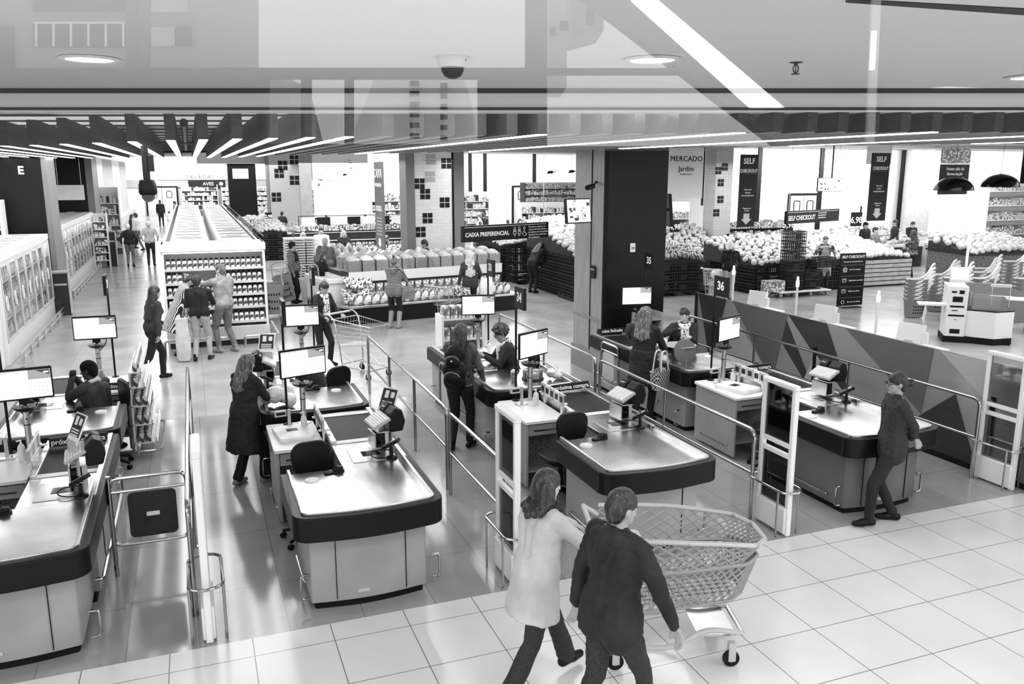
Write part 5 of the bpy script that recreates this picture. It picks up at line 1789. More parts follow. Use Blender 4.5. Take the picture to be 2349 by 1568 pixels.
# self-checkout floor notice
r = thing('floor_notice', 'black self-checkout notice with white icons on the shop floor', 'notice board', (16.95, 18.0, 0), -0.05)
MB().box(-0.42, 0.42, -0.015, 0.015, 0.05, 1.5).build('board', BLACK, r, smooth=None)
MB().box(-0.42, -0.38, -0.02, 0.02, 0, 1.5).box(-0.3, 0.3, -0.15, 0.15, 0, 0.02).build('frame', BLACK, r, smooth=None)
text('SELF CHECKOUT', 0.1, LETTER, r, (0, -0.02, 1.4), name='title', bold=0.002)
text('Faça aqui seu autoatendimento', 0.05, LETTER, r, (0, -0.02, 1.27), name='small_print')
for k, s in enumerate(['Até 15 volumes', 'Pagamento somente', 'Valide seu ticket', 'Em caso de dúvida']):
    z = 1.05 - k * 0.3
    text(s, 0.058, LETTER, r, (-0.1, -0.02, z), align='LEFT', name='small_print')
    q = MB()
    if k == 0:
        q.tube(rpath([(-0.3, -0.02, z - 0.06), (-0.2, -0.02, z - 0.06), (-0.18, -0.02, z + 0.03), (-0.32, -0.02, z + 0.03)], 0.01, 2, True), 0.006, 5, closed=True)
        for j in range(3):
            q.tube([(-0.28 + j * 0.03, -0.02, z - 0.05), (-0.28 + j * 0.03, -0.02, z + 0.02)], 0.005, 4)
        q.tube([(-0.3, -0.02, z + 0.03), (-0.25, -0.02, z + 0.08), (-0.2, -0.02, z + 0.03)], 0.006, 4)
    elif k == 3:
        q.tube([(-0.25 + 0.05 * math.cos(a), -0.02, z + 0.05 * math.sin(a)) for a in [2 * PI * i / 12 for i in range(12)]], 0.006, 5, closed=True)
    else:
        q.tube(rpath([(-0.31, -0.02, z - 0.04), (-0.19, -0.02, z - 0.04), (-0.19, -0.02, z + 0.05), (-0.31, -0.02, z + 0.05)], 0.015, 2, True), 0.006, 5, closed=True)
        q.tube([(-0.3, -0.02, z + 0.02), (-0.2, -0.02, z + 0.02)], 0.006, 4)
    q.build('icon', LETTER, r, smooth=None)
    MB().box(-0.38, 0.4, -0.018, -0.015, z + 0.12, z + 0.125).build('divider', GREY, r, smooth=None)


# price cards standing in the produce
def price_card(x, y, z, s, label, w_=0.4, h=0.42):
    r = thing('price_card', label, 'price card', (x, y, z), 0)
    MB().box(-w_ / 2, w_ / 2, -0.01, 0.01, 0, h).build('card', BLACK, r, smooth=None)
    text(s, h * 0.62, LETTER, r, (0, -0.014, h * 0.42), name='price', bold=0.004)
    MB().cyl((0, 0, -0.4), (0, 0, 0), 0.012, n=6).build('stick', LGREY, r)


price_card(16.35, 26.2, 1.55, '4,98', 'black price card reading 4,98 above the mangoes')
price_card(19.6, 24.0, 1.65, '5,98', 'black price card reading 5,98 right of the leather-jacket man', 0.4, 0.5)
price_card(22.6, 24.0, 1.75, '6,98', 'black price card reading 6,98 behind the aproned employee', 0.5, 0.5)
price_card(17.3, 24.2, 0.9, '3,98', 'dark price card at the foot of the first self-checkout banner', 0.25, 0.7)

# ---- self-checkout kiosks
def kiosk(x, y, rz, label):
    r = thing('self_checkout_kiosk', label, 'self-checkout', (x, y, 0), rz)
    MB().box(-0.2, 0.2, -0.25, 0.45, 0.12, 1.25).build('till_column', WHITE, r, bevel=0.02)
    MB().box(-0.22, 1.1, -0.25, 0.47, 0, 0.14).prism([(0.2, -0.2), (0.75, -0.38), (1.15, -0.1), (1.15, 0.5), (0.2, 0.5)], 0, 0.14).build('plinth', MATTE, r, smooth=None)
    MB().prism([(0.2, -0.2), (0.75, -0.38), (1.15, -0.1), (1.15, 0.5), (0.2, 0.5)], 0.14, 0.72).build('bagging_base', WHITE, r, bevel=0.01)
    MB().prism([(0.2, -0.2), (0.75, -0.38), (1.15, -0.1), (1.15, 0.5), (0.2, 0.5)], 0.72, 0.75).build('bagging_top', DARK, r, smooth=None)
    MB().box(0.3, 0.85, -0.22, -0.2, 0.75, 1.1).box(0.28, 0.3, -0.22, 0.3, 0.75, 1.1).build('clear_guard', glass_mat('guard_clear', 0.9, 0.08, 0.03, film=0.12), r, smooth=None)
    q = MB().tube([(0.75, 0.3, 0.75), (0.75, 0.3, 1.25)], 0.01, 6).tube([(1.1, 0.3, 0.75), (1.1, 0.3, 1.25)], 0.01, 6).tube([(0.7, 0.28, 1.0), (1.15, 0.28, 1.0)], 0.01, 6)
    q.build('bag_rack', STEEL, r)
    MB().box(0.72, 1.12, 0.26, 0.34, 1.2, 1.26).build('bag_hook', OFFW, r, smooth=None)
    s = MB().bc((0, 0, 0), (0.4, 0.06, 0.33), Matrix.Translation((0.02, -0.05, 1.48)) @ Matrix.Rotation(R(-15), 4, 'X')).build('screen_casing', OFFW, r, bevel=0.01)
    MB().bc((0, -0.033, 0.01), (0.33, 0.006, 0.24), Matrix.Translation((0.02, -0.05, 1.48)) @ Matrix.Rotation(R(-15), 4, 'X')).build('screen', SCRW, s, smooth=None)
    q = MB()
    for (a, b, c_, d) in ((-0.13, -0.03, 1.1, 1.14), (0.02, 0.12, 1.08, 1.16), (-0.1, 0.1, 0.9, 1.02), (-0.14, 0.14, 0.78, 0.82), (-0.1, 0.02, 0.7, 0.72), (-0.16, 0.16, 0.58, 0.62), (-0.02, 0.0, 0.5, 0.52), (-0.1, 0.1, 0.2, 0.3)):
        q.box(a, b, -0.255, -0.25, c_, d)
    q.build('slots', BLACK, r, smooth=None)
    MB().box(-0.75, -0.18, -0.15, 0.2, 0.78, 0.82).build('side_shelf', WHITE, r, smooth=None)
    return r


kiosk(15.7, 13.5, -0.7, 'white self-checkout kiosk facing the basket stacks')
kiosk(18.2, 13.3, -0.7, 'white self-checkout kiosk cut by the right picture edge')
p = thing('signal_light', 'white signal lamp pole rising behind the white kiosk', 'signal light', (16.55, 14.05, 0.0))
MB().cyl((0, 0, 0), (0, 0, 2.05), 0.03, n=12).build('pole', WHITE, p)
MB().lathe([(0.001, 2.05), (0.045, 2.05), (0.05, 2.18), (0.03, 2.24), (0.026, 2.33), (0.001, 2.33)], 14).build('lamp', mat('signal_lamp', 0.95, 0.4, emit=0.5), p)
single('side_partition', MB().prism([(0, 0), (2.6, 0), (2.6, 0.7), (1.6, 1.0), (0, 1.15)], 0, 0.04, Mz), mat('partition_grey', 0.16, 0.4), 'angled grey partition panel behind the white kiosk', 'partition', loc=(16.75, 14.5, 0), smooth=None)


# ---- wheeled baskets: body with slots, handle arching up
def make_basket(m, label, group):
    r = thing('wheeled_basket', label, 'basket', group=group)
    rings = []
    for z, sx, sy in ((0, 0.42, 0.3), (0.42, 0.5, 0.36), (0.46, 0.53, 0.39), (0.48, 0.53, 0.39)):
        rings.append([(x, y, z) for x, y in rrect(-sx / 2, sx / 2, -sy / 2, sy / 2, 0.12, 4)])
    for z, sx, sy in ((0.48, 0.48, 0.34), (0.02, 0.39, 0.27)):
        rings.append([(x, y, z) for x, y in rrect(-sx / 2, sx / 2, -sy / 2, sy / 2, 0.1, 4)])
    MB().loft(rings).build('body', m, r)
    q = MB()
    for j, z in enumerate((0.1, 0.18, 0.26)):
        for k in range(5):
            x = -0.12 + k * 0.06
            w_ = 0.15 + (0.18 - 0.15) * z / 0.42
            q.box(x, x + 0.035, -w_ - 0.003, -w_ + 0.01, z, z + 0.03)
    q.build('slots', TRIM, r, smooth=None)
    MB().tube(rpath([(-0.26, 0.0, 0.47), (-0.05, -0.22, 0.5), (0.22, -0.1, 0.62), (0.42, 0.05, 0.82), (0.52, 0.12, 0.86), (0.56, 0.18, 0.8)], 0.12, 5), 0.026, 6).build('handle', OFFW, r)
    MB().tube([(0.53 * math.cos(a) / 2, 0.39 * math.sin(a) / 2, 0.475) for a in [2 * PI * i / 20 for i in range(20)]], 0.014, 6, closed=True).build('rim', LGREY, r)
    return r


bk = make_basket(BASKM, 'grey wheeled basket in a tall nested stack beside the white kiosk', 'nested wheeled baskets')
pl = []
for (x, y, n, z0) in ((17.3, 16.1, 6, 0), (17.75, 15.35, 7, 0.0), (18.6, 16.6, 6, 0), (22.6, 17.6, 7, 0), (23.8, 17.2, 7, 0), (24.6, 16.4, 8, 0), (19.2, 17.0, 5, 0), (20.1, 16.6, 5, 0.1), (21.0, 17.2, 6, 0), (19.0, 15.6, 5, 0.1), (20.0, 15.2, 6, 0), (21.3, 15.4, 7, 0.1), (22.3, 16.4, 6, 0)):
    for k in range(n):
        pl.append(((x, y, 0.02 + k * 0.1 + z0), -0.3 + random.uniform(-0.04, 0.04), 1.0))
copies(bk, pl)


# ---- wire trolley
def make_cart(label, group=None, big=1.0):
    r = thing('shopping_trolley', label, 'shopping trolley', group=group)
    # basket opens towards +Y (front), handle at -Y
    def P(u, v, z):  # u -1..1 across, v 0..1 along
        wx = 0.29 - 0.07 * v
        return Vector((u * wx * (0.8 + 0.2 * z), -0.02 + v * 0.86 * (0.93 + 0.07 * z), 0.5 + 0.1 * v * (1 - z) + z * (0.46 - 0.06 * v)))
    q = MB()
    for k in range(15):
        v = k / 14
        q.tube([P(-1, v, 1), P(-1, v, 0), P(1, v, 0), P(1, v, 1)], 0.0032, 4)
    for k in range(9):
        u = -1 + k / 4
        q.tube([P(u, 0, 1), P(u, 0, 0), P(u, 1, 0), P(u, 1, 1)], 0.0032, 4)
    for z in (0.2, 0.4, 0.6, 0.8):
        q.tube([P(-1, 0, z), P(-1, 1, z), P(1, 1, z), P(1, 0, z)], 0.0035, 4, closed=True)
    q.build('wire_basket', STEEL, r)
    MB().tube([P(-1, 0, 1), P(-1, 1, 1), P(1, 1, 1), P(1, 0, 1)], 0.009, 6, closed=True).build('basket_rim', STEEL, r)
    for s in (-1, 1):
        MB().tube(rpath([(s * 0.28, -0.2, 1.02), (s * 0.28, -0.12, 1.05), (s * 0.28, 0.02, 0.96), (s * 0.26, 0.12, 0.5), (s * 0.24, 0.15, 0.16), (s * 0.22, 0.8, 0.16)], 0.07, 4), 0.013, 8).build('side_frame', STEEL, r)
        MB().tube([(s * 0.25, 0.14, 0.4), (s * 0.22, 0.6, 0.16)], 0.009, 6).build('brace', STEEL, r)
        for y in (0.12, 0.78):
            wh = MB().cyl((s * 0.235 - 0.012, y, 0.06), (s * 0.235 + 0.012, y, 0.06), 0.06, n=16).build('wheel', BLACK, r)
            MB().box(s * 0.235 - 0.02, s * 0.235 - 0.014, y - 0.02, y + 0.02, 0.05, 0.16).box(s * 0.235 + 0.014, s * 0.235 + 0.02, y - 0.02, y + 0.02, 0.05, 0.16).build('fork', STEEL, wh, smooth=None)
    MB().cyl((-0.27, -0.2, 1.02), (0.27, -0.2, 1.02), 0.018, n=12).build('handle', OFFW, r)
    MB().tube([(-0.23, 0.8, 0.16), (0.23, 0.8, 0.16)], 0.012, 6).tube([(-0.24, 0.15, 0.2), (0.24, 0.15, 0.2)], 0.012, 6).build('cross_bar', STEEL, r)
    return r


ct = make_cart('empty wire trolley pushed by the woman in the print scarf')
ct.location = (2.55, 15.35, 0)
ct.rotation_euler = (0, 0, R(-148))
ct.scale = (1.08,) * 3
c2 = dup(ct, (5.55, 19.4, 0), R(-65), 'wire trolley loaded with bottles beside the woman in boots')
c2.scale = (0.95,) * 3
c3 = dup(ct, (13.9, 20.2, 0), R(-60), 'trolley with a pale bag left of the leather-jacket man')
c3.scale = (0.95,) * 3
c4 = dup(ct, (2.7, 25.6, 0), R(20), 'wire trolley behind the man in the knitted hat')
c4.scale = (0.9,) * 3
single('packed_bag', MB().ell((0, 0, 0.14), (0.2, 0.24, 0.17)), WHITE, 'pale bag in the trolley left of the leather-jacket man', 'bag', loc=(14.2, 20.35, 0.62))
bt = g_bottle('bottle lying among groceries in the trolley beside the woman in boots', 'groceries in the loaded trolley')
copies(bt, [((5.72 + 0.13 * i, 19.42 + 0.1 * j, 0.6), 0) for i in range(4) for j in range(2)])
gb = g_box('printed carton in the trolley beside the woman in boots', 'cartons in the loaded trolley', (0.14, 0.1, 0.26), PACKB)
copies(gb, [((6.2, 19.35, 0.62), 0.3), ((5.95, 19.3, 0.72), 0.5)])

# two slotted pull baskets by the man with the knitted hat, one by the freezer end
def make_pull(label, m):
    r = thing('pull_basket', label, 'basket')
    rings = []
    for z, sx, sy in ((0.06, 0.3, 0.34), (0.6, 0.4, 0.44), (0.66, 0.42, 0.46)):
        rings.append([(x, y, z) for x, y in rrect(-sx / 2, sx / 2, -sy / 2, sy / 2, 0.09, 4)])
    for z, sx, sy in ((0.66, 0.38, 0.42), (0.1, 0.26, 0.3)):
        rings.append([(x, y, z) for x, y in rrect(-sx / 2, sx / 2, -sy / 2, sy / 2, 0.07, 4)])
    MB().loft(rings).build('body', m, r)
    q = MB()
    for z in (0.16, 0.3, 0.44):
        for k in range(5):
            w_ = 0.15 + 0.05 * (z - 0.06) / 0.54 + 0.02
            q.box(-0.11 + k * 0.05, -0.085 + k * 0.05, -w_ - 0.004, -w_ + 0.01, z, z + 0.09)
    q.build('slots', TRIM, r, smooth=None)
    MB().tube(rpath([(-0.19, 0.0, 0.62), (-0.17, 0, 0.95), (0.17, 0, 0.95), (0.19, 0, 0.62)], 0.12, 6), 0.014, 8).build('handle', LGREY, r)
    for s in (-1, 1):
        MB().cyl((s * 0.13 - 0.015, -0.1, 0.04), (s * 0.13 + 0.015, -0.1, 0.04), 0.04, n=12).build('wheel', BLACK, r)
    return r


pb = make_pull('grey pull basket tilted under the hand of the man in the knitted hat', GREY)
pb.location = (2.45, 24.0, 0.05)
pb.rotation_euler = (0, R(-14), -0.2)
pb.scale = (1.25,) * 3
pb = make_pull('pale pull basket upright beside the tilted grey one', OFFW)
pb.location = (2.9, 22.9, 0)
pb.rotation_euler = (0, 0, 0.1)
pb.scale = (1.3,) * 3
pb = make_pull('grey pull basket at the right side of the jar display', GREY)
pb.location = (1.85, 22.2, 0)
pb.scale = (1.3,) * 3

# ---- produce on the left half behind the snack island
t = thing('produce_bench', 'dark-fronted bench heaped with pears behind the snack island', 'produce table', (4.2, 25.0, 0), 0.12)
MB().box(0, 3.4, 0, 2.3, 0, 0.3).box(0, 3.4, -0.03, 2.3, 0.5, 0.85).box(0, 3.4, 0.2, 2.3, 0.3, 0.5).build('bench', mat('island_black', 0.02, 0.4), t, smooth=None)
MB().box(-0.02, 3.42, -0.05, 0, 0.42, 0.48).build('rail', STEEL, t, smooth=None)
TB = Matrix.Translation((4.2, 25.0, 0)) @ Matrix.Rotation(0.12, 4, 'Z')
fz = lambda u, v: 0.92 + 0.32 * v
mound('pear_heap', 0.05, 3.35, 0, 2.2, 0.85, fz, LEAF, dz=-0.05, T=TB, label='core of the pear heap on the dark-fronted bench')
pe = g_round('pear', 'pale pear in the heap on the dark-fronted bench', 'pear', 'pears on the dark-fronted bench', 0.065, FRUITL)
heap(pe, 1.2, 3.3, 0.05, 2.1, fz, 0.165, T=TB)
le = g_round('lettuce', 'leafy lettuce at the left of the dark-fronted bench', 'lettuce', 'lettuces on the dark-fronted bench', 0.13, LEAF, (0.8, 0.8, 1.5))
heap(le, 0.1, 1.1, 0.1, 2.0, lambda u, v: 0.95 + 0.3 * v, 0.26, T=TB)
eg = g_box('flat egg tray in the tall stacks beside the man in the knitted hat', 'stacked egg trays', (0.3, 0.3, 0.05), OFFW, 'egg_tray')
copies(eg, [((2.95 + 0.34 * i, 28.2 + 0.3 * i * 0 + 0.33 * j, 0.14 + 0.085 * k), random.uniform(-0.05, 0.05)) for i in range(3) for j in range(2) for k in range(17)])
pallet(2.75, 28.0, 1.1, 0.8, 'pallet under the stacked egg trays')
crate_wall(2.55, 2, 36.5, 7, 4, 'black crate under the oranges near the freezer island', 'crates under the oranges')
fz = lambda u, v: 1.2 + 0.3 * v + 0.12 * math.sin(PI * u)
mound('orange_heap', 2.6, 3.75, 36.6, 39.2, 1.1, fz, FRUITM, label='core of the orange heap near the freezer island')
orr = g_round('orange', 'round orange in the heap near the freezer island', 'orange', 'oranges near the freezer island', 0.07, FRUITM)
heap(orr, 2.6, 3.7, 36.6, 39.1, fz, 0.17)
# long chilled counter behind with price boards
t = thing('chilled_counter', 'long chilled counter with price boards behind the snack island', 'chilled counter', (3.6, 31.5, 0), 0.05)
MB().box(0, 5.2, 0, 1.2, 0, 0.5).box(0, 5.2, 0.5, 1.2, 0.5, 1.5).build('body', DARK, t, smooth=None)
for z in (0.55, 0.85, 1.15, 1.45):
    MB().box(0, 5.2, 0.1 + z * 0.25, 1.1, z - 0.03, z).build('shelf', OFFW, t, smooth=None)
MB().tube([(0.2, 0.7, 1.5), (0.2, 0.7, 2.05), (5.0, 0.7, 2.05), (5.0, 0.7, 1.5)], 0.02, 6).build('board_frame', BLACK, t)
for k in range(8):
    MB().box(0.3 + k * 0.58, 0.8 + k * 0.58, 0.69, 0.71, 1.68, 2.0).build('price_board', BLACK if k % 2 else OFFW, t, smooth=None)
ck = g_pack('packed tray on the long chilled counter with price boards', 'packs on the chilled counter', 0.22, 0.2, 0.1, PACKB, 'packed_tray')
TC = Matrix.Translation((3.6, 31.5, 0)) @ Matrix.Rotation(0.05, 4, 'Z')
copies(ck, [(TC @ Vector((0.15 + k * 0.25, 0.3 + z * 0.25, z)), 0.05) for z in (0.55, 0.85, 1.15) for k in range(20)])
goods_stuff('greens', 'mixed greens heaped on top of the chilled counter', 3.6, 31.9, 5.2, 1.0, (1.5,), 0.25, [LEAF, PACKB], rz=0.05, seed=3, step=0.2)
# white display wall with hanging picture and bottle rack
t = thing('picture_panel', 'tall white picture panel above the bottle rack behind the counter', 'picture panel', (4.6, 34.0, 0))
MB().box(0, 2.2, 0, 0.1, 1.9, 4.6).build('panel', WHITEP, t, smooth=None)
MB().box(-0.5, -0.05, -0.05, 0.15, 0.0, 4.6).build('dark_post', GREY, t, smooth=None)
q = MB()
rd = random.Random(9)
for k in range(40):
    a = rd.uniform(0.2, 2.0)
    z = 3.3 + 0.35 * a + rd.uniform(-0.25, 0.35)
    q.bc((a, -0.004, z), (rd.uniform(0.03, 0.2), 0.004, rd.uniform(0.02, 0.08)), Matrix.Identity(4))
q.build('picture', mat('picture_grey', 0.4, 0.6), t, smooth=None)
t = shelf_unit('bottle_rack', 'black-framed rack of bottles under the white picture panel', 5.0, 33.6, 1.6, 0.35, 2.0, (0.9, 1.5), BLACK, back=WHITE)
bt = g_bottle('bottle on the black-framed rack under the white picture panel', 'bottles on the black-framed rack')
copies(bt, [((5.13 + k * 0.135, 33.72, z), 0) for z in (0.9, 1.5) for k in range(11)])

# ---- far shelves and tables (small in the picture)
far = [  # name, label, x, y, w, d, h, levels, rz
    ('chilled shelf wall under the SALADAS sign', 2.6, 76.4, 6.0, 1.2, 2.4, (0.5, 0.9, 1.3, 1.7, 2.1)),
    ('chilled shelf wall left of the SALADAS sign', -0.6, 76.4, 2.9, 1.2, 2.6, (0.5, 0.9, 1.3, 1.7, 2.1)),
    ('grocery shelves between the two painted pillars', 5.7, 47.5, 1.3, 0.6, 3.2, (0.4, 0.8, 1.2, 1.6, 2.0, 2.5)),
    ('grocery shelves right of the second painted pillar', 8.7, 47.0, 2.2, 0.6, 3.4, (0.4, 0.8, 1.2, 1.6, 2.0, 2.5)),
    ('grocery shelves behind the CAIXA banner', 7.6, 37.5, 1.7, 0.6, 3.0, (0.4, 0.8, 1.2, 1.6, 2.0, 2.4)),
    ('tall bakery shelves right of the white tiled pillar', 12.3, 44.0, 3.2, 0.6, 2.6, (0.5, 0.9, 1.3, 1.7, 2.1)),
    ('black-framed glass cabinet in the far bakery', 20.0, 50.0, 4.8, 0.8, 3.0, (0.6, 1.0, 1.4, 1.8, 2.2, 2.6)),
    ('wine shelf under the far ladle picture', 18.2, 46.0, 4.2, 0.7, 1.9, (0.5, 0.9, 1.3)),
    ('bread shelf rack at the upper right edge', 31.0, 25.6, 6.5, 0.9, 3.0, (0.6, 1.1, 1.7, 2.3, 2.9)),
    ('bread rack beside the right swing door', 31.8, 33.6, 1.8, 0.6, 2.1, (0.4, 0.8, 1.2, 1.6, 2.0)),
    ('dark fridge counter behind the second price card', 20.2, 28.6, 3.4, 0.9, 1.6, (0.6, 1.0, 1.4)),
    ('shelf of melon boxes behind the melons', 17.0, 31.2, 3.2, 0.8, 2.4, (0.7, 1.2, 1.7)),
]
for i, (lab, x, y, wv, d, h, lv) in enumerate(far):
    dk = 'black' in lab or 'dark' in lab
    shelf_unit('display_shelf', lab, x, y, wv, d, h, lv, BLACK if dk else WHITE, back=WHITE)
    goods_stuff('shelf_goods', 'goods on the ' + lab, x, y, wv, d, lv, 0.34, MS if i % 2 else [PACKB, PACKC, FRUITL], seed=20 + i, step=0.22 if i < 2 else 0.17)
far_t = [('salad table behind the long railing of the freezer island', 2.3, 44, 2.6, 5, LEAF), ('produce table beside the black column', 2.6, 54, 4.5, 6, FRUITL), ('low produce table at the painted pillars', 3.9, 40.5, 4.5, 1.6, LEAF),
         ('bakery counter right of the white tiled pillar', 11.2, 33.0, 4.2, 1.2, PACKC), ('glass bakery counter behind the seated workers', 15.8, 38.5, 4.4, 1.5, PACKB), ('bread table before the far glass cabinet', 19.6, 40.5, 5.0, 2.5, FRUITL),
         ('vegetable table behind the pineapple crates', 13.2, 29.5, 3.4, 3.2, FRUITL), ('white fish counter behind the SELF CHECKOUT sign', 21.8, 27.5, 5.0, 1.6, WHITE), ('salad counter left of the second banner', 26.2, 28.2, 3.5, 1.6, LEAF),
         ('pastry table under the handwritten board', 27.5, 24.3, 3.2, 1.6, FRUITL), ('bread table at the right edge behind the long-haired woman', 28.6, 20.0, 5.0, 1.4, FRUITM), ('citrus table behind the garlic', 23.8, 25.0, 3.2, 1.6, FRUITM)]
for i, (lab, x, y, wv, d, mm) in enumerate(far_t):
    t = thing('produce_table', lab, 'table', (x, y, 0))
    MB().box(0, wv, 0, d, 0, 0.8).build('cabinet', DARK if i % 3 else OFFW, t, smooth=None)
    MB().box(-0.04, wv + 0.04, -0.05, d, 0.8, 0.9).build('tray', OFFW, t, smooth=None)
    rd = random.Random(50 + i)
    b = MB()
    n = int(min(170, wv * d / 0.05))
    for k in range(n):
        a, c_ = rd.uniform(0.1, wv - 0.1), rd.uniform(0.1, d - 0.1)
        s = rd.uniform(0.08, 0.15)
        b.m = rd.choice((0, 0, 1))
        b.ell((x + a, y + c_, 0.95 + 0.3 * c_ / d + rd.uniform(-0.04, 0.05)), (s, s * rd.uniform(0.6, 1), s * 0.7), nu=7, nv=5)
    single('heaped_goods', b, [mm, FRUITM if mm is not FRUITM else LEAF], 'goods heaped on the ' + lab, 'goods', kind='stuff')
# dark wall pictures far away
for (x, y, z, wv, h, lab) in ((21.5, 49.9, 3.55, 0.9, 0.28, 'left dark ladle picture'), (23.0, 49.9, 3.6, 0.9, 0.28, 'right dark ladle picture')):
    single('wall_picture', MB().prism([(0, 0.0), (0.35, 0.02), (wv, h), (0.45, 0.12), (0.38, 0.2), (0.1, 0.18)], 0, 0.03, Mz), BLACK, lab + ' on the white far wall', 'picture', loc=(x, y, z), smooth=None)
# candy rack on the side of the lower left desk
r = thing('candy_rack', 'tall wire rack of sweets beside the seated man', 'rack', (-0.9, 11.45, 0))
MB().box(0, 0.02, 0, 1.4, 0.1, 1.15).build('back_panel', WHITE, r, smooth=None)
for k, z in enumerate((0.2, 0.45, 0.7, 0.95, 1.15)):
    MB().box(0.0, 0.28 - 0.03 * k, 0, 1.4, z, z + 0.015).box(0.26 - 0.03 * k, 0.275 - 0.03 * k, 0, 1.4, z, z + 0.07).build('shelf', WHITE, r, smooth=None)
MB().tube(rpath([(0.0, 0.0, 0.1), (0.32, 0.0, 0.1), (0.32, 1.4, 0.1), (0, 1.4, 0.1)], 0.08), 0.014, 6).build('foot_rail', CHROME, r)
sw = g_box('small packet of sweets on the wire rack beside the seated man', 'sweets on the wire rack', (0.1, 0.05, 0.12), PACKB, 'sweets_packet')
copies(sw, [((-0.9 + 0.08 + 0.09 * j, 11.52 + k * 0.125, z), PI / 2 + random.uniform(-0.2, 0.2)) for z in (0.215, 0.465, 0.715, 0.965, 1.165) for k in range(11) for j in range(2 if z < 0.9 else 1)])
# goods rack behind the woman with the backpack
shelf_unit('goods_rack', 'white end rack of small goods behind the woman with the backpack', 3.75, 13.05, 0.75, 0.4, 1.35, (0.25, 0.6, 0.95, 1.3))
gb = g_box('small carton on the white end rack behind the woman with the backpack', 'cartons on the white end rack', (0.11, 0.2, 0.2), PACKC)
copies(gb, [((3.85 + k * 0.135, 13.2, z), 0) for z in (0.25, 0.6, 0.95, 1.3) for k in range(5)])
shelf_unit('goods_rack', 'slim rack of bars beside the customer with the woven tote', 7.2, 12.35, 0.35, 0.5, 1.3, (0.9, 1.05, 1.2), GREY)
# fruit baskets of straw at the far right
price_card(3.25, 39.0, 1.6, '2,98', 'small price card above the oranges near the freezer island', 0.3, 0.3)

# ================================================================ PEOPLE
SKINL = mat('skin_light', 0.5, 0.5)
SKINM = mat('skin_mid', 0.36, 0.5)
SKIND = mat('skin_dark', 0.06, 0.4)
HAIRD = ramp_mat('hair_dark', 'ShaderNodeTexNoise', 6, [(0.35, 0.008), (0.6, 0.03), (0.75, 0.12)], rough=0.4, stretch=(12, 12, 1.2), bump=0.6)
HAIRM = ramp_mat('hair_brown', 'ShaderNodeTexNoise', 6, [(0.3, 0.02), (0.5, 0.09), (0.7, 0.3)], rough=0.4, stretch=(12, 12, 1.2), bump=0.6)
HAIRB = ramp_mat('hair_blond', 'ShaderNodeTexNoise', 6, [(0.3, 0.2), (0.5, 0.5), (0.7, 0.8)], rough=0.4, stretch=(12, 12, 1.2), bump=0.6)
HAIRW = mat('hair_white', 0.8, 0.6)
CURL = ramp_mat('hair_curly', 'ShaderNodeTexVoronoi', 45, [(0.0, 0.005), (0.5, 0.02), (1, 0.2)], rough=0.5, bump=1.0)


def cloth(name, v, sc=(1, 1, 1), amt=0.5, f=9, rough=0.8):
    amt *= 0.7
    if v < 0.07:
        v *= 0.5
    return ramp_mat('cloth_' + name, 'ShaderNodeTexNoise', f, [(0.32, v * (1 - amt)), (0.55, v), (0.75, min(0.95, v * (1 + amt)))], rough=rough, stretch=sc, bump=0.35, extra={'Detail': 6})


C_BLACK = cloth('black', 0.012)
C_DARK = cloth('dark', 0.03, amt=0.7)
C_CHAR = cloth('charcoal', 0.06)
C_GREY = cloth('grey', 0.2)
C_MID = cloth('mid', 0.33)
C_PALE = cloth('pale', 0.62, amt=0.2)
C_WHITE = cloth('white', 0.82, amt=0.08)
C_DENIM = cloth('denim', 0.05, amt=0.9, f=90)
C_JEAN = cloth('jean', 0.16, amt=0.5, f=14)
C_KHAKI = cloth('khaki', 0.42, amt=0.25)
LEATHER = mat('leather', 0.015, 0.28, bump=(14, 0.6))
STRIPE = ramp_mat('stripes', 'ShaderNodeTexWave', 13, [(0.0, 0.01), (0.62, 0.01), (0.66, 0.8), (1, 0.8)], rough=0.8, const=True, extra={'bands_direction': 'X'})
PRINT = ramp_mat('scarf_print', 'ShaderNodeTexVoronoi', 26, [(0.0, 0.02), (0.3, 0.02), (0.34, 0.8), (1, 0.8)], rough=0.7, const=True)
CAMO = ramp_mat('mottled', 'ShaderNodeTexNoise', 8, [(0.0, 0.02), (0.45, 0.02), (0.5, 0.14), (0.6, 0.4)], rough=0.7)
SHOE = mat('shoe_black', 0.015, 0.35)
SHOEG = mat('shoe_grey', 0.25, 0.5)
EYEW = mat('eye_white', 0.7, 0.3)


TRASH = []


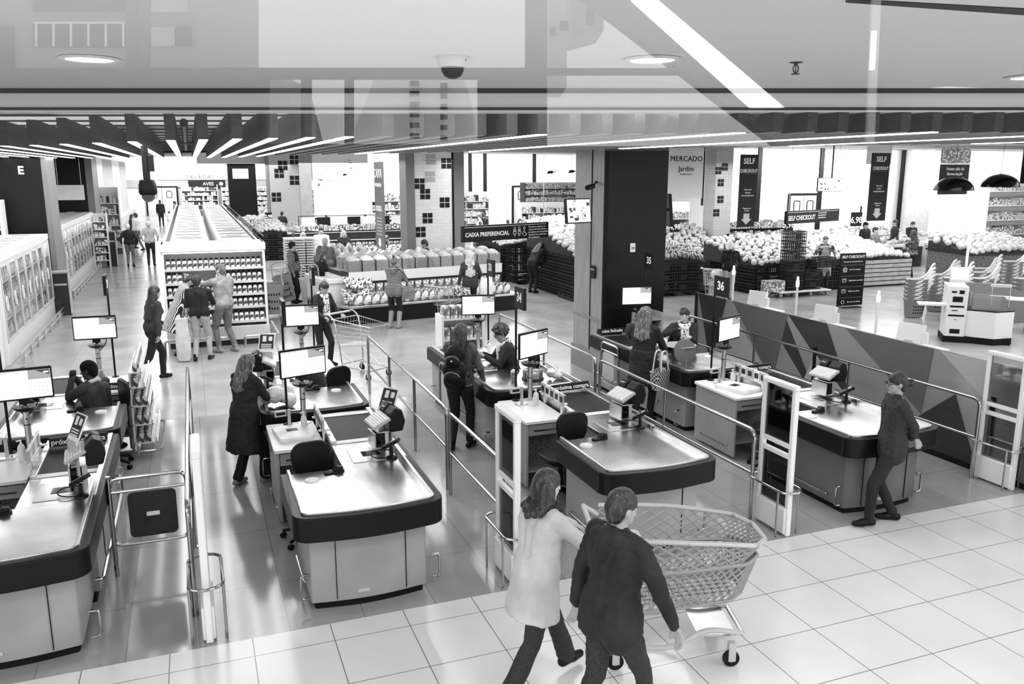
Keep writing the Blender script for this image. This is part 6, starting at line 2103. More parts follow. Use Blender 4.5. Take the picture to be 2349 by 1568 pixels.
def voxel(mb, name, m, parent, vox, smooth=5, wr=0.0, seed=0, wsc=9.0):
    """fuse overlapping closed shapes into one continuous skin"""
    me = bpy.data.meshes.new('tmp')
    me.from_pydata([tuple(p) for p in mb.v], [], mb.f)
    bm = bmesh.new()
    bm.from_mesh(me)
    bmesh.ops.recalc_face_normals(bm, faces=bm.faces)
    bm.to_mesh(me)
    bm.free()
    o = bpy.data.objects.new('tmp', me)
    r = o.modifiers.new('r', 'REMESH')
    r.mode = 'VOXEL'
    r.voxel_size = vox
    r.use_smooth_shade = True
    s = o.modifiers.new('s', 'SMOOTH')
    s.iterations = smooth
    s.factor = 0.5
    out = evaluated_mesh(o)
    TRASH.extend((o, me))
    if wr:
        off = Vector((seed * 3.1, seed * 1.7, 0))
        nv = len(out.vertices)
        cs, ns = [0.0] * (3 * nv), [0.0] * (3 * nv)
        out.vertices.foreach_get('co', cs)
        out.vertex_normals.foreach_get('vector', ns)
        for i in range(nv):
            p = Vector(cs[3 * i:3 * i + 3])
            n = noise.noise(Vector((p.x * wsc, p.y * wsc, p.z * wsc * 0.55)) + off) + 0.5 * noise.noise(Vector((p.x * wsc * 2.3, p.y * wsc * 2.3, p.z * wsc * 3.0)) + off)
            for j in range(3):
                cs[3 * i + j] += ns[3 * i + j] * n * wr
        out.vertices.foreach_set('co', cs)
    out.materials.clear()
    out.materials.append(m)
    out.polygons.foreach_set('use_smooth', [True] * len(out.polygons))
    out.name = name
    ob = bpy.data.objects.new(name, out)
    COL.objects.link(ob)
    ob.parent = parent
    return ob


def ik(a, t, l1, l2, pole):
    a, t = Vector(a), Vector(t)
    d = t - a
    L = d.length
    mx = (l1 + l2) * 0.995
    if L > mx:
        t = a + d * (mx / L)
        d = t - a
        L = mx
    L = max(L, abs(l1 - l2) + 0.01)
    c = (l1 * l1 + L * L - l2 * l2) / (2 * l1 * L)
    h = l1 * math.sqrt(max(0, 1 - c * c))
    dn = d.normalized()
    p = Vector(pole)
    p = (p - dn * p.dot(dn))
    p.normalize()
    return a + dn * (l1 * c) + p * h, t


def person(label, x, y, az, h=1.7, near=0, fem=False, skin=SKINM, hair='short', hm=HAIRD, top=C_DARK, bot=C_DARK, shoe=SHOE,
           coat=0.0, pel=(0, 0, 0.92), lean=0.0, side=0.0, twist=0.0, head=(0, 0), lh=None, rh=None, lf=None, rf=None, lpole=None, rpole=None,
           lkp=None, rkp=None, sleeve='long', extra=None, z=0.0, scarf=None, glasses=False, boots=False, bulk=1.0, flare=1.0, apron=None, skirt=None, cat='person', group=None, wr=1.0, hood=False, name='person', bare_leg=False, hcurl=0.5):
    """local frame: x right, y forward, z up, designed for 1.70 m"""
    S = h / 1.7
    T = Matrix.Scale(S, 4)
    vox = {0: 0.03, 1: 0.02, 2: 0.0085}[near] * S
    root = thing(name, label, cat, (x, y, z), -R(az), group=group)
    sw = 0.165 if fem else 0.19
    hp = 0.09
    P0 = Vector(pel)
    TM = Matrix.Translation(P0) @ Matrix.Rotation(-R(twist), 4, 'Z') @ Matrix.Rotation(R(side), 4, 'Y') @ Matrix.Rotation(-R(lean), 4, 'X')
    t = lambda a, b, c: TM @ Vector((a, b, c - 0.92))
    nk = t(0, 0.0, 1.44)
    HM = Matrix.Translation(t(0, 0.015, 1.50)) @ (TM.to_3x3().to_4x4()) @ Matrix.Rotation(-R(head[0]), 4, 'Z') @ Matrix.Rotation(-R(head[1]), 4, 'X')
    hd = lambda a, b, c: HM @ Vector((a, b, c - 1.50))
    sl, sr = t(-sw, 0, 1.385), t(sw, 0, 1.385)
    hl, hr = TM @ Vector((-hp, 0, -0.05)), TM @ Vector((hp, 0, -0.05))
    L = lambda v: TM @ (Vector(v) - Vector((0, 0, 0.92)))
    lh = Vector(lh) if lh else L((-0.24, 0.06, 0.86))
    rh = Vector(rh) if rh else L((0.24, 0.06, 0.86))
    lf = Vector(lf) if lf else Vector((-0.1, 0, 0.08))
    rf = Vector(rf) if rf else Vector((0.1, 0, 0.08))
    el, wl = ik(sl, lh, 0.285, 0.25, lpole or (-0.5, -1, -0.3))
    er, wr_ = ik(sr, rh, 0.285, 0.25, rpole or (0.5, -1, -0.3))
    kl, al = ik(hl, lf, 0.425, 0.41, lkp or (0, 1, 0))
    kr, ar = ik(hr, rf, 0.425, 0.41, rkp or (0, 1, 0))
    b = MB(T)
    # head
    b.ell((0, 0, 0), (0.074, 0.093, 0.098), HM @ Matrix.Translation((0, -0.008, 0.10)), 20, 14)
    b.ell((0, 0, 0), (0.06, 0.064, 0.068), HM @ Matrix.Translation((0, 0.02, 0.036)), 16, 12)
    b.cap(nk + Vector((0, 0, -0.03)), hd(0, -0.012, 1.55), 0.052 if fem else 0.058, 0.05)
    if near:
        b.cap(hd(0, 0.08, 1.602), hd(0, 0.099, 1.56), 0.008, 0.0125)
        b.ell((0, 0, 0), (0.024, 0.013, 0.012), HM @ Matrix.Translation((0, 0.079, 0.022)))
        b.ell((0, 0, 0), (0.026, 0.018, 0.016), HM @ Matrix.Translation((0, 0.068, -0.014)))
        for s in (-1, 1):
            b.ell((0, 0, 0), (0.009, 0.018, 0.03), HM @ Matrix.Translation((s * 0.077, -0.008, 0.07)))
            b.ell((0, 0, 0), (0.022, 0.016, 0.016), HM @ Matrix.Translation((s * 0.038, 0.06, 0.055)))
    # torso
    k = bulk
    for s in (-1, 1):
        b.cap(t(s * 0.085, 0, 1.31), t(s * 0.055, 0, 1.08), 0.098 * k, 0.09 * k)
        b.cap(t(s * 0.055, 0, 1.08), TM @ Vector((s * 0.08, -0.01, 0.02)), 0.09 * k, 0.11 * k)
        b.cap(t(s * 0.02, 0, 1.43), t(s * (sw - 0.01), 0, 1.385), 0.05, 0.052)
        if fem:
            b.ell((0, 0, 0), (0.06, 0.05, 0.06), TM @ Matrix.Translation((s * 0.075, 0.085, 0.34)))
    b.cap(t(0, 0, 1.33), t(0, 0, 1.0), 0.1 * k, 0.095 * k)
    arms = ((sl, el, wl, -1), (sr, er, wr_, 1))
    for a, e, w_, s in arms:
        b.cap(a, e, 0.05, 0.038)
        b.cap(e, w_, 0.037, 0.026)
        # hand
        d = (w_ - e).normalized()
        up = Vector((0, 0, 1)) if abs(d.z) < 0.8 else (TM.to_3x3() @ Vector((0, 1, 0)))
        sd = d.cross(up).normalized()
        nn = sd.cross(d).normalized()
        palm = w_ + d * 0.045
        if near == 2:
            for q in (-0.024, -0.008, 0.009, 0.024):
                b.cap(w_ + sd * q * 0.6, w_ + d * 0.085 + sd * q, 0.0135, 0.0115, 8)
            for q, ln in ((-0.027, 0.06), (-0.009, 0.075), (0.01, 0.07), (0.027, 0.055)):
                p1 = w_ + d * 0.085 + sd * q
                c = hcurl
                p2 = p1 + (d * math.cos(c) - nn * math.sin(c)) * ln * 0.55
                p3 = p2 + (d * math.cos(c * 2.4) - nn * math.sin(c * 2.4)) * ln * 0.5
                b.cap(p1, p2, 0.0108, 0.0098, 8)
                b.cap(p2, p3, 0.0098, 0.0085, 8)
            th = w_ + d * 0.02 - sd * s * 0.022
            b.cap(th, th + d * 0.035 - sd * s * 0.025 - nn * 0.012, 0.014, 0.011, 8)
            b.cap(th + d * 0.035 - sd * s * 0.025 - nn * 0.012, th + d * 0.065 - sd * s * 0.028 - nn * 0.028, 0.011, 0.009, 8)
        else:
            b.ell((0, 0, 0), (0.04, 0.055, 0.022) if near else (0.045, 0.06, 0.04), Matrix.Translation(palm + d * 0.02) @ Matrix((sd, d, nn)).transposed().to_4x4(), 8, 6)
            if near:
                b.cap(palm, palm + d * 0.1 - nn * 0.02, 0.024, 0.016, 8)
                b.cap(w_ + d * 0.02, w_ + d * 0.07 - sd * s * 0.04, 0.016, 0.013, 8)
    for a, e, w_ in ((hl, kl, al), (hr, kr, ar)):
        b.cap(a, e, 0.082, 0.053)
        b.cap(e, e.lerp(w_, 0.35), 0.053, 0.054)
        b.cap(e.lerp(w_, 0.35), w_, 0.054, 0.036)
        b.cap(w_, w_ + Vector((0, 0.05, -0.045)), 0.035, 0.03)
    voxel(b, 'body', skin, root, vox, 3 if near == 2 else 4)
    # trousers
    off = 0.014
    g = MB(T)
    for s in (-1, 1):
        g.cap(TM @ Vector((s * 0.075, -0.008, 0.07)), TM @ Vector((s * 0.075, -0.006, 0.0)), 0.1 * k, 0.112 * k)
    for a, e, w_, s in ((hl, kl, al, -1), (hr, kr, ar, 1)):
        g.cap(a, e, 0.098 * (0.5 + 0.5 * k), 0.066)
        g.cap(e, w_ + (e - w_).normalized() * 0.02, 0.066, 0.05 * flare if not boots else 0.045, 12)
    if skirt:
        g = MB(T)
        for s in (-1, 1):
            g.cap(TM @ Vector((s * 0.07, -0.01, 0.09)), TM @ Vector((s * 0.09, 0, -skirt)), 0.115 * k, 0.11)
    voxel(g, 'trousers' if not skirt else 'skirt', bot, root, vox * (1 if near < 2 else 1.3), 4, wr * 0.006 if near else 0, seed=len(label), wsc=11)
    # shoes
    for a, e, s in ((al, kl, -1), (ar, kr, 1)):
        q = MB(T)
        d = Vector((s * 0.18, 1, 0)).normalized()
        base = a + Vector((0, 0, -0.035))
        q.cap(base - d * 0.045, base + d * 0.07, 0.042, 0.043)
        q.cap(base + d * 0.06 + Vector((0, 0, -0.008)), base + d * 0.155 + Vector((0, 0, -0.014)), 0.043, 0.032)
        q.cap(base, a + Vector((0, 0, 0.04)), 0.042, 0.042)
        if boots:
            q.cap(a, a.lerp(e, 0.75), 0.05, 0.068)
        sh = voxel(q, 'shoe' if not boots else 'boot', shoe, root, max(vox, 0.01), 3)
    # top
    g = MB(T)
    for s in (-1, 1):
        g.cap(t(s * 0.087, 0, 1.31), t(s * 0.058, 0, 1.08), 0.114 * k, 0.108 * k)
        g.cap(t(s * 0.058, 0, 1.08), TM @ Vector((s * 0.08, -0.01, 0.05)), 0.108 * k, 0.127 * k)
        g.cap(t(s * 0.03, 0, 1.425), t(s * (sw - 0.005), 0, 1.383), 0.058, 0.066)
        if 0.08 < coat <= 0.15:
            g.cap(TM @ Vector((s * 0.08, -0.01, 0.05)), TM @ Vector((s * 0.084, -0.01, 0.05 - coat)), 0.128 * k, 0.132 * k)
        if fem:
            g.ell((0, 0, 0), (0.075, 0.065, 0.075), TM @ Matrix.Translation((s * 0.075, 0.082, 0.34)))
    g.cap(t(0, -0.004, 1.34), t(0, -0.004, 1.1), 0.117 * k, 0.114 * k)
    g.cap(t(0, -0.004, 1.1), TM @ Vector((0, -0.012, 0.05)), 0.114 * k, 0.13 * k)
    g.cap(t(0, -0.01, 1.43), t(0, 0.0, 1.40), 0.066, 0.075)
    if coat > 0.15:
        fl = 0.045 if coat < 0.3 else 0.06
        g.loft([[TM @ Vector(((0.185 + fl * q) * k * math.cos(a_), ((0.128 + fl * q) * k) * math.sin(a_) - 0.008, 0.16 + (-coat - 0.1 - 0.16) * q)) for a_ in [2 * PI * i / 20 for i in range(20)]] for q in (0, 0.3, 0.65, 1)])
    for a, e, w_, s in arms:
        g.cap(a, e, 0.067, 0.054)
        if sleeve == 'long':
            g.cap(e, e.lerp(w_, 0.96), 0.054, 0.041)
    if sleeve == 'short':
        pass
    if hood:
        g.cap(t(-0.07, -0.09, 1.42), t(0.07, -0.09, 1.42), 0.06, 0.06)
        g.cap(t(0, -0.12, 1.40), t(0, -0.12, 1.33), 0.06, 0.05)
    voxel(g, 'jacket' if sleeve == 'long' else 'shirt', top, root, vox * (1 if near < 2 else 1.3), 4, wr * (0.009 if near == 2 else 0.006) if near else 0, seed=len(label) + 3)
    # hair
    g = MB(T)
    if hair != 'bald':
        g.ell((0, 0, 0), (0.085, 0.1, 0.088), HM @ Matrix.Translation((0, -0.012, 0.124)), 18, 12)
        g.ell((0, 0, 0), (0.08, 0.07, 0.085), HM @ Matrix.Translation((0, -0.045, 0.085)), 16, 10)
        if hair in ('short', 'bun', 'cap', 'tail'):
            g.ell((0, 0, 0), (0.07, 0.05, 0.05), HM @ Matrix.Translation((0, -0.055, 0.035)))
        if hair in ('bun',):
            g.ell((0, 0, 0), (0.045, 0.045, 0.045), HM @ Matrix.Translation((0, -0.145, 0.085)))
        if hair == 'topbun':
            g.ell((0, 0, 0), (0.04, 0.04, 0.04), HM @ Matrix.Translation((0, -0.09, 0.215)))
        if hair in ('long', 'longer', 'bob'):
            ln = {'bob': 0.12, 'long': 0.26, 'longer': 0.42}[hair]
            for s in (-1, -0.5, 0, 0.5, 1):
                p0 = hd(s * 0.06, -0.05, 1.60)
                p1 = hd(s * 0.085, -0.075 + 0.03 * abs(s), 1.46)
                p2 = TM @ Vector((s * 0.1, -0.125 + 0.03 * abs(s), 0.52 - ln + 0.06 + 0.04 * abs(s)))
                g.cap(p0, p1, 0.045, 0.045)
                g.cap(p1, p2, 0.045, 0.03)
            for s in (-1, 1):
                g.cap(hd(s * 0.07, -0.0, 1.62), hd(s * 0.085, 0.0, 1.48), 0.025, 0.03)
        if hair == 'curly':
            rd = random.Random(3)
            for i in range(150 if near == 2 else 50):
                a, u = rd.uniform(0, 2 * PI), rd.uniform(-0.45, 1)
                v = Vector((math.cos(a) * math.sqrt(1 - u * u), math.sin(a) * math.sqrt(1 - u * u), u))
                if v.y > 0.45 and v.z < 0.4:
                    continue
                g.ell((0, 0, 0), rd.uniform(0.018, 0.03), HM @ Matrix.Translation((v.x * 0.105, -0.02 + v.y * 0.115, 0.115 + v.z * 0.115)), 7, 5)
    if hair == 'beanie' or hair == 'net':
        g = MB(T)
        g.ell((0, 0, 0), (0.09, 0.105, 0.1), HM @ Matrix.Translation((0, -0.018, 0.125)), 18, 12)
        g.ell((0, 0, 0), (0.088, 0.075, 0.08), HM @ Matrix.Translation((0, -0.04, 0.085)), 16, 10)
    if hair == 'cap':
        g.ell((0, 0, 0), (0.06, 0.08, 0.012), HM @ Matrix.Translation((0, 0.1, 0.13)), 14, 6)
    if hair != 'bald':
        hn = {'beanie': 'knitted_hat', 'net': 'head_cover'}.get(hair, 'hair')
        voxel(g, hn, hm, root, (0.008 if near == 2 else vox * 0.8) * (1 if hair == 'curly' or near < 2 else 1.2), 2 if hair == 'curly' else 4, 0.004 if near == 2 and hair not in ('net', 'beanie') else 0, seed=2, wsc=22)
    # face marks
    if near:
        for s in (-1, 1):
            q = MB(T)
            q.ell((0, 0, 0), (0.0132, 0.0085, 0.006), HM @ Matrix.Translation((s * 0.031, 0.0715, 0.083)), 10, 7)
            q.m = 1
            q.ell((0, 0, 0), (0.0065, 0.004, 0.006), HM @ Matrix.Translation((s * 0.031, 0.0775, 0.083)), 8, 6)
            q.build('eye', [EYEW, BLACK], root)
            q = MB(T)
            q.tube([hd(s * 0.015, 0.0795, 1.604), hd(s * 0.032, 0.077, 1.609), hd(s * 0.05, 0.066, 1.603)], 0.0042, 6)
            q.build('eyebrow', hm if hair not in ('beanie', 'net') else HAIRD, root)
        q = MB(T)
        q.tube([hd(-0.021, 0.081, 1.521), hd(0, 0.0915, 1.522), hd(0.021, 0.081, 1.521)], 0.004, 6)
        q.build('mouth', mat('lips', 0.1, 0.4), root)
    if glasses:
        q = MB(T)
        for s in (-1, 1):
            q.tube([hd(s * 0.032 + 0.023 * math.cos(a), 0.098, 1.583 + 0.021 * math.sin(a)) for a in [2 * PI * i / 14 for i in range(14)]], 0.0028, 5, closed=True)
            q.tube([hd(s * 0.055, 0.097, 1.588), hd(s * 0.08, 0.0, 1.59)], 0.0025, 5)
        q.tube([hd(-0.01, 0.099, 1.585), hd(0.01, 0.099, 1.585)], 0.0025, 5)
        q.build('glasses', BLACK, root)
    if scarf is not None:
        g = MB(T)
        pts = [t(0.085 * math.cos(a), 0.01 + 0.08 * math.sin(a), 1.435 - 0.02 * math.sin(a)) for a in [2 * PI * i / 14 for i in range(14)]]
        for i in range(14):
            g.cap(pts[i], pts[(i + 1) % 14], 0.036 * (scarf[2] if len(scarf) > 2 else 1), 0.036 * (scarf[2] if len(scarf) > 2 else 1), 8)
        if scarf[1]:
            for s in (-1, 1):
                g.cap(t(s * 0.03, 0.1, 1.40), t(s * 0.045, 0.15 if fem else 0.125, 1.40 - scarf[1]), 0.036, 0.042, 8)
        voxel(g, 'scarf', scarf[0], root, max(vox * 1.2, 0.011), 3, 0.008 if near else 0, seed=8, wsc=16)
    if apron is not None:
        g = MB(T)
        rings = []
        for z_, wd_, yy in ((1.36, 0.12, 0.125), (1.1, 0.17, 0.13), (0.9, 0.2, 0.145), (0.5, 0.22, 0.15)):
            rings.append([t(-wd_, yy - 0.09, z_), t(-wd_ * 0.6, yy, z_), t(wd_ * 0.6, yy, z_), t(wd_, yy - 0.09, z_), t(wd_ * 0.6, yy - 0.02, z_), t(-wd_ * 0.6, yy - 0.02, z_)])
        g.loft(rings)
        for s in (-1, 1):
            g.cap(t(s * 0.1, 0.12, 1.35), t(s * 0.07, 0.0, 1.47), 0.012)
        g.build('apron', apron, root)
    if extra:
        extra(root, T, t, hd, wl, wr_)
    return root, (lambda v: root_pt(root, S, v)), (wl, wr_, al, ar)


def root_pt(root, S, v):
    return Matrix.Translation(root.location) @ Matrix.Rotation(root.rotation_euler.z, 4, 'Z') @ (Vector(v) * S)


# ---------------- nearest pair with the grey plastic trolley
person('person in a long pale coat with dark fur collar pushing the plastic trolley', 2.1, 5.0, 78, 1.68, 2, True, SKINL, 'bob', HAIRD, cloth('palecoat', 0.5, amt=0.3, f=5), C_DENIM,
       coat=0.19, lean=6, head=(8, 4), lh=(-0.22, 0.5, 1.1), rh=(0.2, 0.48, 1.12), lf=(-0.09, 0.36, 0.09), rf=(0.1, -0.32, 0.11), scarf=(mat('fur_collar', 0.05, 0.9, nz=(40, 0.9), bump=(60, 1.0)), 0, 1.5), flare=1.5, bulk=1.04, wr=0.9)
p, _, _ = person('person in a dark hooded jacket walking beside the plastic trolley', 2.33, 4.3, 72, 1.76, 2, False, SKINM, 'short', HAIRD, cloth('darkjacket', 0.022, amt=0.9, f=6), C_DENIM,
       coat=0.14, lean=4, head=(12, 4), lh=(-0.3, -0.02, 0.84), rh=(0.34, 0.2, 0.88), lf=(-0.1, -0.28, 0.12), rf=(0.1, 0.3, 0.09), bulk=1.1, hood=True, wr=1.8, lpole=(-1, -0.4, 0), rpole=(1, -0.6, 0))
# ---------------- standing by lane 36, hands behind the back
person('person in a dark denim jacket with hair bun, hands clasped behind the back', 6.72, 6.38, -62, 1.66, 2, False, SKINM, 'bun', HAIRD, C_DENIM, cloth('blackjean', 0.018, amt=0.8, f=120), SHOE,
       coat=0.14, lean=-2, head=(-4, 4), lh=(0.02, -0.21, 0.97), rh=(-0.02, -0.24, 0.99), lpole=(-1, -0.3, 0.3), rpole=(1, -0.3, 0.3), lf=(-0.13, 0.2, 0.09), rf=(0.09, -0.12, 0.08), glasses=True, bulk=1.05, wr=1.5, lkp=(-0.5, 1, 0), hcurl=1.0)
# ---------------- woman with backpack at lane 33
def backpack(root, T, t, hd, wl, wr_):
    g = MB(T)
    for (a, b, c, r) in ((0, -0.2, 1.32, 0.11), (0, -0.22, 1.12, 0.13), (0, -0.21, 0.98, 0.12)):
        g.ell((0, 0, 0), (r * 1.3, r * 0.8, r * 1.25), Matrix.Translation(t(a, b, c)), 14, 10)
    g.ell((0, 0, 0), (0.11, 0.06, 0.1), Matrix.Translation(t(0, -0.31, 1.03)), 12, 8)
    g.ell((0, 0, 0), (0.1, 0.05, 0.08), Matrix.Translation(t(0, -0.3, 1.24)), 12, 8)
    for v in range(len(g.v)):
        pass
    o = voxel(g, 'backpack', mat('backpack_black', 0.012, 0.5, bump=(30, 0.4)), None, 0.011, 3, 0.005, 4)
    o.location = root.location
    o.rotation_euler = root.rotation_euler
    tag(o, 'black backpack with two rounded pockets on the back of the long-haired woman', 'backpack')
    q = MB(T)
    for s in (-1, 1):
        q.tube([t(s * 0.1, -0.14, 1.36), t(s * 0.11, -0.03, 1.47), t(s * 0.12, 0.1, 1.36), t(s * 0.13, 0.12, 1.15), t(s * 0.15, -0.1, 1.02)], 0.018, 8)
    q.build('strap', BLACK, o)
    for z_, r_ in ((1.03, 0.115), (1.24, 0.1)):
        q = MB(T)
        q.tube([t(r_ * math.cos(a), -0.33 - 0.035 * math.sin(a), z_ + 0.085 * math.sin(a)) for a in [R(20 + 14 * i) for i in range(11)]], 0.005, 6)
        q.build('zip', GREY, o)
    MB(T).bc((0, 0, 0), (0.022, 0.008, 0.018), Matrix.Translation(t(0.0, -0.36, 1.26))).build('badge', WHITE, o)


person('long-haired woman in a denim jacket with a black backpack at lane 33', 3.2, 10.32, 35, 1.72, 2, True, SKINM, 'long', HAIRD, cloth('washdenim', 0.08, amt=0.95, f=7), C_BLACK,
       lean=4, head=(25, 8), lh=(-0.1, 0.35, 1.02), rh=(0.25, 0.22, 0.98), lf=(-0.1, -0.06, 0.08), rf=(0.1, 0.1, 0.08), extra=backpack, wr=1.4)
# ---------------- woman in the long dark coat
person('woman with highlighted hair in a long dark coat holding a card', 0.43, 10.0, 52, 1.6, 2, True, SKINL, 'long', HAIRM, cloth('darkcoat', 0.025, amt=0.9, f=5), C_BLACK, SHOEG,
       coat=0.36, lean=5, head=(10, 14), lh=(-0.04, 0.42, 1.12), rh=(0.1, 0.42, 1.14), lf=(-0.1, -0.1, 0.08), rf=(0.12, 0.16, 0.08), flare=1.35, wr=1.6, bulk=1.06)
# ---------------- seated cashiers
def sitting(**k):
    d = dict(pel=(0, 0, 0.60), lf=(-0.12, 0.36, 0.28), rf=(0.12, 0.36, 0.28), lkp=(0, 1, 0.6), rkp=(0, 1, 0.6))
    d.update(k)
    return d


def watch(root, T, t, hd, wl, wr_):
    MB(T).lathe([(0.03, -0.012), (0.036, -0.012), (0.036, 0.012), (0.03, 0.012)], 16, M=Matrix.Translation(wl + Vector((0, 0, -0.02)))).build('wristwatch', STEEL, root)


person('seated person in a grey jacket raising clasped hands at the left till', -1.24, 11.25, -55, 1.72, 2, False, SKIND, 'short', mat('hair_cropped', 0.012, 0.9, bump=(220, 0.6)), C_CHAR, C_BLACK,
       **sitting(lh=(-0.02, 0.36, 1.14), rh=(0.045, 0.36, 1.13), lpole=(-0.4, 0.1, -1), rpole=(0.4, 0.1, -1), lean=8, head=(-16, 4), extra=watch, hcurl=1.3, bulk=1.08, scarf=(C_PALE, 0, 0.8)))
person('curly-haired cashier with round glasses and print scarf at lane 33', 4.3, 11.25, -82, 1.68, 2, True, SKINM, 'curly', CURL, C_DARK, C_BLACK,
       **sitting(lh=(-0.1, 0.42, 0.98), rh=(0.1, 0.42, 0.98), lean=12, head=(-8, 14), scarf=(PRINT, 0.3), glasses=True, pel=(0, 0, 0.66), bulk=1.08, hcurl=0.8, z=0.08))
person('cashier with tied-back hair and print neck scarf at lane 35', 7.28, 11.3, 200, 1.66, 2, True, SKINL, 'tail', HAIRD, C_DARK, C_BLACK,
       **sitting(lh=(-0.05, 0.36, 1.0), rh=(0.16, 0.34, 1.14), lean=4, head=(12, 0), scarf=(PRINT, 0.26), pel=(0, 0, 0.66), hcurl=0.9, z=0.16))
person('seated cashier hidden behind the monitor, hair tied with a bow', 1.5, 11.25, -60, 1.62, 1, True, SKINM, 'bun', HAIRD, C_CHAR, C_JEAN,
       **sitting(lh=(-0.1, 0.4, 0.95), rh=(0.1, 0.4, 0.95), lean=14, head=(0, 10), scarf=(PRINT, 0.0), pel=(0, 0, 0.62)))
# ---------------- customer with straw hats
person('woman with long hair in a black coat handing over straw hats', 6.1, 10.5, 50, 1.76, 2, True, SKINL, 'long', HAIRM, cloth('blackcoat', 0.018, amt=0.8, f=5), C_BLACK,
       coat=0.24, lean=2, head=(20, 4), lh=(-0.05, 0.3, 1.02), rh=(0.2, 0.36, 1.04), lf=(-0.1, -0.08, 0.08), rf=(0.1, 0.06, 0.08), wr=1.5, hcurl=0.9)
r = thing('straw_hat', 'flat straw hat held out above the counter of lane 35', 'straw hat', (6.78, 10.6, 1.13))
STRAW = ramp_mat('straw', 'ShaderNodeTexWave', 60, [(0.0, 0.12), (0.5, 0.4), (1, 0.6)], rough=0.8, extra={'wave_type': 'RINGS', 'rings_direction': 'Z'})
MB().lathe([(0.001, 0.03), (0.1, 0.028), (0.13, 0.012), (0.25, 0.0), (0.25, -0.008), (0.12, -0.005), (0.001, -0.002)], 32).build('brim', STRAW, r)
r = thing('straw_hat', 'round straw hat hanging upright under the flat one at lane 35', 'straw hat', (6.74, 10.38, 1.07))
STRAWD = ramp_mat('straw_dark', 'ShaderNodeTexWave', 60, [(0.0, 0.04), (0.5, 0.12), (1, 0.3)], rough=0.8, extra={'wave_type': 'RINGS', 'rings_direction': 'Z'})
MB().lathe([(0.001, 0.02), (0.1, 0.018), (0.19, 0.0), (0.19, -0.01), (0.001, -0.004)], 32, M=Matrix.Rotation(R(78), 4, 'X')).build('brim', STRAWD, r)
# woven tote
r = thing('woven_tote', 'black and white woven tote hanging from the arm of the long-haired customer', 'bag', (6.17, 10.12, 0.62), 0.5)
MB().loft([[(x * s, y * s, z) for x, y in rrect(-0.2, 0.2, -0.08, 0.08, 0.06, 3)] for z, s in ((0, 0.75), (0.1, 0.9), (0.28, 1.05), (0.285, 1.0), (0.05, 0.8))]).build('body', ramp_mat('woven', 'ShaderNodeTexChecker', 34, [(0.0, 0.02), (0.5, 0.02), (0.51, 0.6), (1, 0.6)], rough=0.6, const=True), r)
for s in (-1, 1):
    MB().tube(rpath([(-0.1, s * 0.07, 0.27), (-0.07, s * 0.05, 0.56), (0.07, s * 0.05, 0.56), (0.1, s * 0.07, 0.27)], 0.07, 4), 0.011, 6).build('strap', OFFW, r)
# ---------------- woman pushing the wire trolley
person('woman in a dark cardigan and print scarf pushing the empty wire trolley', 2.2, 16.05, 145, 1.66, 2, True, SKINM, 'tail', HAIRD, C_DARK, C_BLACK,
       lean=8, head=(-6, 16), lh=(-0.22, 0.36, 1.04), rh=(0.24, 0.36, 1.04), scarf=(PRINT, 0.34), hcurl=1.0, lf=(-0.1, 0.1, 0.08), rf=(0.1, -0.12, 0.08))
# ---------------- group at the jar display
person('long-haired woman in dark sweater walking with swinging arms towards the right', -0.78, 15.9, 62, 1.72, 2, True, SKINM, 'longer', HAIRD, C_CHAR, C_BLACK, SHOE,
       lean=6, head=(6, 2), lh=(-0.2, 0.28, 0.98), rh=(0.22, -0.02, 0.84), lf=(-0.08, 0.16, 0.08), rf=(0.08, -0.42, 0.17), hcurl=0.6)
person('person in a black and white striped coat looking into a bag', -0.4, 18.05, 70, 1.7, 1, True, SKINM, 'tail', HAIRD, STRIPE, C_BLACK, SHOE,
       coat=0.36, lean=22, head=(0, 30), lh=(-0.1, 0.42, 0.98), rh=(0.12, 0.4, 0.98), boots=True, lf=(-0.1, 0.05, 0.08), rf=(0.14, -0.1, 0.08))
person('man in black polo shirt and pale trousers holding a plastic bag', 0.02, 17.35, 12, 1.7, 2, False, SKINM, 'short', HAIRD, C_BLACK, C_KHAKI, SHOE,
       sleeve='short', head=(15, 6), lh=(-0.26, 0.04, 0.82), rh=(0.16, 0.36, 1.15), lf=(-0.13, -0.05, 0.08), rf=(0.13, 0.08, 0.08), bulk=1.08)
person('tall man in a grey shirt reaching to the jar shelves', 0.5, 18.0, -35, 1.84, 2, False, SKINL, 'short', HAIRM, C_MID, C_JEAN, SHOEG,
       sleeve='short', head=(-14, 6), lh=(-0.1, 0.5, 1.36), rh=(0.16, 0.3, 1.05), lf=(-0.12, 0.05, 0.08), rf=(0.14, -0.1, 0.08))
for (x, y, z, h, lab) in ((-0.12, 17.5, 0.5, 0.34, 'white plastic bag in the hand of the man in black polo shirt'), (-0.32, 17.35, 0.02, 0.85, 'tall pale paper sack in front of the striped coat')):
    b = MB()
    b.loft([[(x_ * s, y_ * s, z_ * h) for x_, y_ in rrect(-0.13, 0.13, -0.07, 0.07, 0.05, 3)] for z_, s in ((0, 0.8), (0.1, 1.05), (0.5, 1.1), (0.8, 0.9), (1.0, 0.35 if h < 0.5 else 0.95))])
    single('carrier_bag', b, C_PALE, lab, 'bag', loc=(x, y, z))
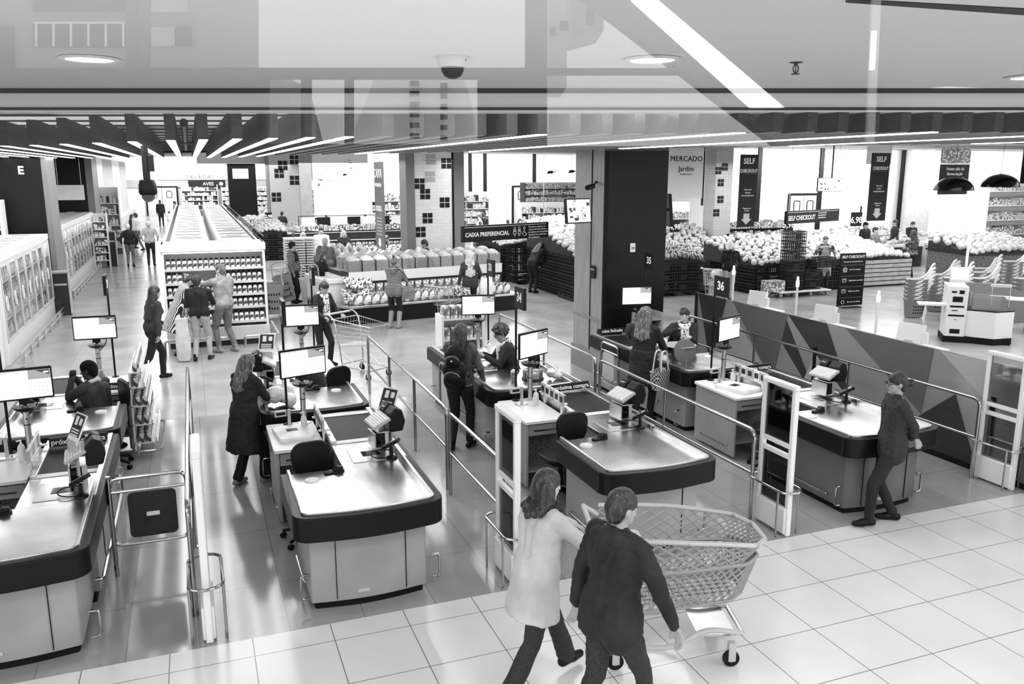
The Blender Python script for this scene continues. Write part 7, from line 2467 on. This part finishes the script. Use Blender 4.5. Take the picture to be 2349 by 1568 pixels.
# ---------------- aisle behind
person('person in dark jacket and white head cover walking down the freezer aisle', -2.35, 36.0, 5, 1.68, 1, True, SKINM, 'net', WHITE, C_DARK, C_GREY, SHOE, lh=(-0.3, 0.1, 0.95), rh=(0.3, 0.1, 0.95), extra=None, apron=None)
person('person in pale shirt and white head cover walking down the freezer aisle', -1.6, 36.1, 2, 1.76, 1, False, SKINM, 'net', WHITE, C_PALE, C_CHAR, SHOE, sleeve='short', lh=(-0.26, 0.14, 1.0), rh=(0.28, 0.14, 1.0))
person('man in white shirt stepping left in the freezer aisle', -2.45, 43.5, -60, 1.78, 1, False, SKINM, 'short', HAIRD, C_WHITE, C_GREY, lf=(-0.1, 0.25, 0.08), rf=(0.1, -0.2, 0.08))
person('long-haired woman waiting behind the head covers in the freezer aisle', -2.7, 44.8, 120, 1.66, 0, True, SKINL, 'long', HAIRD, C_DARK, C_BLACK)
person('man in black walking towards the double swing doors', -1.9, 62, 0, 1.8, 0, False, SKINM, 'short', HAIRD, C_BLACK, C_DARK)
person('man in grey talking near the double swing doors', -0.95, 60, -90, 1.78, 0, False, SKINM, 'short', HAIRD, C_GREY, C_GREY)
person('small child in white near the double swing doors', -1.3, 58.5, 20, 1.2, 0, False, SKINM, 'short', HAIRD, C_WHITE, C_WHITE)
# ---------------- around the pull baskets and snack island
person('man in knitted hat, thick scarf and grey sweater holding a pull basket', 2.62, 24.3, 125, 1.74, 1, False, SKINL, 'beanie', C_BLACK, C_GREY, C_BLACK, SHOE, head=(-30, 0), lh=(-0.24, 0.1, 0.86), rh=(0.26, 0.14, 0.86), scarf=(C_BLACK, 0.2))
person('person with dark backpack in pale jeans beside the man in knitted hat', 3.2, 23.3, 60, 1.7, 1, True, SKINL, 'long', HAIRM, CAMO, C_KHAKI, SHOEG, lh=(-0.1, 0.3, 1.0), rh=(0.12, 0.32, 1.0), lean=6)
single('shoulder_bag', MB().ell((0, 0, 0), (0.17, 0.12, 0.24)), C_BLACK, 'large black bag on the back of the person in pale jeans', 'bag', loc=(3.28, 23.08, 1.05))
person('person in a shiny hooded jacket seen from behind left of the snack island', 3.66, 25.1, 15, 1.78, 1, False, SKINL, 'short', HAIRB, cloth('shiny', 0.22, amt=0.5, rough=0.35), C_KHAKI, SHOE, hood=True, bulk=1.15, lh=(-0.2, 0.3, 1.0), rh=(0.2, 0.3, 1.0))
person('man in white shirt facing the viewer behind the hooded jacket', 4.2, 29.6, 185, 1.8, 1, False, SKINL, 'short', HAIRD, C_WHITE, C_JEAN)
person('smiling woman with blond hair behind the hooded jacket', 4.95, 29.4, 175, 1.68, 1, True, SKINL, 'bob', HAIRB, C_DARK, C_BLACK, lh=(-0.2, 0.3, 1.0))
person('person in pale clothes and dark glasses behind the man in knitted hat', 3.55, 29.3, 170, 1.66, 1, True, SKINL, 'bob', HAIRB, C_PALE, C_GREY, glasses=True)
person('woman in a dark patterned blouse behind the pear bench', 6.35, 29.6, 182, 1.72, 1, True, SKINM, 'tail', HAIRD, CAMO, C_BLACK)
person('dark-haired man with striped sleeve walking left before the tiled pillar', 6.35, 23.4, -80, 1.78, 1, False, SKINM, 'short', HAIRD, C_DARK, C_BLACK, lean=6, head=(0, 10))
person('woman with shoulder bag and tall boots at the snack island', 4.42, 19.42, 28, 1.7, 2, True, SKINM, 'topbun', HAIRM, ramp_mat('ribbed', 'ShaderNodeTexWave', 9, [(0.0, 0.03), (0.5, 0.12), (1, 0.4)], rough=0.8, extra={'bands_direction': 'Z', 'Distortion': 2.0}), C_BLACK, SHOEG, boots=True, coat=0.1, lean=5, head=(15, 14), lh=(0.0, 0.3, 1.2), rh=(0.16, 0.34, 1.2), lf=(-0.12, -0.02, 0.08), rf=(0.1, -0.06, 0.08), hood=True)
r = thing('shoulder_bag', 'grey shoulder bag hanging at the hip of the woman in boots', 'bag', (4.72, 19.25, 0.72), -0.3)
MB().loft([[(x_ * s, y_ * s, z_ * 0.3) for x_, y_ in rrect(-0.15, 0.15, -0.05, 0.05, 0.04, 3)] for z_, s in ((0, 0.9), (0.3, 1.08), (0.8, 1.0), (1.0, 0.8))]).build('body', C_GREY, r)
MB().tube([(0.12, 0.0, 0.28), (-0.05, -0.04, 0.55), (-0.3, -0.05, 0.8), (-0.4, 0.05, 0.76)], 0.01, 6).build('strap', C_DARK, r)
person('white-haired person in glasses leaning over the bulk bins', 5.95, 23.05, 190, 1.66, 1, True, SKINL, 'net', HAIRW, C_WHITE, C_GREY, glasses=True, lean=20, head=(0, 20), lh=(-0.05, 0.4, 1.1), rh=(0.1, 0.42, 1.1))
person('woman with long blond hair and dark jacket at the snack island', 6.55, 20.1, 12, 1.7, 2, True, SKINL, 'longer', HAIRB, C_CHAR, C_BLACK, coat=0.1, lean=2, head=(10, 6), lh=(-0.3, 0.02, 0.84), rh=(0.24, 0.25, 1.0))
single('carrier_bag', MB().loft([[(x_ * s, y_ * s, z_ * 0.42) for x_, y_ in rrect(-0.18, 0.18, -0.09, 0.09, 0.06, 3)] for z_, s in ((0, 0.85), (0.2, 1.05), (0.7, 1.0), (1.0, 0.75))]), C_WHITE, 'white bag hanging beside the blond woman at the snack island', 'bag', loc=(6.95, 20.0, 0.6))
person('woman bending in dark clothes beside the papaya crates', 9.75, 23.7, 60, 1.68, 1, True, SKINM, 'long', HAIRD, C_BLACK, C_BLACK, lean=35, head=(0, 20), lh=(-0.1, 0.5, 0.8), rh=(0.1, 0.5, 0.85))
# ---------------- bakery workers far behind the preferential sign
for (x, y, az, hh, top, hm, hs, lab) in ((11.55, 36.6, 0, 1.76, C_BLACK, HAIRD, 'short', 'man in black behind the bakery counter, back turned'), (12.5, 36.8, -80, 1.76, C_PALE, HAIRM, 'short', 'worker in pale top behind the bakery counter'), (12.85, 37.4, 20, 1.8, C_BLACK, HAIRD, 'short', 'tall person in black right of the worker in pale top'),
                                         (11.9, 35.0, 10, 1.55, C_WHITE, HAIRD, 'bun', 'seated worker in white before the open carton'), (13.2, 35.0, 20, 1.6, C_WHITE, HAIRD, 'cap', 'worker in white with dark cap at the bakery counter'), (13.85, 35.2, 180, 1.62, C_BLACK, HAIRD, 'bob', 'person in black facing the viewer at the bakery counter'),
                                         (17.6, 38.0, 90, 1.64, C_WHITE, HAIRM, 'long', 'woman in white with long hair behind the preferential sign'), (24.4, 47.0, 0, 1.78, C_BLACK, HAIRD, 'short', 'man in black before the far glass cabinet'), (20.3, 47.5, 10, 1.7, C_BLACK, HAIRD, 'long', 'woman in black at the far glass cabinet'),
                                         (20.1, 34.0, 200, 1.7, C_MID, HAIRD, 'tail', 'person bending over the vegetables behind the preferential sign'),
                                         (4.35, 44.2, 40, 1.7, C_CHAR, HAIRD, 'short', 'person in grey before the second painted pillar'), (2.35, 55.5, -30, 1.72, C_BLACK, HAIRD, 'cap', 'employee in black at the far salad table'), (3.05, 53.5, 20, 1.7, C_PALE, HAIRM, 'short', 'shopper in pale coat beside the black column'),
                                         (3.55, 52.0, 200, 1.66, C_BLACK, HAIRD, 'long', 'long-haired shopper beside the black column'), (3.3, 55.0, 180, 1.85, C_DARK, HAIRD, 'short', 'tall shopper before the black column'), (7.6, 33.0, 160, 1.72, C_DARK, HAIRM, 'short', 'man in dark suit and tie behind the CAIXA banner'),
                                         (8.0, 36.5, 100, 1.7, C_CHAR, HAIRM, 'bun', 'person in grey between the banner and tiled pillar')):
    person(lab, x, y, az, hh, 0, False, SKINL, hs, hm, top, C_DARK, lh=(-0.12, 0.3, 1.0), rh=(0.14, 0.32, 1.0))
# ---------------- produce area on the right
person('man in a shiny black leather jacket at the onions', 14.35, 20.0, 35, 1.74, 1, False, SKINL, 'short', HAIRW, LEATHER, C_KHAKI, SHOE, lh=(-0.1, 0.2, 1.0), rh=(0.2, 0.42, 1.1), bulk=1.15, coat=0.08, lean=6)
person('person in a grey top half hidden behind the dark column', 12.3, 22.9, 30, 1.7, 1, True, SKINL, 'bun', HAIRB, C_MID, C_DARK, bulk=1.1)
person('smiling employee in dark shirt and long grey apron holding a crate', 18.35, 20.7, 205, 1.74, 1, False, SKINL, 'short', HAIRM, CAMO, C_DARK, SHOE, sleeve='short', apron=C_MID, lh=(-0.3, 0.22, 1.08), rh=(0.3, 0.3, 1.0))
crates([(17.95, 20.25, 0.85)], 'small black crate held by the aproned employee', 'held crates')
person('long-haired woman in black jacket and trousers right of the slatted table', 22.8, 21.55, 12, 1.76, 1, True, SKINM, 'longer', HAIRD, CAMO, C_BLACK, SHOE, lh=(-0.14, 0.3, 1.05), rh=(0.16, 0.3, 1.05))
person('man in grey sweater facing the long-haired woman in black', 22.85, 23.3, 160, 1.76, 1, False, SKINL, 'short', HAIRD, C_GREY, C_WHITE, SHOE, bulk=1.12, lh=(-0.2, 0.3, 1.0), rh=(0.2, 0.3, 1.0))
person('man in a dark cap and black shirt behind the long-haired woman', 24.4, 25.4, 175, 1.78, 1, False, SKINM, 'cap', MATTE, C_BLACK, C_BLACK, sleeve='short')
person('man in dark polo shirt looking left behind the cabbage table', 26.0, 25.5, -60, 1.84, 1, False, SKINM, 'short', HAIRD, C_DARK, C_BLACK, sleeve='short', bulk=1.12)
person('man in black shirt bending over the counter behind the cabbages', 27.6, 26.3, 190, 1.72, 1, False, SKINL, 'short', HAIRD, C_BLACK, C_BLACK, lean=14, lh=(-0.1, 0.4, 1.0), rh=(0.1, 0.4, 1.0))
person('woman with very long dark hair and black coat at the cabbage table', 27.3, 20.0, -20, 1.7, 1, True, SKINM, 'longer', HAIRD, C_BLACK, C_BLACK, coat=0.4, lh=(-0.3, 0.34, 1.1), rh=(0.24, 0.02, 0.9), bulk=1.1)

# ================================================================ LAST THINGS: plastic trolley in front, items on counters
PLAST = mat('trolley_plastic', 0.3, 0.4)
tr = thing('plastic_trolley', 'big grey plastic lattice trolley in front of lane 34', 'shopping trolley', (2.78, 5.28, 0), R(-108))
# local +Y = front


def tub(u, v, lo, hi, z0, z1, y0, y1, d0=0.07, d1=-0.1):
    """side surface of a bulging tub: u 0..1 round from back-left over front to back-right, v 0..1 up"""
    w0, w1 = lo, hi
    wdt = w0 + (w1 - w0) * v
    yy = y1 - 0.1 + 0.1 * v
    path = [(-wdt, y0), (-wdt * 1.02, y0 + (yy - y0) * 0.5), (-wdt * 0.86, yy - 0.12), (-wdt * 0.4, yy), (wdt * 0.4, yy), (wdt * 0.86, yy - 0.12), (wdt * 1.02, y0 + (yy - y0) * 0.5), (wdt, y0)]
    t_ = u * 7
    i = min(6, int(t_))
    f = t_ - i
    a, b = path[i], path[i + 1]
    x, y = a[0] + (b[0] - a[0]) * f, a[1] + (b[1] - a[1]) * f
    fy = (y - y0) / (y1 - y0)
    return (x, y, z0 + (z1 - z0) * v + d0 * fy * (1 - v) + d1 * v * (fy ** 2 if d1 < 0 else fy))


def lattice(lo, hi, z0, z1, y0, y1, nu, nv, th, name, m, d0=0.07, d1=-0.1):
    b = MB()
    vs = []
    for j in range(nv + 1):
        for i in range(nu + 1):
            vs.append(tub((i + 0.5 * (j % 2)) / (nu + 0.5), j / nv, lo, hi, z0, z1, y0, y1, d0, d1))
    for j in range(nv):
        for i in range(nu + 1):
            a = Vector(vs[j * (nu + 1) + i])
            k0 = i + (j % 2)
            for k in (k0 - 1, k0):
                if 0 <= k <= nu:
                    b.cyl(a, vs[(j + 1) * (nu + 1) + k], th, n=5)
    for j in (0, nv):
        b.tube([vs[j * (nu + 1) + i] for i in range(nu + 1)], th * (2.0 if j else 1.6), 6)
    return b.build(name, m, tr)


lattice(0.27, 0.34, 0.76, 1.08, 0.0, 1.2, 30, 7, 0.009, 'upper_basket', PLAST)
lattice(0.24, 0.275, 0.44, 0.765, 0.0, 1.16, 46, 9, 0.0075, 'lower_tub', PLAST, 0.1, 0.07)
q = MB()
for k in range(16):
    q.cyl((-0.24, 0.05 + k * 0.058, 0.5 + 0.006 * k), (0.24, 0.05 + k * 0.058, 0.5 + 0.006 * k), 0.007, n=5)
for k in range(9):
    q.cyl((-0.24 + k * 0.06, 0.0, 0.5), (-0.24 + k * 0.06, 0.95, 0.59), 0.007, n=5)
q.build('basket_floor', PLAST, tr)
MB().tube([tub(i / 40, 1.0, 0.27, 0.34, 0.76, 1.08, 0.0, 1.2) for i in range(41)], 0.018, 8).build('basket_rim', LGREY, tr)
MB().cyl((-0.33, -0.12, 1.08), (0.33, -0.12, 1.08), 0.02, n=12).tube([(-0.33, -0.12, 1.08), (-0.34, 0.0, 1.0)], 0.018).tube([(0.33, -0.12, 1.08), (0.34, 0.0, 1.0)], 0.018).build('handle', LGREY, tr)
MB().prism(rrect(-0.22, 0.22, 0.0, 0.3, 0.05), 0.9, 0.92).build('child_seat', OFFW, tr)
for s in (-1, 1):
    MB().tube(rpath([(s * 0.3, 0.02, 0.98), (s * 0.29, 0.0, 0.5), (s * 0.27, 0.05, 0.2), (s * 0.25, 0.5, 0.16), (s * 0.22, 0.75, 0.3), (s * 0.2, 1.05, 0.24)], 0.12, 5), 0.02, 8).build('side_frame', LGREY, tr)
    for y in (0.06, 0.95):
        wh = MB().cyl((s * 0.25 - 0.016, y, 0.065), (s * 0.25 + 0.016, y, 0.065), 0.065, n=20).build('wheel', BLACK, tr, bevel=0.005)
        MB().cyl((s * 0.25 - 0.02, y, 0.065), (s * 0.25 + 0.02, y, 0.065), 0.025, n=10).box(s * 0.25 - 0.026, s * 0.25 - 0.018, y - 0.025, y + 0.03, 0.05, 0.2).box(s * 0.25 + 0.018, s * 0.25 + 0.026, y - 0.025, y + 0.03, 0.05, 0.2).build('fork', LGREY, wh)
MB().tube([(-0.2, 1.05, 0.24), (0.2, 1.05, 0.24)], 0.02, 8).prism([(-0.2, 0.7), (0.2, 0.7), (0.2, 1.0), (-0.2, 1.0)], 0.22, 0.235).build('front_step', STEEL, tr)

# items on the counters
r = thing('cake_box', 'round clear cake box with iced cake on the counter of lane 33', 'cake box', (4.25, 10.3, 0.893))
MB().lathe([(0.001, 0), (0.15, 0), (0.155, 0.015), (0.14, 0.025), (0.001, 0.025)], 28).build('tray', BLACK, r)
MB().lathe([(0.001, 0.025), (0.115, 0.025), (0.118, 0.085), (0.1, 0.095), (0.001, 0.095)], 28).build('cake', WHITE, r)
MB().ell((0, 0, 0.105), (0.018, 0.018, 0.018)).build('cherry', DARK, r)
MB().lathe([(0.14, 0.02), (0.138, 0.12), (0.125, 0.13), (0.001, 0.13), (0.001, 0.126), (0.122, 0.126), (0.134, 0.117), (0.136, 0.02)], 28).build('clear_lid', glass_mat('clear_lid', 0.93, 0.1, 0.03, film=0.1), r)
r = thing('drink_cup', 'clear cup with lid beside the cake box at lane 33', 'cup', (3.98, 10.32, 0.893))
MB().lathe([(0.001, 0), (0.035, 0), (0.048, 0.12), (0.001, 0.12)], 20).build('cup', mat('cup_content', 0.3, 0.4, nz=(30, 0.7)), r)
MB().lathe([(0.05, 0.12), (0.045, 0.13), (0.03, 0.15), (0.001, 0.155)], 20).build('lid', OFFW, r)
rd = random.Random(2)


def plastic_bag(loc, s, label, seed):
    b = MB()
    rr = random.Random(seed)
    for k in range(9):
        b.ell((rr.uniform(-0.13, 0.13), rr.uniform(-0.1, 0.1), 0.09 + rr.uniform(-0.02, 0.08)), (rr.uniform(0.06, 0.11), rr.uniform(0.06, 0.1), rr.uniform(0.06, 0.1)))
    for q_ in (-1, 1):
        b.cap((q_ * 0.05, 0, 0.18), (q_ * 0.035, 0, 0.32), 0.03, 0.012)
    b.v = [v * s for v in b.v]
    o = voxel(b, 'plastic_bag', mat('bag_film', 0.75, 0.25, nz=(12, 0.3)), None, 0.011, 2, 0.012, seed, 16)
    o.location = loc
    tag(o, label, 'bag')
    return o


plastic_bag((0.85, 10.12, 0.9), 1.15, 'bulging white plastic bag on the counter before the long dark coat', 3)
plastic_bag((4.55, 10.2, 0.9), 0.6, 'small crumpled plastic bag right of the cake box', 5)
for (x, y, rz, lab) in ((0.88, 9.05, 0.1, 'flat stack of white carrier bags on the desk in the lower middle left'), (6.65, 8.95, 0.3, 'flat stack of white carrier bags on the desk at lane 36')):
    r = thing('bag_stack', lab, 'bags', (x, y, 0.85), rz)
    rings = [[(a * sx, b_ * sy, z) for a, b_ in rrect(-0.19, 0.19, -0.26, 0.26, 0.05, 3)] for z, sx, sy in ((0, 0.95, 0.98), (0.03, 1.0, 1.0), (0.05, 0.96, 0.95))]
    MB().loft(rings).build('bags', mat('bag_white', 0.8, 0.4, nz=(5, 0.15), bump=(8, 0.5)), r)
    MB().box(-0.06, 0.06, 0.0, 0.1, 0.05, 0.052).build('print', BLACK, r, smooth=None)
r = thing('bottle', 'dark water bottle on the desk beside the seated man', 'bottle', (-1.28, 12.2, 0.85))
MB().lathe([(0.001, 0), (0.04, 0), (0.042, 0.14), (0.02, 0.18), (0.02, 0.21), (0.001, 0.21)], 16).build('body', GREY, r)

bpy.data.scenes.remove(WORK)
bpy.data.batch_remove(TRASH)
